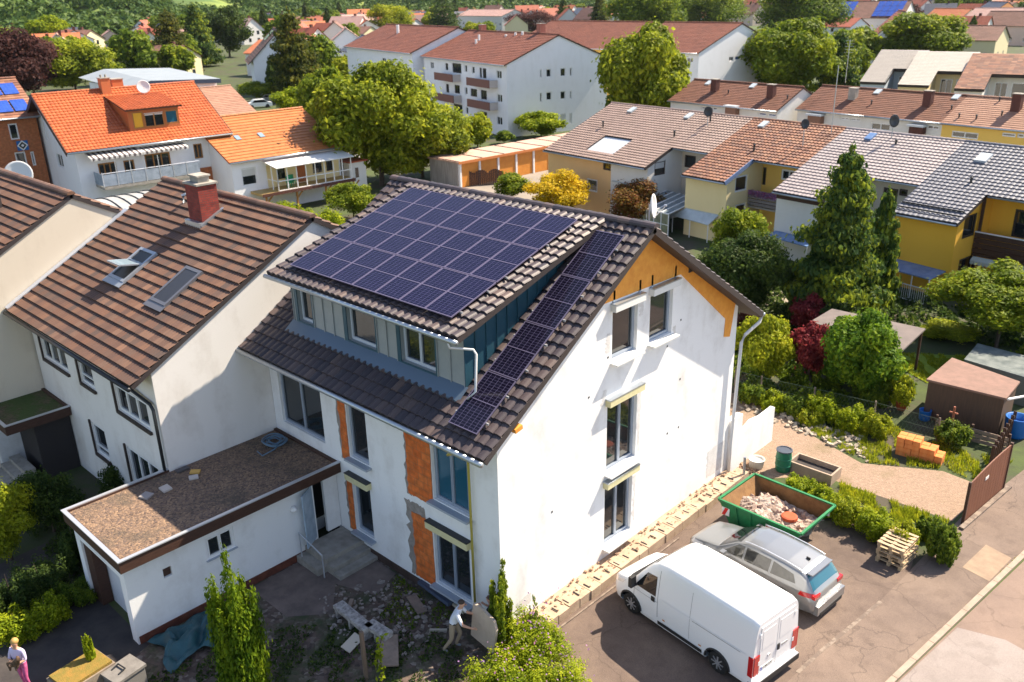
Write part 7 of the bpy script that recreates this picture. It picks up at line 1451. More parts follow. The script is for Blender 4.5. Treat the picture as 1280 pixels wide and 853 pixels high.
for (x, y, z1, s_) in [(-1.5, -3.4, 1.35, 1), (-1.0, -3.5, .9, -1)]:
    b = MB(); n = 9; pts = [(x+s_*.12*i/n*2, y+.02*i, GZ+z1*i/n) for i in range(n+1)]; b.tube(pts, .012, 5); T = thing('plant', ['leafy bramble shoot rising beside the wooden post', 'short leafy shoot under the bramble by the post'][0 if s_ > 0 else 1], 'plant', (x, y, GZ)); b.build('stem', MATS['bark'], T)
    q = np.repeat(np.array(pts)[3:], 9, 0); q = q+rs.normal(size=q.shape)*.05; V_, F_ = leafquads(q, .06, rs); npmesh('leaf_spray', V_, F_, SH, T)
# left foreground
tpx('weeping yellow green shrub at the left edge above the dark hedge', -40, 42, 605, 700, 'shrub', 2, 7000, .06, YG, name='shrub', cat='shrub', trunk=.1)
tpx('dark leafy bush in front of the left neighbour porch', 20, 95, 585, 665, 'shrub', 1, 5000, .06, DG, name='shrub', cat='shrub', trunk=.05)
tpx('rose bush with pink flowers between the neighbour steps and the gravel roof', 120, 165, 580, 625, 'shrub', 0, 2500, .05, DG, name='rose_bush', cat='shrub', trunk=.05)
q = np.array([G(135+rs.rand()*22, 590+rs.rand()*25, .3) for _ in range(16)]); V_, F_ = leafquads(q, .055, rs, upb=1); tag(npmesh('rose_blossoms', V_, F_, PINK), kind='stuff')
for k, (lx, rx, ty, by, lb, m_) in enumerate([(-10, 45, 755, 800, 'left end of the low hedge lit by a strip of sun', SH), (30, 82, 735, 778, 'middle of the low hedge beside the dark yard', SH), (70, 118, 718, 752, 'right end of the low hedge beside the dark yard', GR), (10, 80, 690, 745, 'dark rounded bush behind the low hedge', DG), (-20, 40, 700, 770, 'dark bush at the left edge behind the low hedge', DG), (70, 112, 640, 710, 'dark rose bush beside the garage corner', DG)]): tpx(lb, lx, rx, ty, by, 'low', k, 5000, .05, m_, name='hedge' if 'hedge lit' in lb or 'of the low hedge' in lb else 'shrub', cat='hedge' if 'of the low hedge' in lb else 'shrub', trunk=.02)
T = thing('planter', 'mossy planter with a small thuja seedling at the bottom left', 'planter', tuple(G(115, 840))); P = G(122, 862); b = MB(); b.M = Matrix.Translation(Vector(tuple(P))) @ Matrix.Rotation(rad(8), 4, 'Z'); b.box((-.6, -.9, 0), (.35, .45, .75)); b.build('box', mat('wood_pale', (.26, .21, .16), .85, (.16, .12, .09), 4), T)
b = MB(); b.M = Matrix.Translation(Vector(tuple(P))) @ Matrix.Rotation(rad(8), 4, 'Z'); b.box((-.55, -.85, .752), (.3, .4, .83)); b.build('moss', mat('moss_orange', (.16, .13, .025), .95, (.26, .15, .03), 5, bump=.9), T)
tree_at('small thuja seedling growing in the mossy planter', (P[0]-.25, P[1]+.1, P[2]+.8), .85, .16, 'spire', 0, 1200, .035, SH, trunk=.02)
tree_at('tuft of reddish weeds at the left of the mossy planter', (P[0]-.75, P[1]-.4, P[2]), .6, .25, 'low', 0, 700, .04, OR_, name='shrub', cat='shrub', trunk=.02)
P = G(160, 862); T = thing('bin', 'grey lidded box with a dark handle beside the mossy planter', 'bin', tuple(P)); b = MB(); b.M = Matrix.Translation(Vector(tuple(P))) @ Matrix.Rotation(rad(10), 4, 'Z'); b.box((-.32, -.4, 0), (.32, .4, .62)); b.build('box', mat('bin_grey', (.16, .15, .14), .7), T); b = MB(); b.M = Matrix.Translation(Vector(tuple(P))) @ Matrix.Rotation(rad(10), 4, 'Z'); b.box((-.36, -.44, .622), (.36, .44, .70)); b.build('lid', mat('bin_lid', (.20, .185, .17), .7, (.13, .12, .11), 4), T); b = MB(); b.M = Matrix.Translation(Vector(tuple(P))) @ Matrix.Rotation(rad(10), 4, 'Z'); b.tube([(-.2, -.2, .70), (-.2, .0, .76), (.1, .0, .76), (.1, -.2, .70)], .025, 6); b.build('handle', MATS['dark_metal'], T)
# tarp
TP = mat('tarp_petrol', (.012, .06, .075), .45, (.03, .10, .12), 3); b = MB(); n = 34; P = G(222, 800); rr = np.random.RandomState(8); idx = {}
rA = rr.rand(6)*6; 
for i in range(n):
    for j in range(n):
        x, y = (i/(n-1)-.5)*1.5, (j/(n-1)-.5)*2.4; e = 1+.18*math.sin(5*math.atan2(y, x)+1); h = .22*abs(math.sin(x*5+rA[0]+math.sin(y*3)*1.5))+.16*abs(math.sin(y*4.3+x*2.5+rA[1]))+.08*math.sin(x*13+y*9); f = max(0, 1-(x*x/.7+y*y/1.9)); idx[i, j] = b.pt((P[0]+x*e+.35, P[1]+y*e*.9+.45, GZ+.03+h*(.35+.9*f)))
for i in range(n-1):
    for j in range(n-1): b.face((idx[i, j], idx[i+1, j], idx[i+1, j+1], idx[i, j+1]))
tag(b.build('tarpaulin', TP, at=tuple(P), smooth=True), 'crumpled petrol blue tarpaulin on the ground beside the garage wall', 'tarpaulin')
# coiled hose and odds on the gravel roof
P = G(344, 553, 2.6); HM = mat('hose_blue', (.10, .17, .24), .5); b = MB(); pts = []
for k in range(200): a = k/200*6.283*6; r_ = .30+.12*math.sin(k*.11)+.01*k/40; pts.append((P[0]+math.cos(a)*r_, P[1]+math.sin(a)*r_*.9, 2.6+.03+.012*(k/33)+.02*math.sin(a*3)))
pts += [(P[0]+.45, P[1]-.3, 2.62), (P[0]+.5, P[1]-.8, 2.60), (P[0]+.1, P[1]-.75, 2.6)]; b.tube(pts, .024, 6); tag(b.build('hose', HM, at=(P[0], P[1], 2.6), smooth=True), 'coiled blue grey hose lying on the gravel garage roof', 'hose')
for k, (px, py, c, lb, s_) in enumerate([(207, 611, (.48, .42, .38), 'pale paving slab lying alone on the gravel roof', (.34, .28)), (183, 620, (.30, .27, .26), 'grey slab lying flat on the gravel roof left of the pale one', (.32, .30)), (244, 590, (.60, .36, .10), 'ochre board piece on the gravel roof', (.3, .2)), (242, 597, (.5, .45, .42), 'pale slab beside the ochre board on the gravel roof', (.28, .2)), (228, 587, (.10, .09, .09), 'dark slab leaning by the neighbour wall on the gravel roof', (.4, .2))]):
    p = G(px, py, 2.58); b = MB(); b.obox((p[0], p[1], 2.585), (*s_, .06), (.05, .03, .4*k)); tag(b.build('slab', mat('slab%d' % k, c, .9), at=tuple(p)), lb, 'slab')
# yard clutter: trough of old blocks, boards, post
OB = mat('painted_block', (.50, .46, .42), .8, (.18, .16, .16), 7)
for k, (p0, p1, lb) in enumerate([((424, 768), (462, 800), 'paint flecked white block bench left in the yard'), ((462, 792), (487, 808), 'paint flecked white block lying behind the wooden post')]):
    a, c = G(*p0), G(*p1); T = thing('bench', lb, 'block', tuple(a)); b = MB(); b.bar((a[0], a[1], GZ+.36), (c[0], c[1], GZ+.36), .34, .12); b.build('top', OB, T)
    for f in (.06, .5, .94): q = a*(1-f)+c*f; b = MB(); b.obox((q[0], q[1], GZ+.15), (.1, .3, .29), (0, 0, math.atan2(c[1]-a[1], c[0]-a[0]))); b.build('leg', OB, T)
def board(px, py, w, l, t, rot, tilt, m, lb, cat='board', z0=0):
    p = G(px, py); b = MB(); b.obox((p[0], p[1], GZ+z0+t), (w, l, t), (tilt[0], tilt[1], rot)); tag(b.build('board', m, at=tuple(p)), lb, cat)
WB_ = mat('board_weathered', (.30, .22, .17), .85, (.2, .15, .12), 4); WP = mat('board_pale', (.48, .42, .34), .85)
board(486, 820, .55, 1.1, .04, .9, (.12, .1), WB_, 'large weathered brown board lying by the wooden post', z0=.15)
board(441, 810, .32, .6, .03, .25, (.1, .3), WP, 'small pale board propped in the dark yard', z0=.15); board(521, 757, .30, .9, .05, 1.25, (0, 0), WB_, 'short plank lying before the lower front window'); board(557, 753, .10, 1.9, .08, 1.45, (0, .05), WP, 'long pale beam lying along the house foot below the window', z0=.12)
board(547, 748, .35, 1.5, .10, 1.5, (0, .1), mat('foam_dark', (.06, .08, .13), .7), 'dark insulation sheet leaning below the front window', z0=.15); board(438, 762, .12, .55, .12, .7, (0, 0), WB_, 'short round log lying beside the block bench'); board(432, 700, .5, .5, .04, .3, (0, 0), mat('red_board', (.16, .03, .02), .7), 'dark red square lid on the yard paving')
board(548, 790, .07, .5, .06, 2.3, (0, 0), WP, 'short pale batten lying in the rubble'); board(404, 688, .04, 1.3, .04, 1.9, (0, .1), MATS['alu'], 'thin grey pipe lying against the garage wall', 'pipe', z0=.1)
p = G(458, 850); b = MB(); b.bar((p[0], p[1], GZ), (p[0]-.1, p[1]+.06, GZ+1.5), .09, .09); tag(b.build('post', mat('post_wood', (.16, .11, .08), .85), at=tuple(p)), 'rough wooden post standing in the front yard', 'post')
p = G(362, 690); b = MB(); b.lathe((p[0], p[1], GZ), [(.12, 0), (.15, .05), (.16, .22), (.13, .23), (.12, .1)], 16); tag(b.build('bucket', mat('bucket_green', (.01, .12, .09), .5), at=tuple(p), smooth=True), 'small green bucket by the garage wall near the steps', 'bucket')
# hedge strip between the drive and the gravel
for k, (lx, rx, ty, by, lb, m_) in enumerate([(982, 1022, 588, 620, 'leafy green bush at the trough end of the flower strip', SH), (1010, 1050, 600, 640, 'bright bush second along the flower strip', SH), (1040, 1085, 610, 655, 'bright bush third along the flower strip', YG), (1072, 1120, 628, 672, 'bright bush fourth along the flower strip', SH), (1105, 1150, 640, 684, 'yellow green bush fifth along the flower strip', YG), (1162, 1200, 634, 700, 'darker leafy bush at the pavement end of the flower strip', GR), (1146, 1170, 640, 672, 'small green bush left of the darker bush by the pavement', GR)]): tpx(lb, lx, rx, ty, by, 'low', k, 4200, .055, m_, name='shrub', cat='shrub', trunk=.02)
# garden behind the house
tpx('grey green shrub cluster with small leaves before the dark conifer', 1030, 1075, 375, 425, 'shrub', 1, 4000, .10, DG, name='shrub', cat='shrub')
tpx('tall rounded deep green bush behind the solar house roof', 880, 985, 285, 398, 'round', 1, 15000, .12, DG, trunk=.05); tpx('mid green bush rising behind the rounded deep green bush', 885, 955, 255, 350, 'round', 0, 8000, .12, MG, trunk=.08)
tpx('tall dark conifer with bright tips in front of the pale grey roof', 988, 1118, 182, 400, 'cone', 0, 26000, .15, leafmat('leaf_conifer', [(0.022, 0.055, 0.020), (0.069, 0.121, 0.026), (0.405, 0.450, 0.030)]), trunk=.03); tpx('smaller dark conifer beside the tall one and the yellow house', 1074, 1130, 236, 378, 'cone', 1, 11000, .13, leafmat('leaf_conifer', []) if False else MATS['leaf_conifer'], trunk=.03)
tpx('red leaved maple by the garden canopy', 985, 1042, 400, 478, 'loose', 1, 5500, .10, RD, trunk=.1); tpx('dark red shrub behind the red maple', 985, 1035, 362, 420, 'loose', 2, 3500, .09, RD, name='shrub', cat='shrub')
tpx('yellow green shrub beside the white drainpipe', 925, 990, 388, 478, 'shrub', 1, 6500, .10, YG, name='shrub', cat='shrub', trunk=.05); tpx('tawny shrub between the drainpipe and the yellow green shrub', 918, 945, 380, 440, 'loose', 0, 2000, .08, PU, name='shrub', cat='shrub')
tpx('dense fresh green laurel bush in front of the garden canopy', 1030, 1125, 380, 492, 'round', 2, 15000, .12, leafmat('leaf_laurel', [(0.025, 0.075, 0.010), (0.103, 0.198, 0.014), (0.297, 0.388, 0.022)]), trunk=.04)
tpx('greyish shrub left of the terracotta pot', 1100, 1128, 460, 500, 'shrub', 1, 1800, .08, GR, name='shrub', cat='shrub')
tpx('large spreading fruit tree over the shed at the right edge', 1176, 1335, 326, 436, 'loose', 1, 20000, .13, MG, trunk=.14); tpx('bright low bush left of the spreading fruit tree', 1150, 1215, 402, 424, 'shrub', 0, 5000, .11, YG, name='shrub', cat='shrub'); tpx('dark green tree at the right edge above the fruit tree', 1225, 1320, 338, 420, 'round', 0, 9000, .13, GR, trunk=.12)
for k, (lx, rx, ty, by, m_) in enumerate([(925, 955, 470, 505, GR), (950, 985, 480, 512, SH), (980, 1020, 485, 518, GR), (1010, 1050, 482, 525, SH), (1045, 1085, 495, 535, SH), (1080, 1115, 505, 545, YG), (1085, 1110, 470, 505, GR), (1000, 1030, 505, 530, YG)]):
    lb = ['low green plant at the drainpipe end of the flower bed', 'bright plant second from the drainpipe in the flower bed', 'green plant third from the drainpipe in the flower bed', 'bright leafy plant in the middle of the flower bed', 'bushy bright plant right of the middle of the flower bed', 'yellow green plant at the brick stack end of the flower bed', 'green plant behind the fence near the flower bed end', 'small yellow green plant in front of the flower bed middle'][k]; tpx(lb, lx, rx, ty, by, 'low', k, 2600, .07, m_, name='plant', cat='plant', trunk=.02)
tpx('small leafy shrub by the rusty post right of the brick stack', 1172, 1212, 518, 556, 'low', 1, 2600, .07, GR, name='shrub', cat='shrub'); tpx('young shrub with orange tinged leaves in a terracotta pot', 1114, 1143, 468, 512, 'shrub', 2, 2200, .07, YG, name='shrub', cat='shrub', trunk=.1)
p = G(1126, 512); b = MB(); b.lathe(tuple(p), [(.18, 0), (.27, .38), (.29, .42), (.25, .42), (.24, .34)], 18); tag(b.build('flower_pot', MATS['terracotta'], at=tuple(p), smooth=True), 'terracotta pot holding the young shrub behind the fence', 'flower pot')
p = G(1155, 525); b = MB(); b.lathe(tuple(p), [(.18, 0), (.22, .05), (.24, .45), (.25, .47), (.22, .47), (.21, .3)], 18); tag(b.build('bin', mat('bin_blue', (.01, .12, .42), .4), at=tuple(p), smooth=True), 'blue round bin in the vegetable garden by the shed', 'bin')
p = G(1268, 545); b = MB(); b.lathe(tuple(p), [(.35, 0), (.42, .1), (.45, .8), (.46, .85), (.40, .85), (.38, .6)], 20); tag(b.build('rain_barrel', MATS['bin_blue'], at=tuple(p), smooth=True), 'big blue water barrel at the right edge behind the gate', 'barrel')
# chain link fence
FM = mat('fence_green', (.12, .16, .10), .6)
T = thing('fence', 'wire mesh fence with pale concrete posts behind the gravel drive', 'fence', tuple(G(1000, 510))); pts = [G(*p) for p in [(918, 488), (950, 497), (1016, 512), (1091, 530), (1170, 552)]]
for p in pts: b = MB(); b.bar((p[0], p[1], GZ), (p[0], p[1], GZ+1.05), .06, .06); b.build('post', MATS['concrete_line'], T)
b = MB()
for p, q in zip(pts, pts[1:]):
    for h in (.98, .5, .05): b.tube([(p[0], p[1], GZ+h), (q[0], q[1], GZ+h)], .008, 4)
    n = int(np.linalg.norm(q-p)/.16)
    for i in range(n):
        f0, f1 = i/n, min(1, (i+3.0)/n); a, c = p*(1-f0)+q*f0, p*(1-f1)+q*f1; b.tube([(a[0], a[1], GZ+.03), (c[0], c[1], GZ+.97)], .004, 3, False); b.tube([(c[0], c[1], GZ+.03), (a[0], a[1], GZ+.97)], .004, 3, False)
b.build('mesh_wire', FM, T)
# shed
SW = mat('shed_brown', (.095, .055, .035), .8, (.065, .04, .028), 3, stretch=(6, 6, .5)); T = thing('shed', 'brown wooden garden shed with a flat pinkish roof', 'shed', (5.3, 22.2, GZ)); P = [G(1158, 475, 1.35), G(1190, 448, 1.35), G(1275, 478, 1.35), G(1258, 499, 1.35)]
b = MB(); c = sum(P)/4; b.prism([(c[0]+(p[0]-c[0])*.95, c[1]+(p[1]-c[1])*.95) for p in P][::-1], GZ, 1.28); b.build('wall', SW, T); b = MB(); b.prism([(p[0], p[1]) for p in P][::-1], 1.29, 1.38); b.build('roof', mat('shed_roof_pink', (.24, .14, .11), .85, (.18, .11, .085), 3), T)
b = MB(); b.tube([P[3]+np.array([.08, -.1, .05]), P[3]+np.array([.55, .9, .0])], .05, 8); b.build('gutter', MATS['pipe_white'], T)
T = thing('canopy', 'garden canopy with a flat greyish roof on dark posts', 'canopy', (.5, 25, GZ)); P = [G(1013, 402, 1.7), G(1040, 386, 1.7), G(1157, 411, 1.7), G(1127, 439, 1.7)]; b = MB(); b.prism([(p[0], p[1]) for p in P], 1.62, 1.70); b.build('roof', mat('canopy_felt', (.16, .13, .12), .85, (.12, .10, .095), 2), T)
for p in (P[3], P[2], P[0], P[1]): b = MB(); q = c if False else p; cc = sum(P)/4; q = p+(cc-p)*.06; b.bar((q[0], q[1], GZ), (q[0], q[1], 1.615), .1, .1); b.build('post', MATS['brown_wood'], T)
q = P[3]+(sum(P)/4-P[3])*.06; b = MB(); b.bar((q[0], q[1], .8), (q[0]-.7, q[1]+.1, 1.6), .07, .07); b.build('brace', MATS['brown_wood'], T)
P = [G(1205, 450, .9), G(1222, 430, .9), G(1290, 448, .9), G(1290, 475, .9)]; T = thing('greenhouse', 'low greenhouse with a dull glass roof behind the shed', 'greenhouse', (6, 25, GZ)); b = MB(); b.prism([(p[0], p[1]) for p in P][::-1], .88, .93); b.build('roof', mat('dull_glass', (.10, .12, .12), .3, (.22, .24, .23), 2), T); b = MB(); b.prism([(p[0]*.99+.05, p[1]) for p in P][::-1], GZ, .879); b.build('wall', mat('dull_glass2', (.15, .17, .15), .3), T)
p = G(1187, 545); b = MB(); b.tube([tuple(p), (p[0], p[1], GZ+1.3)], .045, 6); b.box((p[0]-.16, p[1]-.03, GZ+1.0), (p[0]+.16, p[1]+.03, GZ+1.06)); tag(b.build('post', mat('rust_post', (.28, .09, .05), .7), at=tuple(p)), 'rusty post with a crossbar right of the brick stack', 'post')
b = MB(); P = [G(1165, 566), G(1205, 575), G(1232, 548)]
T = thing('fence', 'low weathered board fence below the shed', 'fence', tuple(P[0]))
A = [G(1168, 540), G(1258, 565)]
for k in range(3): b = MB(); b.bar((A[0][0], A[0][1], GZ+.12+.2*k), (A[1][0], A[1][1], GZ+.12+.2*k), .03, .15); b.build('board', WB_, T)
for f in (0, .5, 1): q = A[0]*(1-f)+A[1]*f; b = MB(); b.bar((q[0], q[1]+.05, GZ), (q[0], q[1]+.05, GZ+.75), .08, .08); b.build('post', MATS['brown_wood'], T)
A = [G(1236, 590), G(1263, 545)]; T = thing('fence', 'brown picket fence running back from the gate post', 'fence', tuple(A[0]))
for f in np.linspace(0, 1, 9): q = A[0]*(1-f)+A[1]*f; b = MB(); b.bar((q[0], q[1], GZ), (q[0], q[1], GZ+1.1), .12, .03); b.build('picket', MATS['brown_wood'], T)
b = MB(); b.bar((A[0][0], A[0][1], GZ+.9), (A[1][0], A[1][1], GZ+.9), .05, .05); b.build('rail', WB_, T)

# middle distance trees
ASHM = leafmat('leaf_ash', [(.045, .08, .008), (.20, .25, .016), (.52, .53, .035)])
tpx('huge broad ash tree between the annex and the garages', 398, 545, 72, 232, 'round', 1, 32000, .30, ASHM, trunk=.02); tpx('wide lower crown leaning right of the huge ash tree', 470, 580, 120, 222, 'round', 0, 16000, .26, ASHM, trunk=.02); tpx('feathery tree left of the huge ash tree', 375, 440, 78, 185, 'loose', 1, 9000, .26, MG, trunk=.1)
tpx('round yellow green bush between the ash and the apartment block', 577, 616, 138, 186, 'round', 2, 6000, .24, YG, trunk=.06); tpx('bright round bush at the foot of the white apartment gable', 650, 702, 137, 172, 'shrub', 1, 6000, .24, SH, name='shrub', cat='shrub', trunk=.05); tpx('small grey green bush beside the apartment wall', 618, 642, 163, 180, 'shrub', 0, 1500, .2, GR, name='shrub', cat='shrub')
tpx('golden yellow tree in front of the peach house', 655, 742, 206, 275, 'loose', 2, 7000, .15, YL, trunk=.1); tpx('green hedge bush left of the golden tree', 615, 662, 215, 252, 'shrub', 0, 4000, .15, MG, name='shrub', cat='shrub'); tpx('red tipped photinia bush behind the satellite dish', 757, 832, 222, 282, 'shrub', 2, 8000, .14, OR_, name='shrub', cat='shrub')
tpx('small bright tree beside the white veranda', 412, 468, 226, 275, 'shrub', 1, 5000, .14, MG, trunk=.1)
for k, (lx, rx, ty, by) in enumerate([(355, 395, 250, 285), (385, 430, 252, 290), (330, 370, 245, 270)]): tpx(['low bright bush below the veranda posts', 'low bright bush below the small tree by the veranda', 'low yellow green bush left of the veranda posts'][k], lx, rx, ty, by, 'low', k, 2500, .12, SH, name='shrub', cat='shrub')
tpx('tall linden tree right of the apartment gable', 752, 862, 18, 176, 'round', 2, 26000, .33, ASHM, trunk=.02); tpx('large round tree right of the white gabled block', 925, 1040, 20, 134, 'round', 1, 22000, .38, MG, trunk=.02); tpx('dark pointed evergreen beside the large round tree', 1015, 1082, 38, 128, 'cone', 2, 8000, .34, MATS['leaf_conifer'], trunk=.03)
tpx('big round tree behind the light grey roofs', 1092, 1200, 12, 88, 'round', 0, 18000, .5, MG, trunk=.05); tpx('broad dark tree behind the white gabled block', 762, 850, -25, 62, 'round', 1, 14000, .5, GR, trunk=.05); tpx('wide dark tree at the top right of the white gabled block', 938, 1052, -30, 60, 'round', 0, 16000, .55, GR, trunk=.05); tpx('broad green tree above the linden and white block', 835, 935, -28, 50, 'round', 2, 14000, .55, GR, trunk=.05)
tpx('tall ragged pine in front of the brown gabled house', 326, 404, 12, 126, 'cone', 1, 11000, .36, leafmat('leaf_pine', [(0.025, 0.045, 0.012), (0.081, 0.099, 0.018), (0.257, 0.225, 0.025)]), trunk=.08, ry=1.0); tpx('dark blue spruce at the foot of the tall ragged pine', 327, 352, 75, 122, 'cone', 0, 4000, .3, DG, trunk=.03)
tpx('copper beech tree at the top left', -35, 68, 28, 128, 'round', 2, 16000, .42, PU, trunk=.05); tpx('wide yellow green willow left behind the orange roof', 42, 135, 45, 118, 'round', 0, 14000, .40, ASHM, trunk=.06); tpx('bright green tree above the willow at the top left', 38, 88, 18, 70, 'round', 1, 8000, .5, SH, trunk=.06); tpx('green tree at the left edge above the copper beech', -30, 15, 25, 75, 'round', 2, 5000, .5, MG, trunk=.06)
tpx('dark fir tree left of the brown gabled house', 176, 250, 12, 96, 'cone', 0, 11000, .42, MATS['leaf_pine'], trunk=.06); tpx('second dark fir right of the first one', 218, 274, 4, 84, 'cone', 2, 7000, .45, MATS['leaf_conifer'], trunk=.05); tpx('third dark fir tree in the row at upper left', 256, 310, 6, 72, 'round', 1, 7000, .5, DG, trunk=.05)
tpx('bright yellow green tree above the left apartment roof', 455, 514, 3, 52, 'round', 0, 8000, .5, YG, trunk=.06); tpx('dark spruce behind the left apartment roof', 526, 582, -12, 46, 'cone', 1, 5000, .5, DG, trunk=.05); tpx('dark red copper beech behind the middle apartment roof', 632, 700, 9, 45, 'round', 2, 7000, .5, PU, trunk=.06); tpx('small dark spruce right of the red beech', 690, 718, -2, 40, 'cone', 1, 3500, .5, DG, trunk=.05); tpx('dark fir before the hill right of centre', 733, 765, -8, 42, 'cone', 2, 3500, .5, MATS['leaf_pine'], trunk=.05)
tpx('copper beech among the roofs at the upper right', 1118, 1152, 5, 35, 'round', 1, 3500, .6, PU, trunk=.05); tpx('dark spruce beside the orange gabled houses at right', 1238, 1262, 12, 48, 'cone', 0, 3000, .5, DG, trunk=.05); tpx('dark round tree at the top right corner', 1262, 1300, 2, 42, 'round', 0, 4000, .6, DG, trunk=.05)
tpx('small bush on the parking before the pines', 300, 345, 100, 128, 'shrub', 1, 3500, .25, MG, name='shrub', cat='shrub'); tpx('bright bush between the parked cars and the ash tree', 340, 385, 108, 142, 'shrub', 2, 4500, .25, SH, name='shrub', cat='shrub'); tpx('green bush behind the conservatory and pale yellow house', 872, 905, 195, 232, 'shrub', 0, 300, .2, GR, name='shrub', cat='shrub') if False else None
tpx('potted bush on the roof terrace behind the brown terrace', 1145, 1200, 108, 128, 'shrub', 0, 2500, .2, MG, name='shrub', cat='shrub'); tpx('spreading bush at the foot of the white gabled block', 888, 945, 86, 112, 'shrub', 0, 3500, .25, MG, name='shrub', cat='shrub')
# small parked cars far off
def farcar(label, px, py, rot, m):
    p = G(px, py); T = thing('parked_car', label, 'car', tuple(p)); T.rotation_euler = (0, 0, rot); b = MB(); prof = [(-2.1, .3), (-2.1, .8), (-1.3, .95), (-.8, 1.4), (.9, 1.42), (1.5, .95), (2.1, .85), (2.15, .3)]
    v = [b.pt((x, -.85, z)) for x, z in prof]; w = [b.pt((x, .85, z)) for x, z in prof]; b.face(v); b.face(w[::-1])
    for i in range(len(prof)): j = (i+1) % len(prof); b.face((v[i], v[j], w[j], w[i]))
    o = b.build('body', m); o.parent = T
    for y in (-.86, .86): b = MB(); b.poly([(-1.2, y, .95), (-.75, y, 1.34), (.85, y, 1.36), (1.35, y, .95)]); o = b.build('side_window', MATS['car_glass']); o.parent = T
    for x in (-1.3, 1.3):
        for y in (-.78, .78): b = MB(); b.lathe((x, y-.1, .32), [(.2, 0), (.32, .02), (.32, .18), (.2, .2)], 14, axis='y'); o = b.build('wheel', MATS['rubber']); o.parent = T
farcar('white car parked on the lot below the brown gabled house', 324, 135, 1.2, MATS['van_white']); farcar('silver car parked behind the white one', 338, 128, 1.0, MATS['car_silver'])
# ------------------------------------------------------------------ the town beyond
TR = tilemat('tiles_town_red', [(.30, .075, .04), (.36, .10, .055)], .7, dirt=(.2, .08, .05), dirtamt=.4); TB = tilemat('tiles_town_brown', [(.17, .085, .06), (.22, .11, .08)], .7, dirt=(.1, .06, .05), dirtamt=.4)
TO = tilemat('tiles_town_orange', [(.46, .14, .055), (.52, .18, .08)], .7, dirt=(.3, .12, .06), dirtamt=.3); TS = tilemat('tiles_town_slate', [(.06, .065, .09), (.085, .09, .12)], .5, dirt=(.05, .05, .06), dirtamt=.3); TP_ = tilemat('tiles_town_pink', [(.42, .25, .21), (.47, .3, .26)], .7, dirt=(.3, .18, .15), dirtamt=.3)
PK = plaster('plaster_pinkish', (.62, .50, .42), (.5, .38, .3), .3); LY_ = plaster('plaster_light_yellow', (.66, .58, .36), (.5, .42, .26), .3)
def ph(label, px, py, W, D, ze, sl, deg, wall, roofm, win=True, group=None, name='house', cat='house', ov=.4, wins=None):
    U, V = fvec(deg); P = G(px, py); u1, v0 = P[:2]@U, P[:2]@V; wl = [] if wins is None else wins
    if win and wins is None:
        n = max(1, int(W/3.4)); 
        for fl in range(max(1, int((ze-GZ)/2.9))):
            z0 = GZ+1.1+2.8*fl
            for i in range(n): x = W*(i+.5)/n; wl.append(('F', x-.55, z0, x+.55, z0+1.3))
            for i in (0, 1): x = D*(.3+.4*i); wl.append(('R', x-.5, z0, x+.5, z0+1.3))
    return house(name, label, deg, u1-W, u1, v0, v0+D, GZ, ze, sl, wall, roofm, MATS['rim_dark'], wl, ov=ov, og=.3, tw=1.2, cl=.6, k=2, amp=.003, step=.03, group=group, cat=cat, gut=False)
R, F_ = ph('tall brown roofed house with a white gable and roof solar collector by the pines', 322, 121, 13, 10.5, 6.2, .95, -28, WHITE, TB, ov=1.0, win=True)
oi = R_info[R.name]; cq = 1/math.hypot(1, .95); S = Vector((0, cq, .95*cq)); N = Vector((0, -.95*cq, cq)); P0 = Vector((oi['u0']+3.0, oi['v0'], oi['ze']+oi['off']))+S*4.2+N*.12; b = MB(); b.poly([P0, P0+Vector((4, 0, 0)), P0+Vector((4, 0, 0))+S*2.4, P0+S*2.4], [(0, 0), (4, 0), (4, 1), (0, 1)]); b.build('solar_collector', gridmat('collector', (.25, .40, .5), (.6, .66, .7), .15, .08), F_)
ph('cream gabled house with a bright red roof among the trees at upper left', 160, 93, 7, 8, 3.4, .9, -50, PK, TR); ph('dark timber house with a brown roof above the cream gabled one', 158, 72, 9, 9, 5.0, .7, -35, CHD, TB); ph('white house with a deep red roof behind the dark timber house', 166, 55, 12, 9, 5.5, .8, -40, WHITE, TR); ph('low pink roofed house left of the dark timber house', 128, 62, 12, 8, 4.0, .6, -20, PK, TP_); ph('slate roofed house beside the pink one at upper left', 112, 52, 8, 8, 5, .8, -15, OFFW, TS)
ph('white gabled house with a small round window left of the ash tree', 412, 88, 9, 10, 5.6, .75, -35, WHITE, TP_); ph('white house with a dark slate hip like roof left of the ash tree', 442, 98, 11, 10, 5.2, .6, -25, WHITE, TS); ph('white gabled house right behind the tall pine', 400, 76, 10, 10, 6, .8, -40, OFFW, TB)
ph('orange roofed house in the row at the foot of the hill', 405, 42, 18, 10, 5, .6, -10, WHITE, TO); ph('long red roofed house left of the bright yellow tree', 446, 56, 20, 10, 5.5, .55, -16, OFFW, TR); ph('long pale house with a pink roof before the wooded hill', 628, 44, 38, 14, 7.5, .35, -12, OFFW, TP_); ph('small yellow gabled house with a pink roof behind the middle block', 632, 50, 9, 9, 5, .8, -45, LY_, TR)
R, F_ = ph('house with a roof full of blue solar panels at the upper right', 1124, 50, 26, 16, 6.5, .62, 5, OFFW, TB, win=False); oi = R_info[R.name]; cq = 1/math.hypot(1, .62); S = Vector((0, cq, .62*cq)); N = Vector((0, -.62*cq, cq))
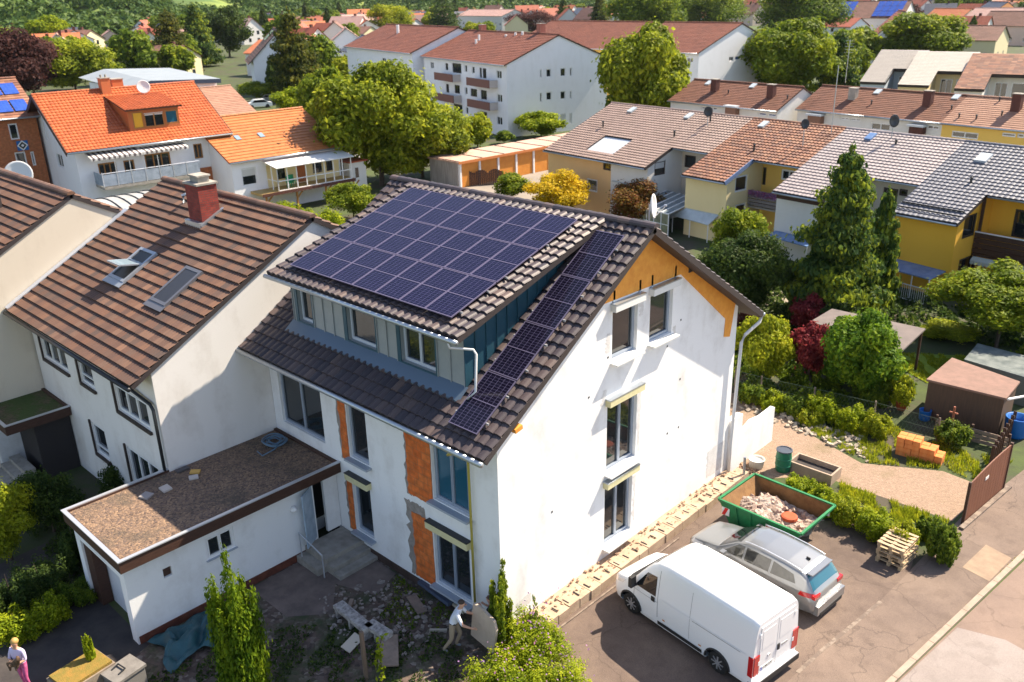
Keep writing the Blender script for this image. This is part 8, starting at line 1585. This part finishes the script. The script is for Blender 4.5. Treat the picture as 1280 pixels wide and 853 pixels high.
for k, (xa, xb) in enumerate([(.5, 9), (16, 25)]):
    for j in range(3):
        for i in range(4 if k == 0 else 4):
            P0 = Vector((oi['u0']+xa+i*(xb-xa)/4, oi['v0']-.3, oi['ze']+oi['off']))+S*(.5+j*2.9)+N*.15; w = (xb-xa)/4-.12; b = MB(); b.poly([P0, P0+Vector((w, 0, 0)), P0+Vector((w, 0, 0))+S*2.75, P0+S*2.75], [(0, 0), (3, 0), (3, 3), (0, 3)]); b.build('solar_panel', BLUEP, F_)
ph('white gabled house with an orange red roof under the solar roof', 1092, 76, 11, 11, 5.4, .95, -62, OFFW, TR); ph('small white house with a dark brown roof by the dark evergreen', 1090, 84, 7, 8, 3.2, 1.0, -55, OFFW, TS)
ph('cream gabled house with a brown hipped roof at the upper right', 1240, 80, 18, 11, 4.6, .5, 2, LY_, TB); ph('peach gabled house with dark brown roof beyond the round tree', 1228, 50, 12, 12, 6.5, .7, -48, PEACH, TS); ph('orange roofed house right behind the big round tree', 1196, 48, 14, 10, 5.6, .6, -20, OFFW, TO); ph('brown roofed house at the right edge with a dark gable', 1288, 58, 16, 12, 5, .6, -12, PK, TB); ph('pink roofed house behind the brown one at the right edge', 1262, 52, 16, 12, 6, .5, -14, OFFW, TP_)
ph('long white hall with a flat roof right of the brown houses', 1190, 33, 30, 14, 5, .2, -5, OFFW, T_LG, win=False)
# scattered houses: kinds told apart by their roofs
rr = np.random.RandomState(21); kinds = [('red', TR), ('brown', TB), ('orange', TO), ('slate grey', TS), ('pale pink', TP_)]; walls = [OFFW, WHITE, PK, LY_]; protoH = []
used = []
def farproto(k, j):
    nm, rm = kinds[k]; W, D = [(12, 9), (15, 10)][j]; R = thing('house', 'small distant house with a %s roof among the rooftops of the town' % nm, 'house', (0, 0, 0), 0, 'distant houses with %s roofs' % nm); b = MB(); ze, zr = 5.4, 9.2-1.2*j
    for s_, O, r, n, pf in (('F', (-W/2, -D/2, 0), (1, 0, 0), (0, -1, 0), [(0, 0), (W, 0), (W, ze), (0, ze)]), ('B', (W/2, D/2, 0), (-1, 0, 0), (0, 1, 0), [(0, 0), (W, 0), (W, ze), (0, ze)]), ('R', (W/2, -D/2, 0), (0, 1, 0), (1, 0, 0), [(0, 0), (D, 0), (D, ze), (D/2, zr), (0, ze)]), ('L', (-W/2, D/2, 0), (0, -1, 0), (-1, 0, 0), [(0, 0), (D, 0), (D, ze), (D/2, zr), (0, ze)])): facade(b, O, r, n, pf)
    b.build('wall', walls[(k*2+j) % 4], R)
    s_ = (zr-ze)/(D/2); c_ = 1/math.hypot(1, s_); b = MB(); o = .45
    for sg in (1, -1): b.poly([(-W/2-.3, -sg*(D/2+o), ze-o*s_+.12), (W/2+.3, -sg*(D/2+o), ze-o*s_+.12), (W/2+.3, 0, zr+.12), (-W/2-.3, 0, zr+.12)], [(0, 0), (30, 0), (30, 12), (0, 12)]); b.poly([(-W/2-.3, -sg*(D/2+o), ze-o*s_-.05), (W/2+.3, -sg*(D/2+o), ze-o*s_-.05), (W/2+.3, 0, zr-.05), (-W/2-.3, 0, zr-.05)], [(0, 0)]*4)
    rf = b.build('roof', rm, R); b = MB(); b.box((W*.2, .3, zr-1.2), (W*.2+.7, 1.0, zr+.9)); b.build('chimney', CHD, rf)
    for fl in (1.0, 3.6):
        for x in (-W*.33, 0, W*.33): b = MB(); b.box((x-.55, -D/2-.03, fl), (x+.55, -D/2-.004, fl+1.3)); b.build('window', MATS['glass'], R)
        for y in (-D*.2, D*.2): b = MB(); b.box((W/2+.004, y-.5, fl), (W/2+.03, y+.5, fl+1.3)); b.build('window', MATS['glass'], R)
    return R
PR = {(k, j): farproto(k, j) for k in range(5) for j in range(2)}
boxes = [(100, 48, 180, 100), (236, 56, 350, 140), (392, 62, 455, 130), (455, 42, 760, 180), (760, 34, 1290, 300), (590, 20, 650, 50), (-40, 62, 60, 200)]
cnt = {k: 0 for k in PR}; placed = []
def place(px, py, mind, tk=None):
    P = G(px, py); 
    for q in placed:
        if np.hypot(*(P[:2]-q)) < mind: return
    placed.append(P[:2]); k = (int(rr.choice(5, p=[.34, .22, .16, .12, .16])), int(rr.rand() < .5)); src = PR[k]; o = src if cnt[k] == 0 else copytree(src); cnt[k] += 1
    o.location = (P[0], P[1], GZ-.1); o.rotation_euler = (0, 0, rad([-16, -40, 5, 60, 20][int(rr.randint(5))]+rr.uniform(-6, 6))); sc_ = .85+.3*rr.rand(); o.scale = (sc_, sc_, sc_)
for (px, py) in [(64, 40), (78, 46), (90, 36), (108, 38), (126, 36), (145, 37), (164, 44), (186, 44), (236, 36), (250, 42), (290, 34), (365, 46), (380, 52), (398, 48), (100, 47), (118, 41), (136, 50), (150, 43), (180, 60), (192, 50), (206, 57), (222, 46), (308, 38), (328, 33), (350, 37), (372, 41), (386, 33), (420, 35), (434, 45), (452, 38), (470, 34), (490, 39), (508, 46), (520, 30), (600, 31), (618, 27), (655, 34), (670, 28), (692, 36), (712, 29), (726, 37), (745, 31), (1012, 46), (1030, 40), (1050, 52), (1068, 40), (1206, 60), (1215, 40), (1275, 36)]: place(px, py, 9)
for i in range(2600):
    px, py = rr.uniform(-20, 1300), 8+92*rr.rand()**1.3
    if px < 900 and py < 24: continue
    if px < 90 and py < 60: continue
    if any(a < px < c and b_ < py < d for a, b_, c, d in boxes) and not (px > 1000 and py < 34): continue
    if px > 960 and py > 40: continue
    place(px, py, 12+.006*np.hypot(*(G(px, py)[:2]-CAM[:2])))
for px in np.arange(1010, 1290, 9): place(px+rr.uniform(-4, 4), 10+rr.rand()*22, 16)
for k, o in PR.items():
    if cnt[k] == 0: o.location = (-200-30*k[0], 420+30*k[1], GZ)
# silos and industrial buildings at the top right
P = G(1140, 13); T = thing('silo', 'row of tall grey concrete silos on the horizon at the top right', 'silo', tuple(P)); b = MB()
for k in range(4): b = MB(); b.lathe((P[0]+k*9*RT[0]*1.3, P[1]+k*9*RT[1]*1.3, GZ), [(6, 0), (6, 26), (5.5, 27)], 16); b.build('cylinder_bin', mat('silo_grey', (.36, .34, .33), .8), T)
P = G(1178, 13); T = thing('factory', 'white factory block with dark windows beside the silos', 'factory', tuple(P), 0); b = MB(); b.M = Matrix.Translation(Vector(tuple(P))) @ Matrix.Rotation(rad(-20), 4, 'Z'); b.box((-18, 0, 0), (14, 20, 16)); b.box((-6, 4, 16.01), (12, 16, 22)); b.build('wall', OFFW, T)
for i in range(5):
    for j in range(2): b = MB(); b.M = Matrix.Translation(Vector(tuple(P))) @ Matrix.Rotation(rad(-20), 4, 'Z'); b.box((-16+6*i, -.12, 4+6*j), (-12.5+6*i, -.01, 7+6*j)); b.build('window', MATS['glass'], T)
# town trees: a few crowns copied about
TT = []
for k, (kd, sd, m_, h_, r_, lb) in enumerate([('round', 0, MG, 9, 4.2, 'mid green'), ('round', 1, GR, 11, 4.8, 'deep green'), ('round', 2, YG, 8, 4.0, 'yellow green'), ('cone', 0, DG, 12, 2.6, 'dark pointed')]):
    TT.append((tree_at('%s tree standing between the distant houses' % lb, (0, 0, GZ), h_, r_, kd, sd, 2600, .62, m_, trunk=.05, group='%s trees between the distant houses' % lb), h_))
used_ = [0]*4; pl2 = []
def putt(P, s_=1):
    k = int(rr.choice(4, p=[.36, .3, .2, .14])); T, h_ = TT[k]; o = T if used_[k] == 0 else copytree(T); used_[k] += 1; o.location = (P[0], P[1], GZ); o.rotation_euler = (0, 0, rr.rand()*6.28); q = s_*(.7+.6*rr.rand()); o.scale = (q, q, q)
for i in range(3000):
    px, py = rr.uniform(-30, 1310), 10+95*rr.rand()**1.15
    if (px < 900 and py < 26) or (any(a < px < c and b_ < py < d for a, b_, c, d in boxes) and not (px > 1000 and py < 34)): continue
    if px > 960 and py > 40: continue
    P = G(px, py); 
    if any(np.hypot(*(P[:2]-q)) < 7.5 for q in placed) or any(np.hypot(*(P[:2]-q)) < 6 for q in pl2): continue
    pl2.append(P[:2]); putt(P)
    if len(pl2) > 320: break
for (px, py) in [(232, 88), (396, 60), (410, 64), (20, 100), (60, 105), (95, 112), (200, 84), (215, 92), (150, 108), (176, 100), (700, 60), (780, 66), (820, 62), (870, 60), (905, 78), (960, 84), (1050, 92), (1075, 88), (1210, 70), (1070, 100), (610, 58), (590, 50), (400, 108), (385, 118), (440, 112), (470, 120)]: putt(G(px, py), .8)
# wooded hills
hr = np.random.RandomState(9); az0 = YAW
def hbase(a):                                    # distance of the foot of the hill for a bearing (radians left of the view axis)
    px = 640-math.tan(a)*FPX*1.07; return float(np.interp(px, [-300, 0, 150, 300, 500, 760, 900, 1050, 1500], [330, 340, 430, 560, 620, 700, 1000, 2200, 2400]))
def hz(d, a): 
    db = hbase(a); x = max(0, d-db); return GZ-.3+.055*x+.00016*x*x*(1 if d < 1600 else .3)+min(1, x/60)*(5*math.sin(a*23+d*.011)+3.2*math.sin(a*51-d*.021))
na, nd = 120, 60; V = []; ds = np.concatenate([np.linspace(300, 1100, 42), np.linspace(1150, 3400, 18)])
for i in range(na):
    a = rad(-46+92*i/(na-1))
    for d in ds: z_ = hz(d, a) if d > hbase(a) else GZ-3; V.append((CAM[0]+d*math.cos(az0+a), CAM[1]+d*math.sin(az0+a), min(z_, 260)))
idx = np.arange(na*nd).reshape(na, nd); F = np.stack([idx[:-1, :-1], idx[:-1, 1:], idx[1:, 1:], idx[1:, :-1]], -1).reshape(-1, 4)
HG = mat('hill_meadow', (.10, .14, .03), .95, stops=[(.38, (.08, .13, .025)), (.5, (.18, .24, .045)), (.62, (.26, .27, .07))], scale=.012)
tag(npmesh('hills', V, F, HG, smooth=True), kind='structure')
nT = 7000; C = []; Ss = []
while len(C) < nT:
    a = rad(hr.uniform(-40, 40)); db = hbase(a); d = db+hr.rand()**1.5*min(520, 900); 
    if math.sin(a*9+1.3)*math.cos(d*.012+a*5)+.5*math.sin(d*.03-a*17) > .55 and d > db+40: continue
    C.append((CAM[0]+d*math.cos(az0+a), CAM[1]+d*math.sin(az0+a), hz(d, a))); Ss.append(hr.uniform(.7, 1.25)*(1+.0006*(d-300)))
C = np.array(C); Ss = np.array(Ss); L = 60; dd = hr.normal(size=(nT, L, 3)); dd /= np.linalg.norm(dd, axis=2)[..., None]; dd[..., 2] = np.abs(dd[..., 2])*1.0-.1
P = C[:, None, :]+dd*Ss[:, None, None]*np.array([4.2, 4.2, 6.0])*(.75+.3*hr.rand(nT, L)[..., None])+np.array([0, 0, 3.0]); P = P.reshape(-1, 3); NN_ = dd.reshape(-1, 3)
Vv, Ff = leafquads(P, 1.15, hr, nrm=NN_*1.0, aspect=.8); tag(npmesh('forest', Vv, Ff, leafmat('leaf_forest', [(.02, .055, .02), (.06, .11, .024), (.13, .18, .03)], trans=.3)), kind='stuff')

# ------------------------------------------------------------------ people
SKIN = mat('skin', (.55, .30, .20), .5); 
def person(label, P, rot, joints, radii, edges, colors, hair, hand_pts=(), scale=1.0, hairc=(.05, .03, .02)):
    T = thing('person', label, 'person', tuple(P)); T.rotation_euler = (0, 0, rot); names_ = list(joints); me = bpy.data.meshes.new('body'); vs = [joints[n] for n in names_]; es = [(names_.index(a), names_.index(c)) for a, c in edges]; rd = [radii[n] for n in names_]
    for (w, dirn, side) in hand_pts:             # five fingers rooted in each palm
        base = Vector(joints[w]); dv_ = Vector(dirn).normalized(); sd = Vector(side).normalized()
        for k, (off, ln) in enumerate([(-.030, .060), (-.010, .075), (.010, .078), (.030, .066)]):
            i0 = len(vs); vs += [tuple(base+sd*off+dv_*.03), tuple(base+sd*off+dv_*(.03+ln*.5)), tuple(base+sd*off+dv_*(.03+ln)-Vector((0, 0, .02)))]; rd += [.010, .009, .007]; es += [(names_.index(w), i0), (i0, i0+1), (i0+1, i0+2)]
        i0 = len(vs); vs += [tuple(base+sd*.035), tuple(base+sd*.06+dv_*.04)]; rd += [.011, .008]; es += [(names_.index(w), i0), (i0, i0+1)]
    me.from_pydata(vs, es, []); o = bpy.data.objects.new('body_src', me); COL.objects.link(o); sm = o.modifiers.new('s', 'SKIN'); sv = me.skin_vertices[0].data
    for i, r_ in enumerate(rd): sv[i].radius = (r_, r_)
    sv[0].use_root = True; ss = o.modifiers.new('d', 'SUBSURF'); ss.levels = 2; ss.render_levels = 2
    bpy.context.view_layer.update(); m2 = bpy.data.meshes.new_from_object(o.evaluated_get(bpy.context.evaluated_depsgraph_get())); bpy.data.objects.remove(o)
    for m_, _ in colors: m2.materials.append(m_)
    for p in m2.polygons:
        p.use_smooth = True
        for k, (_, f) in enumerate(colors):
            if f(p.center): p.material_index = k; break
    B_ = bpy.data.objects.new('body', m2); COL.objects.link(B_); B_.parent = T; T.scale = (scale,)*3
    h = Vector(joints['head']); b = MB(); n, mm = 14, 10
    for i in range(mm):
        pass
    b.M = Matrix.Translation(h+Vector(hair[0])) @ Matrix.Diagonal(Vector((*hair[1], 1))); b.lathe((0, 0, 0), [(.02, -.6), (.6, -.45), (.92, -.1), (1, .2), (.85, .6), (.5, .88), (.05, 1)], 16); o = b.build('hair', mat('hair%.2f' % hairc[0], hairc, .6), smooth=True); o.parent = T
    for sx in (-.03, .03): b = MB(); b.lathe((h.x+.093, h.y+sx, h.z+.01), [(.002, -.01), (.010, 0), (.002, .01)], 8); o = b.build('eye', MB_black); o.parent = T
    b = MB(); b.obox((h.x+.108, h.y, h.z-.015), (.03, .02, .04)); o = b.build('nose', SKIN); o.parent = T
    return T
# facing +x locally
J = dict(pelvis=(0, 0, .93), waist=(.05, 0, 1.08), chest=(.16, 0, 1.30), neck=(.24, 0, 1.46), headb=(.27, 0, 1.53), head=(.30, 0, 1.62), headt=(.31, 0, 1.69),
         hipL=(0, .10, .90), kneeL=(.17, .13, .50), ankL=(.02, .14, .09), toeL=(.17, .15, .04), hipR=(0, -.10, .90), kneeR=(-.02, -.14, .48), ankR=(-.28, -.15, .09), toeR=(-.14, -.17, .04),
         shL=(.18, .19, 1.38), elL=(.36, .24, 1.15), wrL=(.58, .18, 1.18), haL=(.66, .16, 1.19), shR=(.18, -.19, 1.38), elR=(.34, -.26, 1.10), wrR=(.56, -.20, .98), haR=(.64, -.18, .96))
RDI = dict(pelvis=.155, waist=.145, chest=.165, neck=.06, headb=.065, head=.098, headt=.078, hipL=.10, kneeL=.068, ankL=.045, toeL=.04, hipR=.10, kneeR=.068, ankR=.045, toeR=.04, shL=.075, elL=.048, wrL=.032, haL=.035, shR=.075, elR=.048, wrR=.032, haR=.035)
ED = [('pelvis', 'waist'), ('waist', 'chest'), ('chest', 'neck'), ('neck', 'headb'), ('headb', 'head'), ('head', 'headt'), ('pelvis', 'hipL'), ('hipL', 'kneeL'), ('kneeL', 'ankL'), ('ankL', 'toeL'), ('pelvis', 'hipR'), ('hipR', 'kneeR'), ('kneeR', 'ankR'), ('ankR', 'toeR'), ('chest', 'shL'), ('shL', 'elL'), ('elL', 'wrL'), ('wrL', 'haL'), ('chest', 'shR'), ('shR', 'elR'), ('elR', 'wrR'), ('wrR', 'haR')]
SHIRT = mat('shirt_white', (.72, .74, .80), .8); KH = mat('trousers_khaki', (.34, .26, .18), .85); SHOE = mat('shoe_grey', (.25, .26, .28), .6); BELT = mat('belt_dark', (.03, .03, .04), .5)
cm = [(SHOE, lambda c: c.z < .10), (BELT, lambda c: .97 < c.z < 1.01 and abs(c.y) < .25 and c.x < .3), (KH, lambda c: c.z < .98 and c.x < .33), (SHIRT, lambda c: c.z < 1.47 and c.x < .36 and not (c.x > .30 and c.z < 1.22 and abs(c.y) > .19 and c.x > .34)), (SKIN, lambda c: True)]
man_at = G(568, 812); aim = math.atan2(.55, .84)
person('person in a white short sleeved shirt and khaki trousers lifting a large board', man_at, aim, J, RDI, ED, cm, ((-.025, 0, .045), (.098, .09, .085)), [('haL', (1, 0, 0), (0, 0, 1)), ('haR', (1, 0, 0), (0, 0, 1))], .98)
J2 = dict(J); J2.update(elL=(.30, .26, 1.12), wrL=(.50, .14, 1.30), haL=(.57, .10, 1.33), kneeR=(.10, -.13, .50), ankR=(-.05, -.14, .09), toeR=(.1, -.15, .04), elR=(.34, -.24, 1.12), wrR=(.55, -.10, 1.22), haR=(.62, -.08, 1.24))
cm2 = [(SHOE, lambda c: c.z < .10), (KH, lambda c: c.z < .98 and c.x < .33), (mat('shirt_dark', (.05, .05, .06), .8), lambda c: c.z < 1.47 and c.x < .36), (SKIN, lambda c: True)]
p2 = G(606, 818); person('person in a dark shirt and khaki trousers half hidden behind the raised board', (p2[0]+.12, p2[1]+.42, GZ), aim+2.6, J2, RDI, ED, cm2, ((-.025, 0, .045), (.098, .09, .085)), [('haL', (1, 0, 0), (0, 0, 1)), ('haR', (1, 0, 0), (0, 0, 1))], .95)
b = MB(); c = np.array([man_at[0]+.80*math.cos(aim), man_at[1]+.80*math.sin(aim)]); b.M = Matrix.Translation((c[0]+.05, c[1]+.02, GZ+.30)) @ Matrix.Rotation(aim-.62, 4, 'Z') @ Matrix.Rotation(.12, 4, 'Y'); P_ = [(-.5, .0), (.42, .0), (.46, .85), (.35, 1.12), (-.15, 1.22), (-.48, 1.16)]
v = [b.pt((x, -.04, z)) for x, z in P_]; w = [b.pt((x, .04, z)) for x, z in P_]; b.face(v); b.face(w[::-1])
for i in range(len(P_)): j = (i+1) % len(P_); b.face((v[i], w[i], w[j], v[j]))
tag(b.build('board', mat('board_beige', (.52, .42, .34), .8, (.44, .35, .28), 3), at=(c[0], c[1], GZ)), 'large beige board held upright between the two workers', 'board')
# woman with a small dog in her arms
JW = dict(J); 
for k in ('waist', 'chest', 'neck', 'headb', 'head', 'headt', 'shL', 'shR'): x, y, z_ = JW[k]; JW[k] = (x*.15, y*.9, z_)
JW.update(hipL=(0, .08, .9), hipR=(0, -.08, .9), kneeL=(.08, .09, .5), ankL=(0, .09, .09), toeL=(.13, .10, .04), kneeR=(.0, -.09, .5), ankR=(-.08, -.10, .09), toeR=(.05, -.11, .04), elL=(.08, .24, 1.12), wrL=(.26, .08, 1.10), haL=(.30, .02, 1.12), elR=(.08, -.24, 1.12), wrR=(.26, -.06, 1.16), haR=(.30, .0, 1.18))
RW = {k: v*.88 for k, v in RDI.items()}; RW['head'] = .095; RW['headt'] = .075
PKT = mat('trousers_pink', (.55, .12, .28), .8, (.35, .05, .16), 12); LILS = mat('top_lilac', (.55, .48, .68), .8)
cw = [(SHOE, lambda c: c.z < .08), (PKT, lambda c: c.z < .98 and c.x < .2), (LILS, lambda c: c.z < 1.45 and c.x < .12), (SKIN, lambda c: True)]
wp = G(36, 862); WT = person('person with blond hair in a lilac top and patterned pink trousers holding a small dog', wp, math.atan2(-.75, .55), JW, RW, ED, cw, ((-.03, 0, .02), (.105, .10, .125)), [('haL', (.3, -1, 0), (0, 0, 1)), ('haR', (.3, 1, 0), (0, 0, 1))], .97, (.42, .26, .08))
a = math.atan2(-.75, .55); DGT = thing('dog', 'small dark brown dog carried in the arms of the blond person', 'dog', (wp[0]+.24*math.cos(a), wp[1]+.24*math.sin(a), GZ+1.05)); DGT.rotation_euler = (0, 0, a)
me = bpy.data.meshes.new('dog_src'); pv = [(0, -.12, .02), (0, 0, .05), (.01, .12, .10), (.03, .18, .19), (.05, .21, .25), (.12, .22, .235), (0, -.20, .05), (.03, -.11, -.10), (.05, -.1, -.18), (.05, .10, -.05), (.08, .09, -.13), (-.02, -.10, -.10), (.02, .09, -.12), (.01, .17, .31), (.05, .25, .31)]; pe = [(0, 1), (1, 2), (2, 3), (3, 4), (4, 5), (0, 6), (0, 7), (7, 8), (2, 9), (9, 10), (0, 11), (2, 12), (4, 13), (4, 14)]; pr_ = [.085, .085, .08, .055, .06, .028, .015, .035, .022, .032, .02, .03, .02, .018, .018]
me.from_pydata(pv, pe, []); o = bpy.data.objects.new('dog_src', me); COL.objects.link(o); o.modifiers.new('s', 'SKIN'); sv = me.skin_vertices[0].data
for i, r_ in enumerate(pr_): sv[i].radius = (r_, r_)
sv[0].use_root = True; ss = o.modifiers.new('d', 'SUBSURF'); ss.levels = 2; bpy.context.view_layer.update(); m2 = bpy.data.meshes.new_from_object(o.evaluated_get(bpy.context.evaluated_depsgraph_get())); bpy.data.objects.remove(o); m2.materials.append(mat('dog_fur', (.05, .03, .02), .9, (.16, .09, .05), 14))
for p in m2.polygons: p.use_smooth = True
o = bpy.data.objects.new('body', m2); COL.objects.link(o); o.parent = DGT

# ------------------------------------------------------------------ the air
b = MB(); b.box((-3200, -500, -6), (3200, 4700, 300)); hzm = bpy.data.materials.new('haze'); hzm.use_nodes = True; t = hzm.node_tree; t.nodes.remove(t.nodes['Principled BSDF'])
pv_ = t.nodes.new('ShaderNodeVolumePrincipled'); pv_.inputs['Density'].default_value = 0.000035; pv_.inputs['Color'].default_value = (.80, .90, 1.0, 1); pv_.inputs['Anisotropy'].default_value = .3; t.links.new(pv_.outputs[0], t.nodes['Material Output'].inputs['Volume'])
tag(b.build('haze', hzm), kind='stuff')
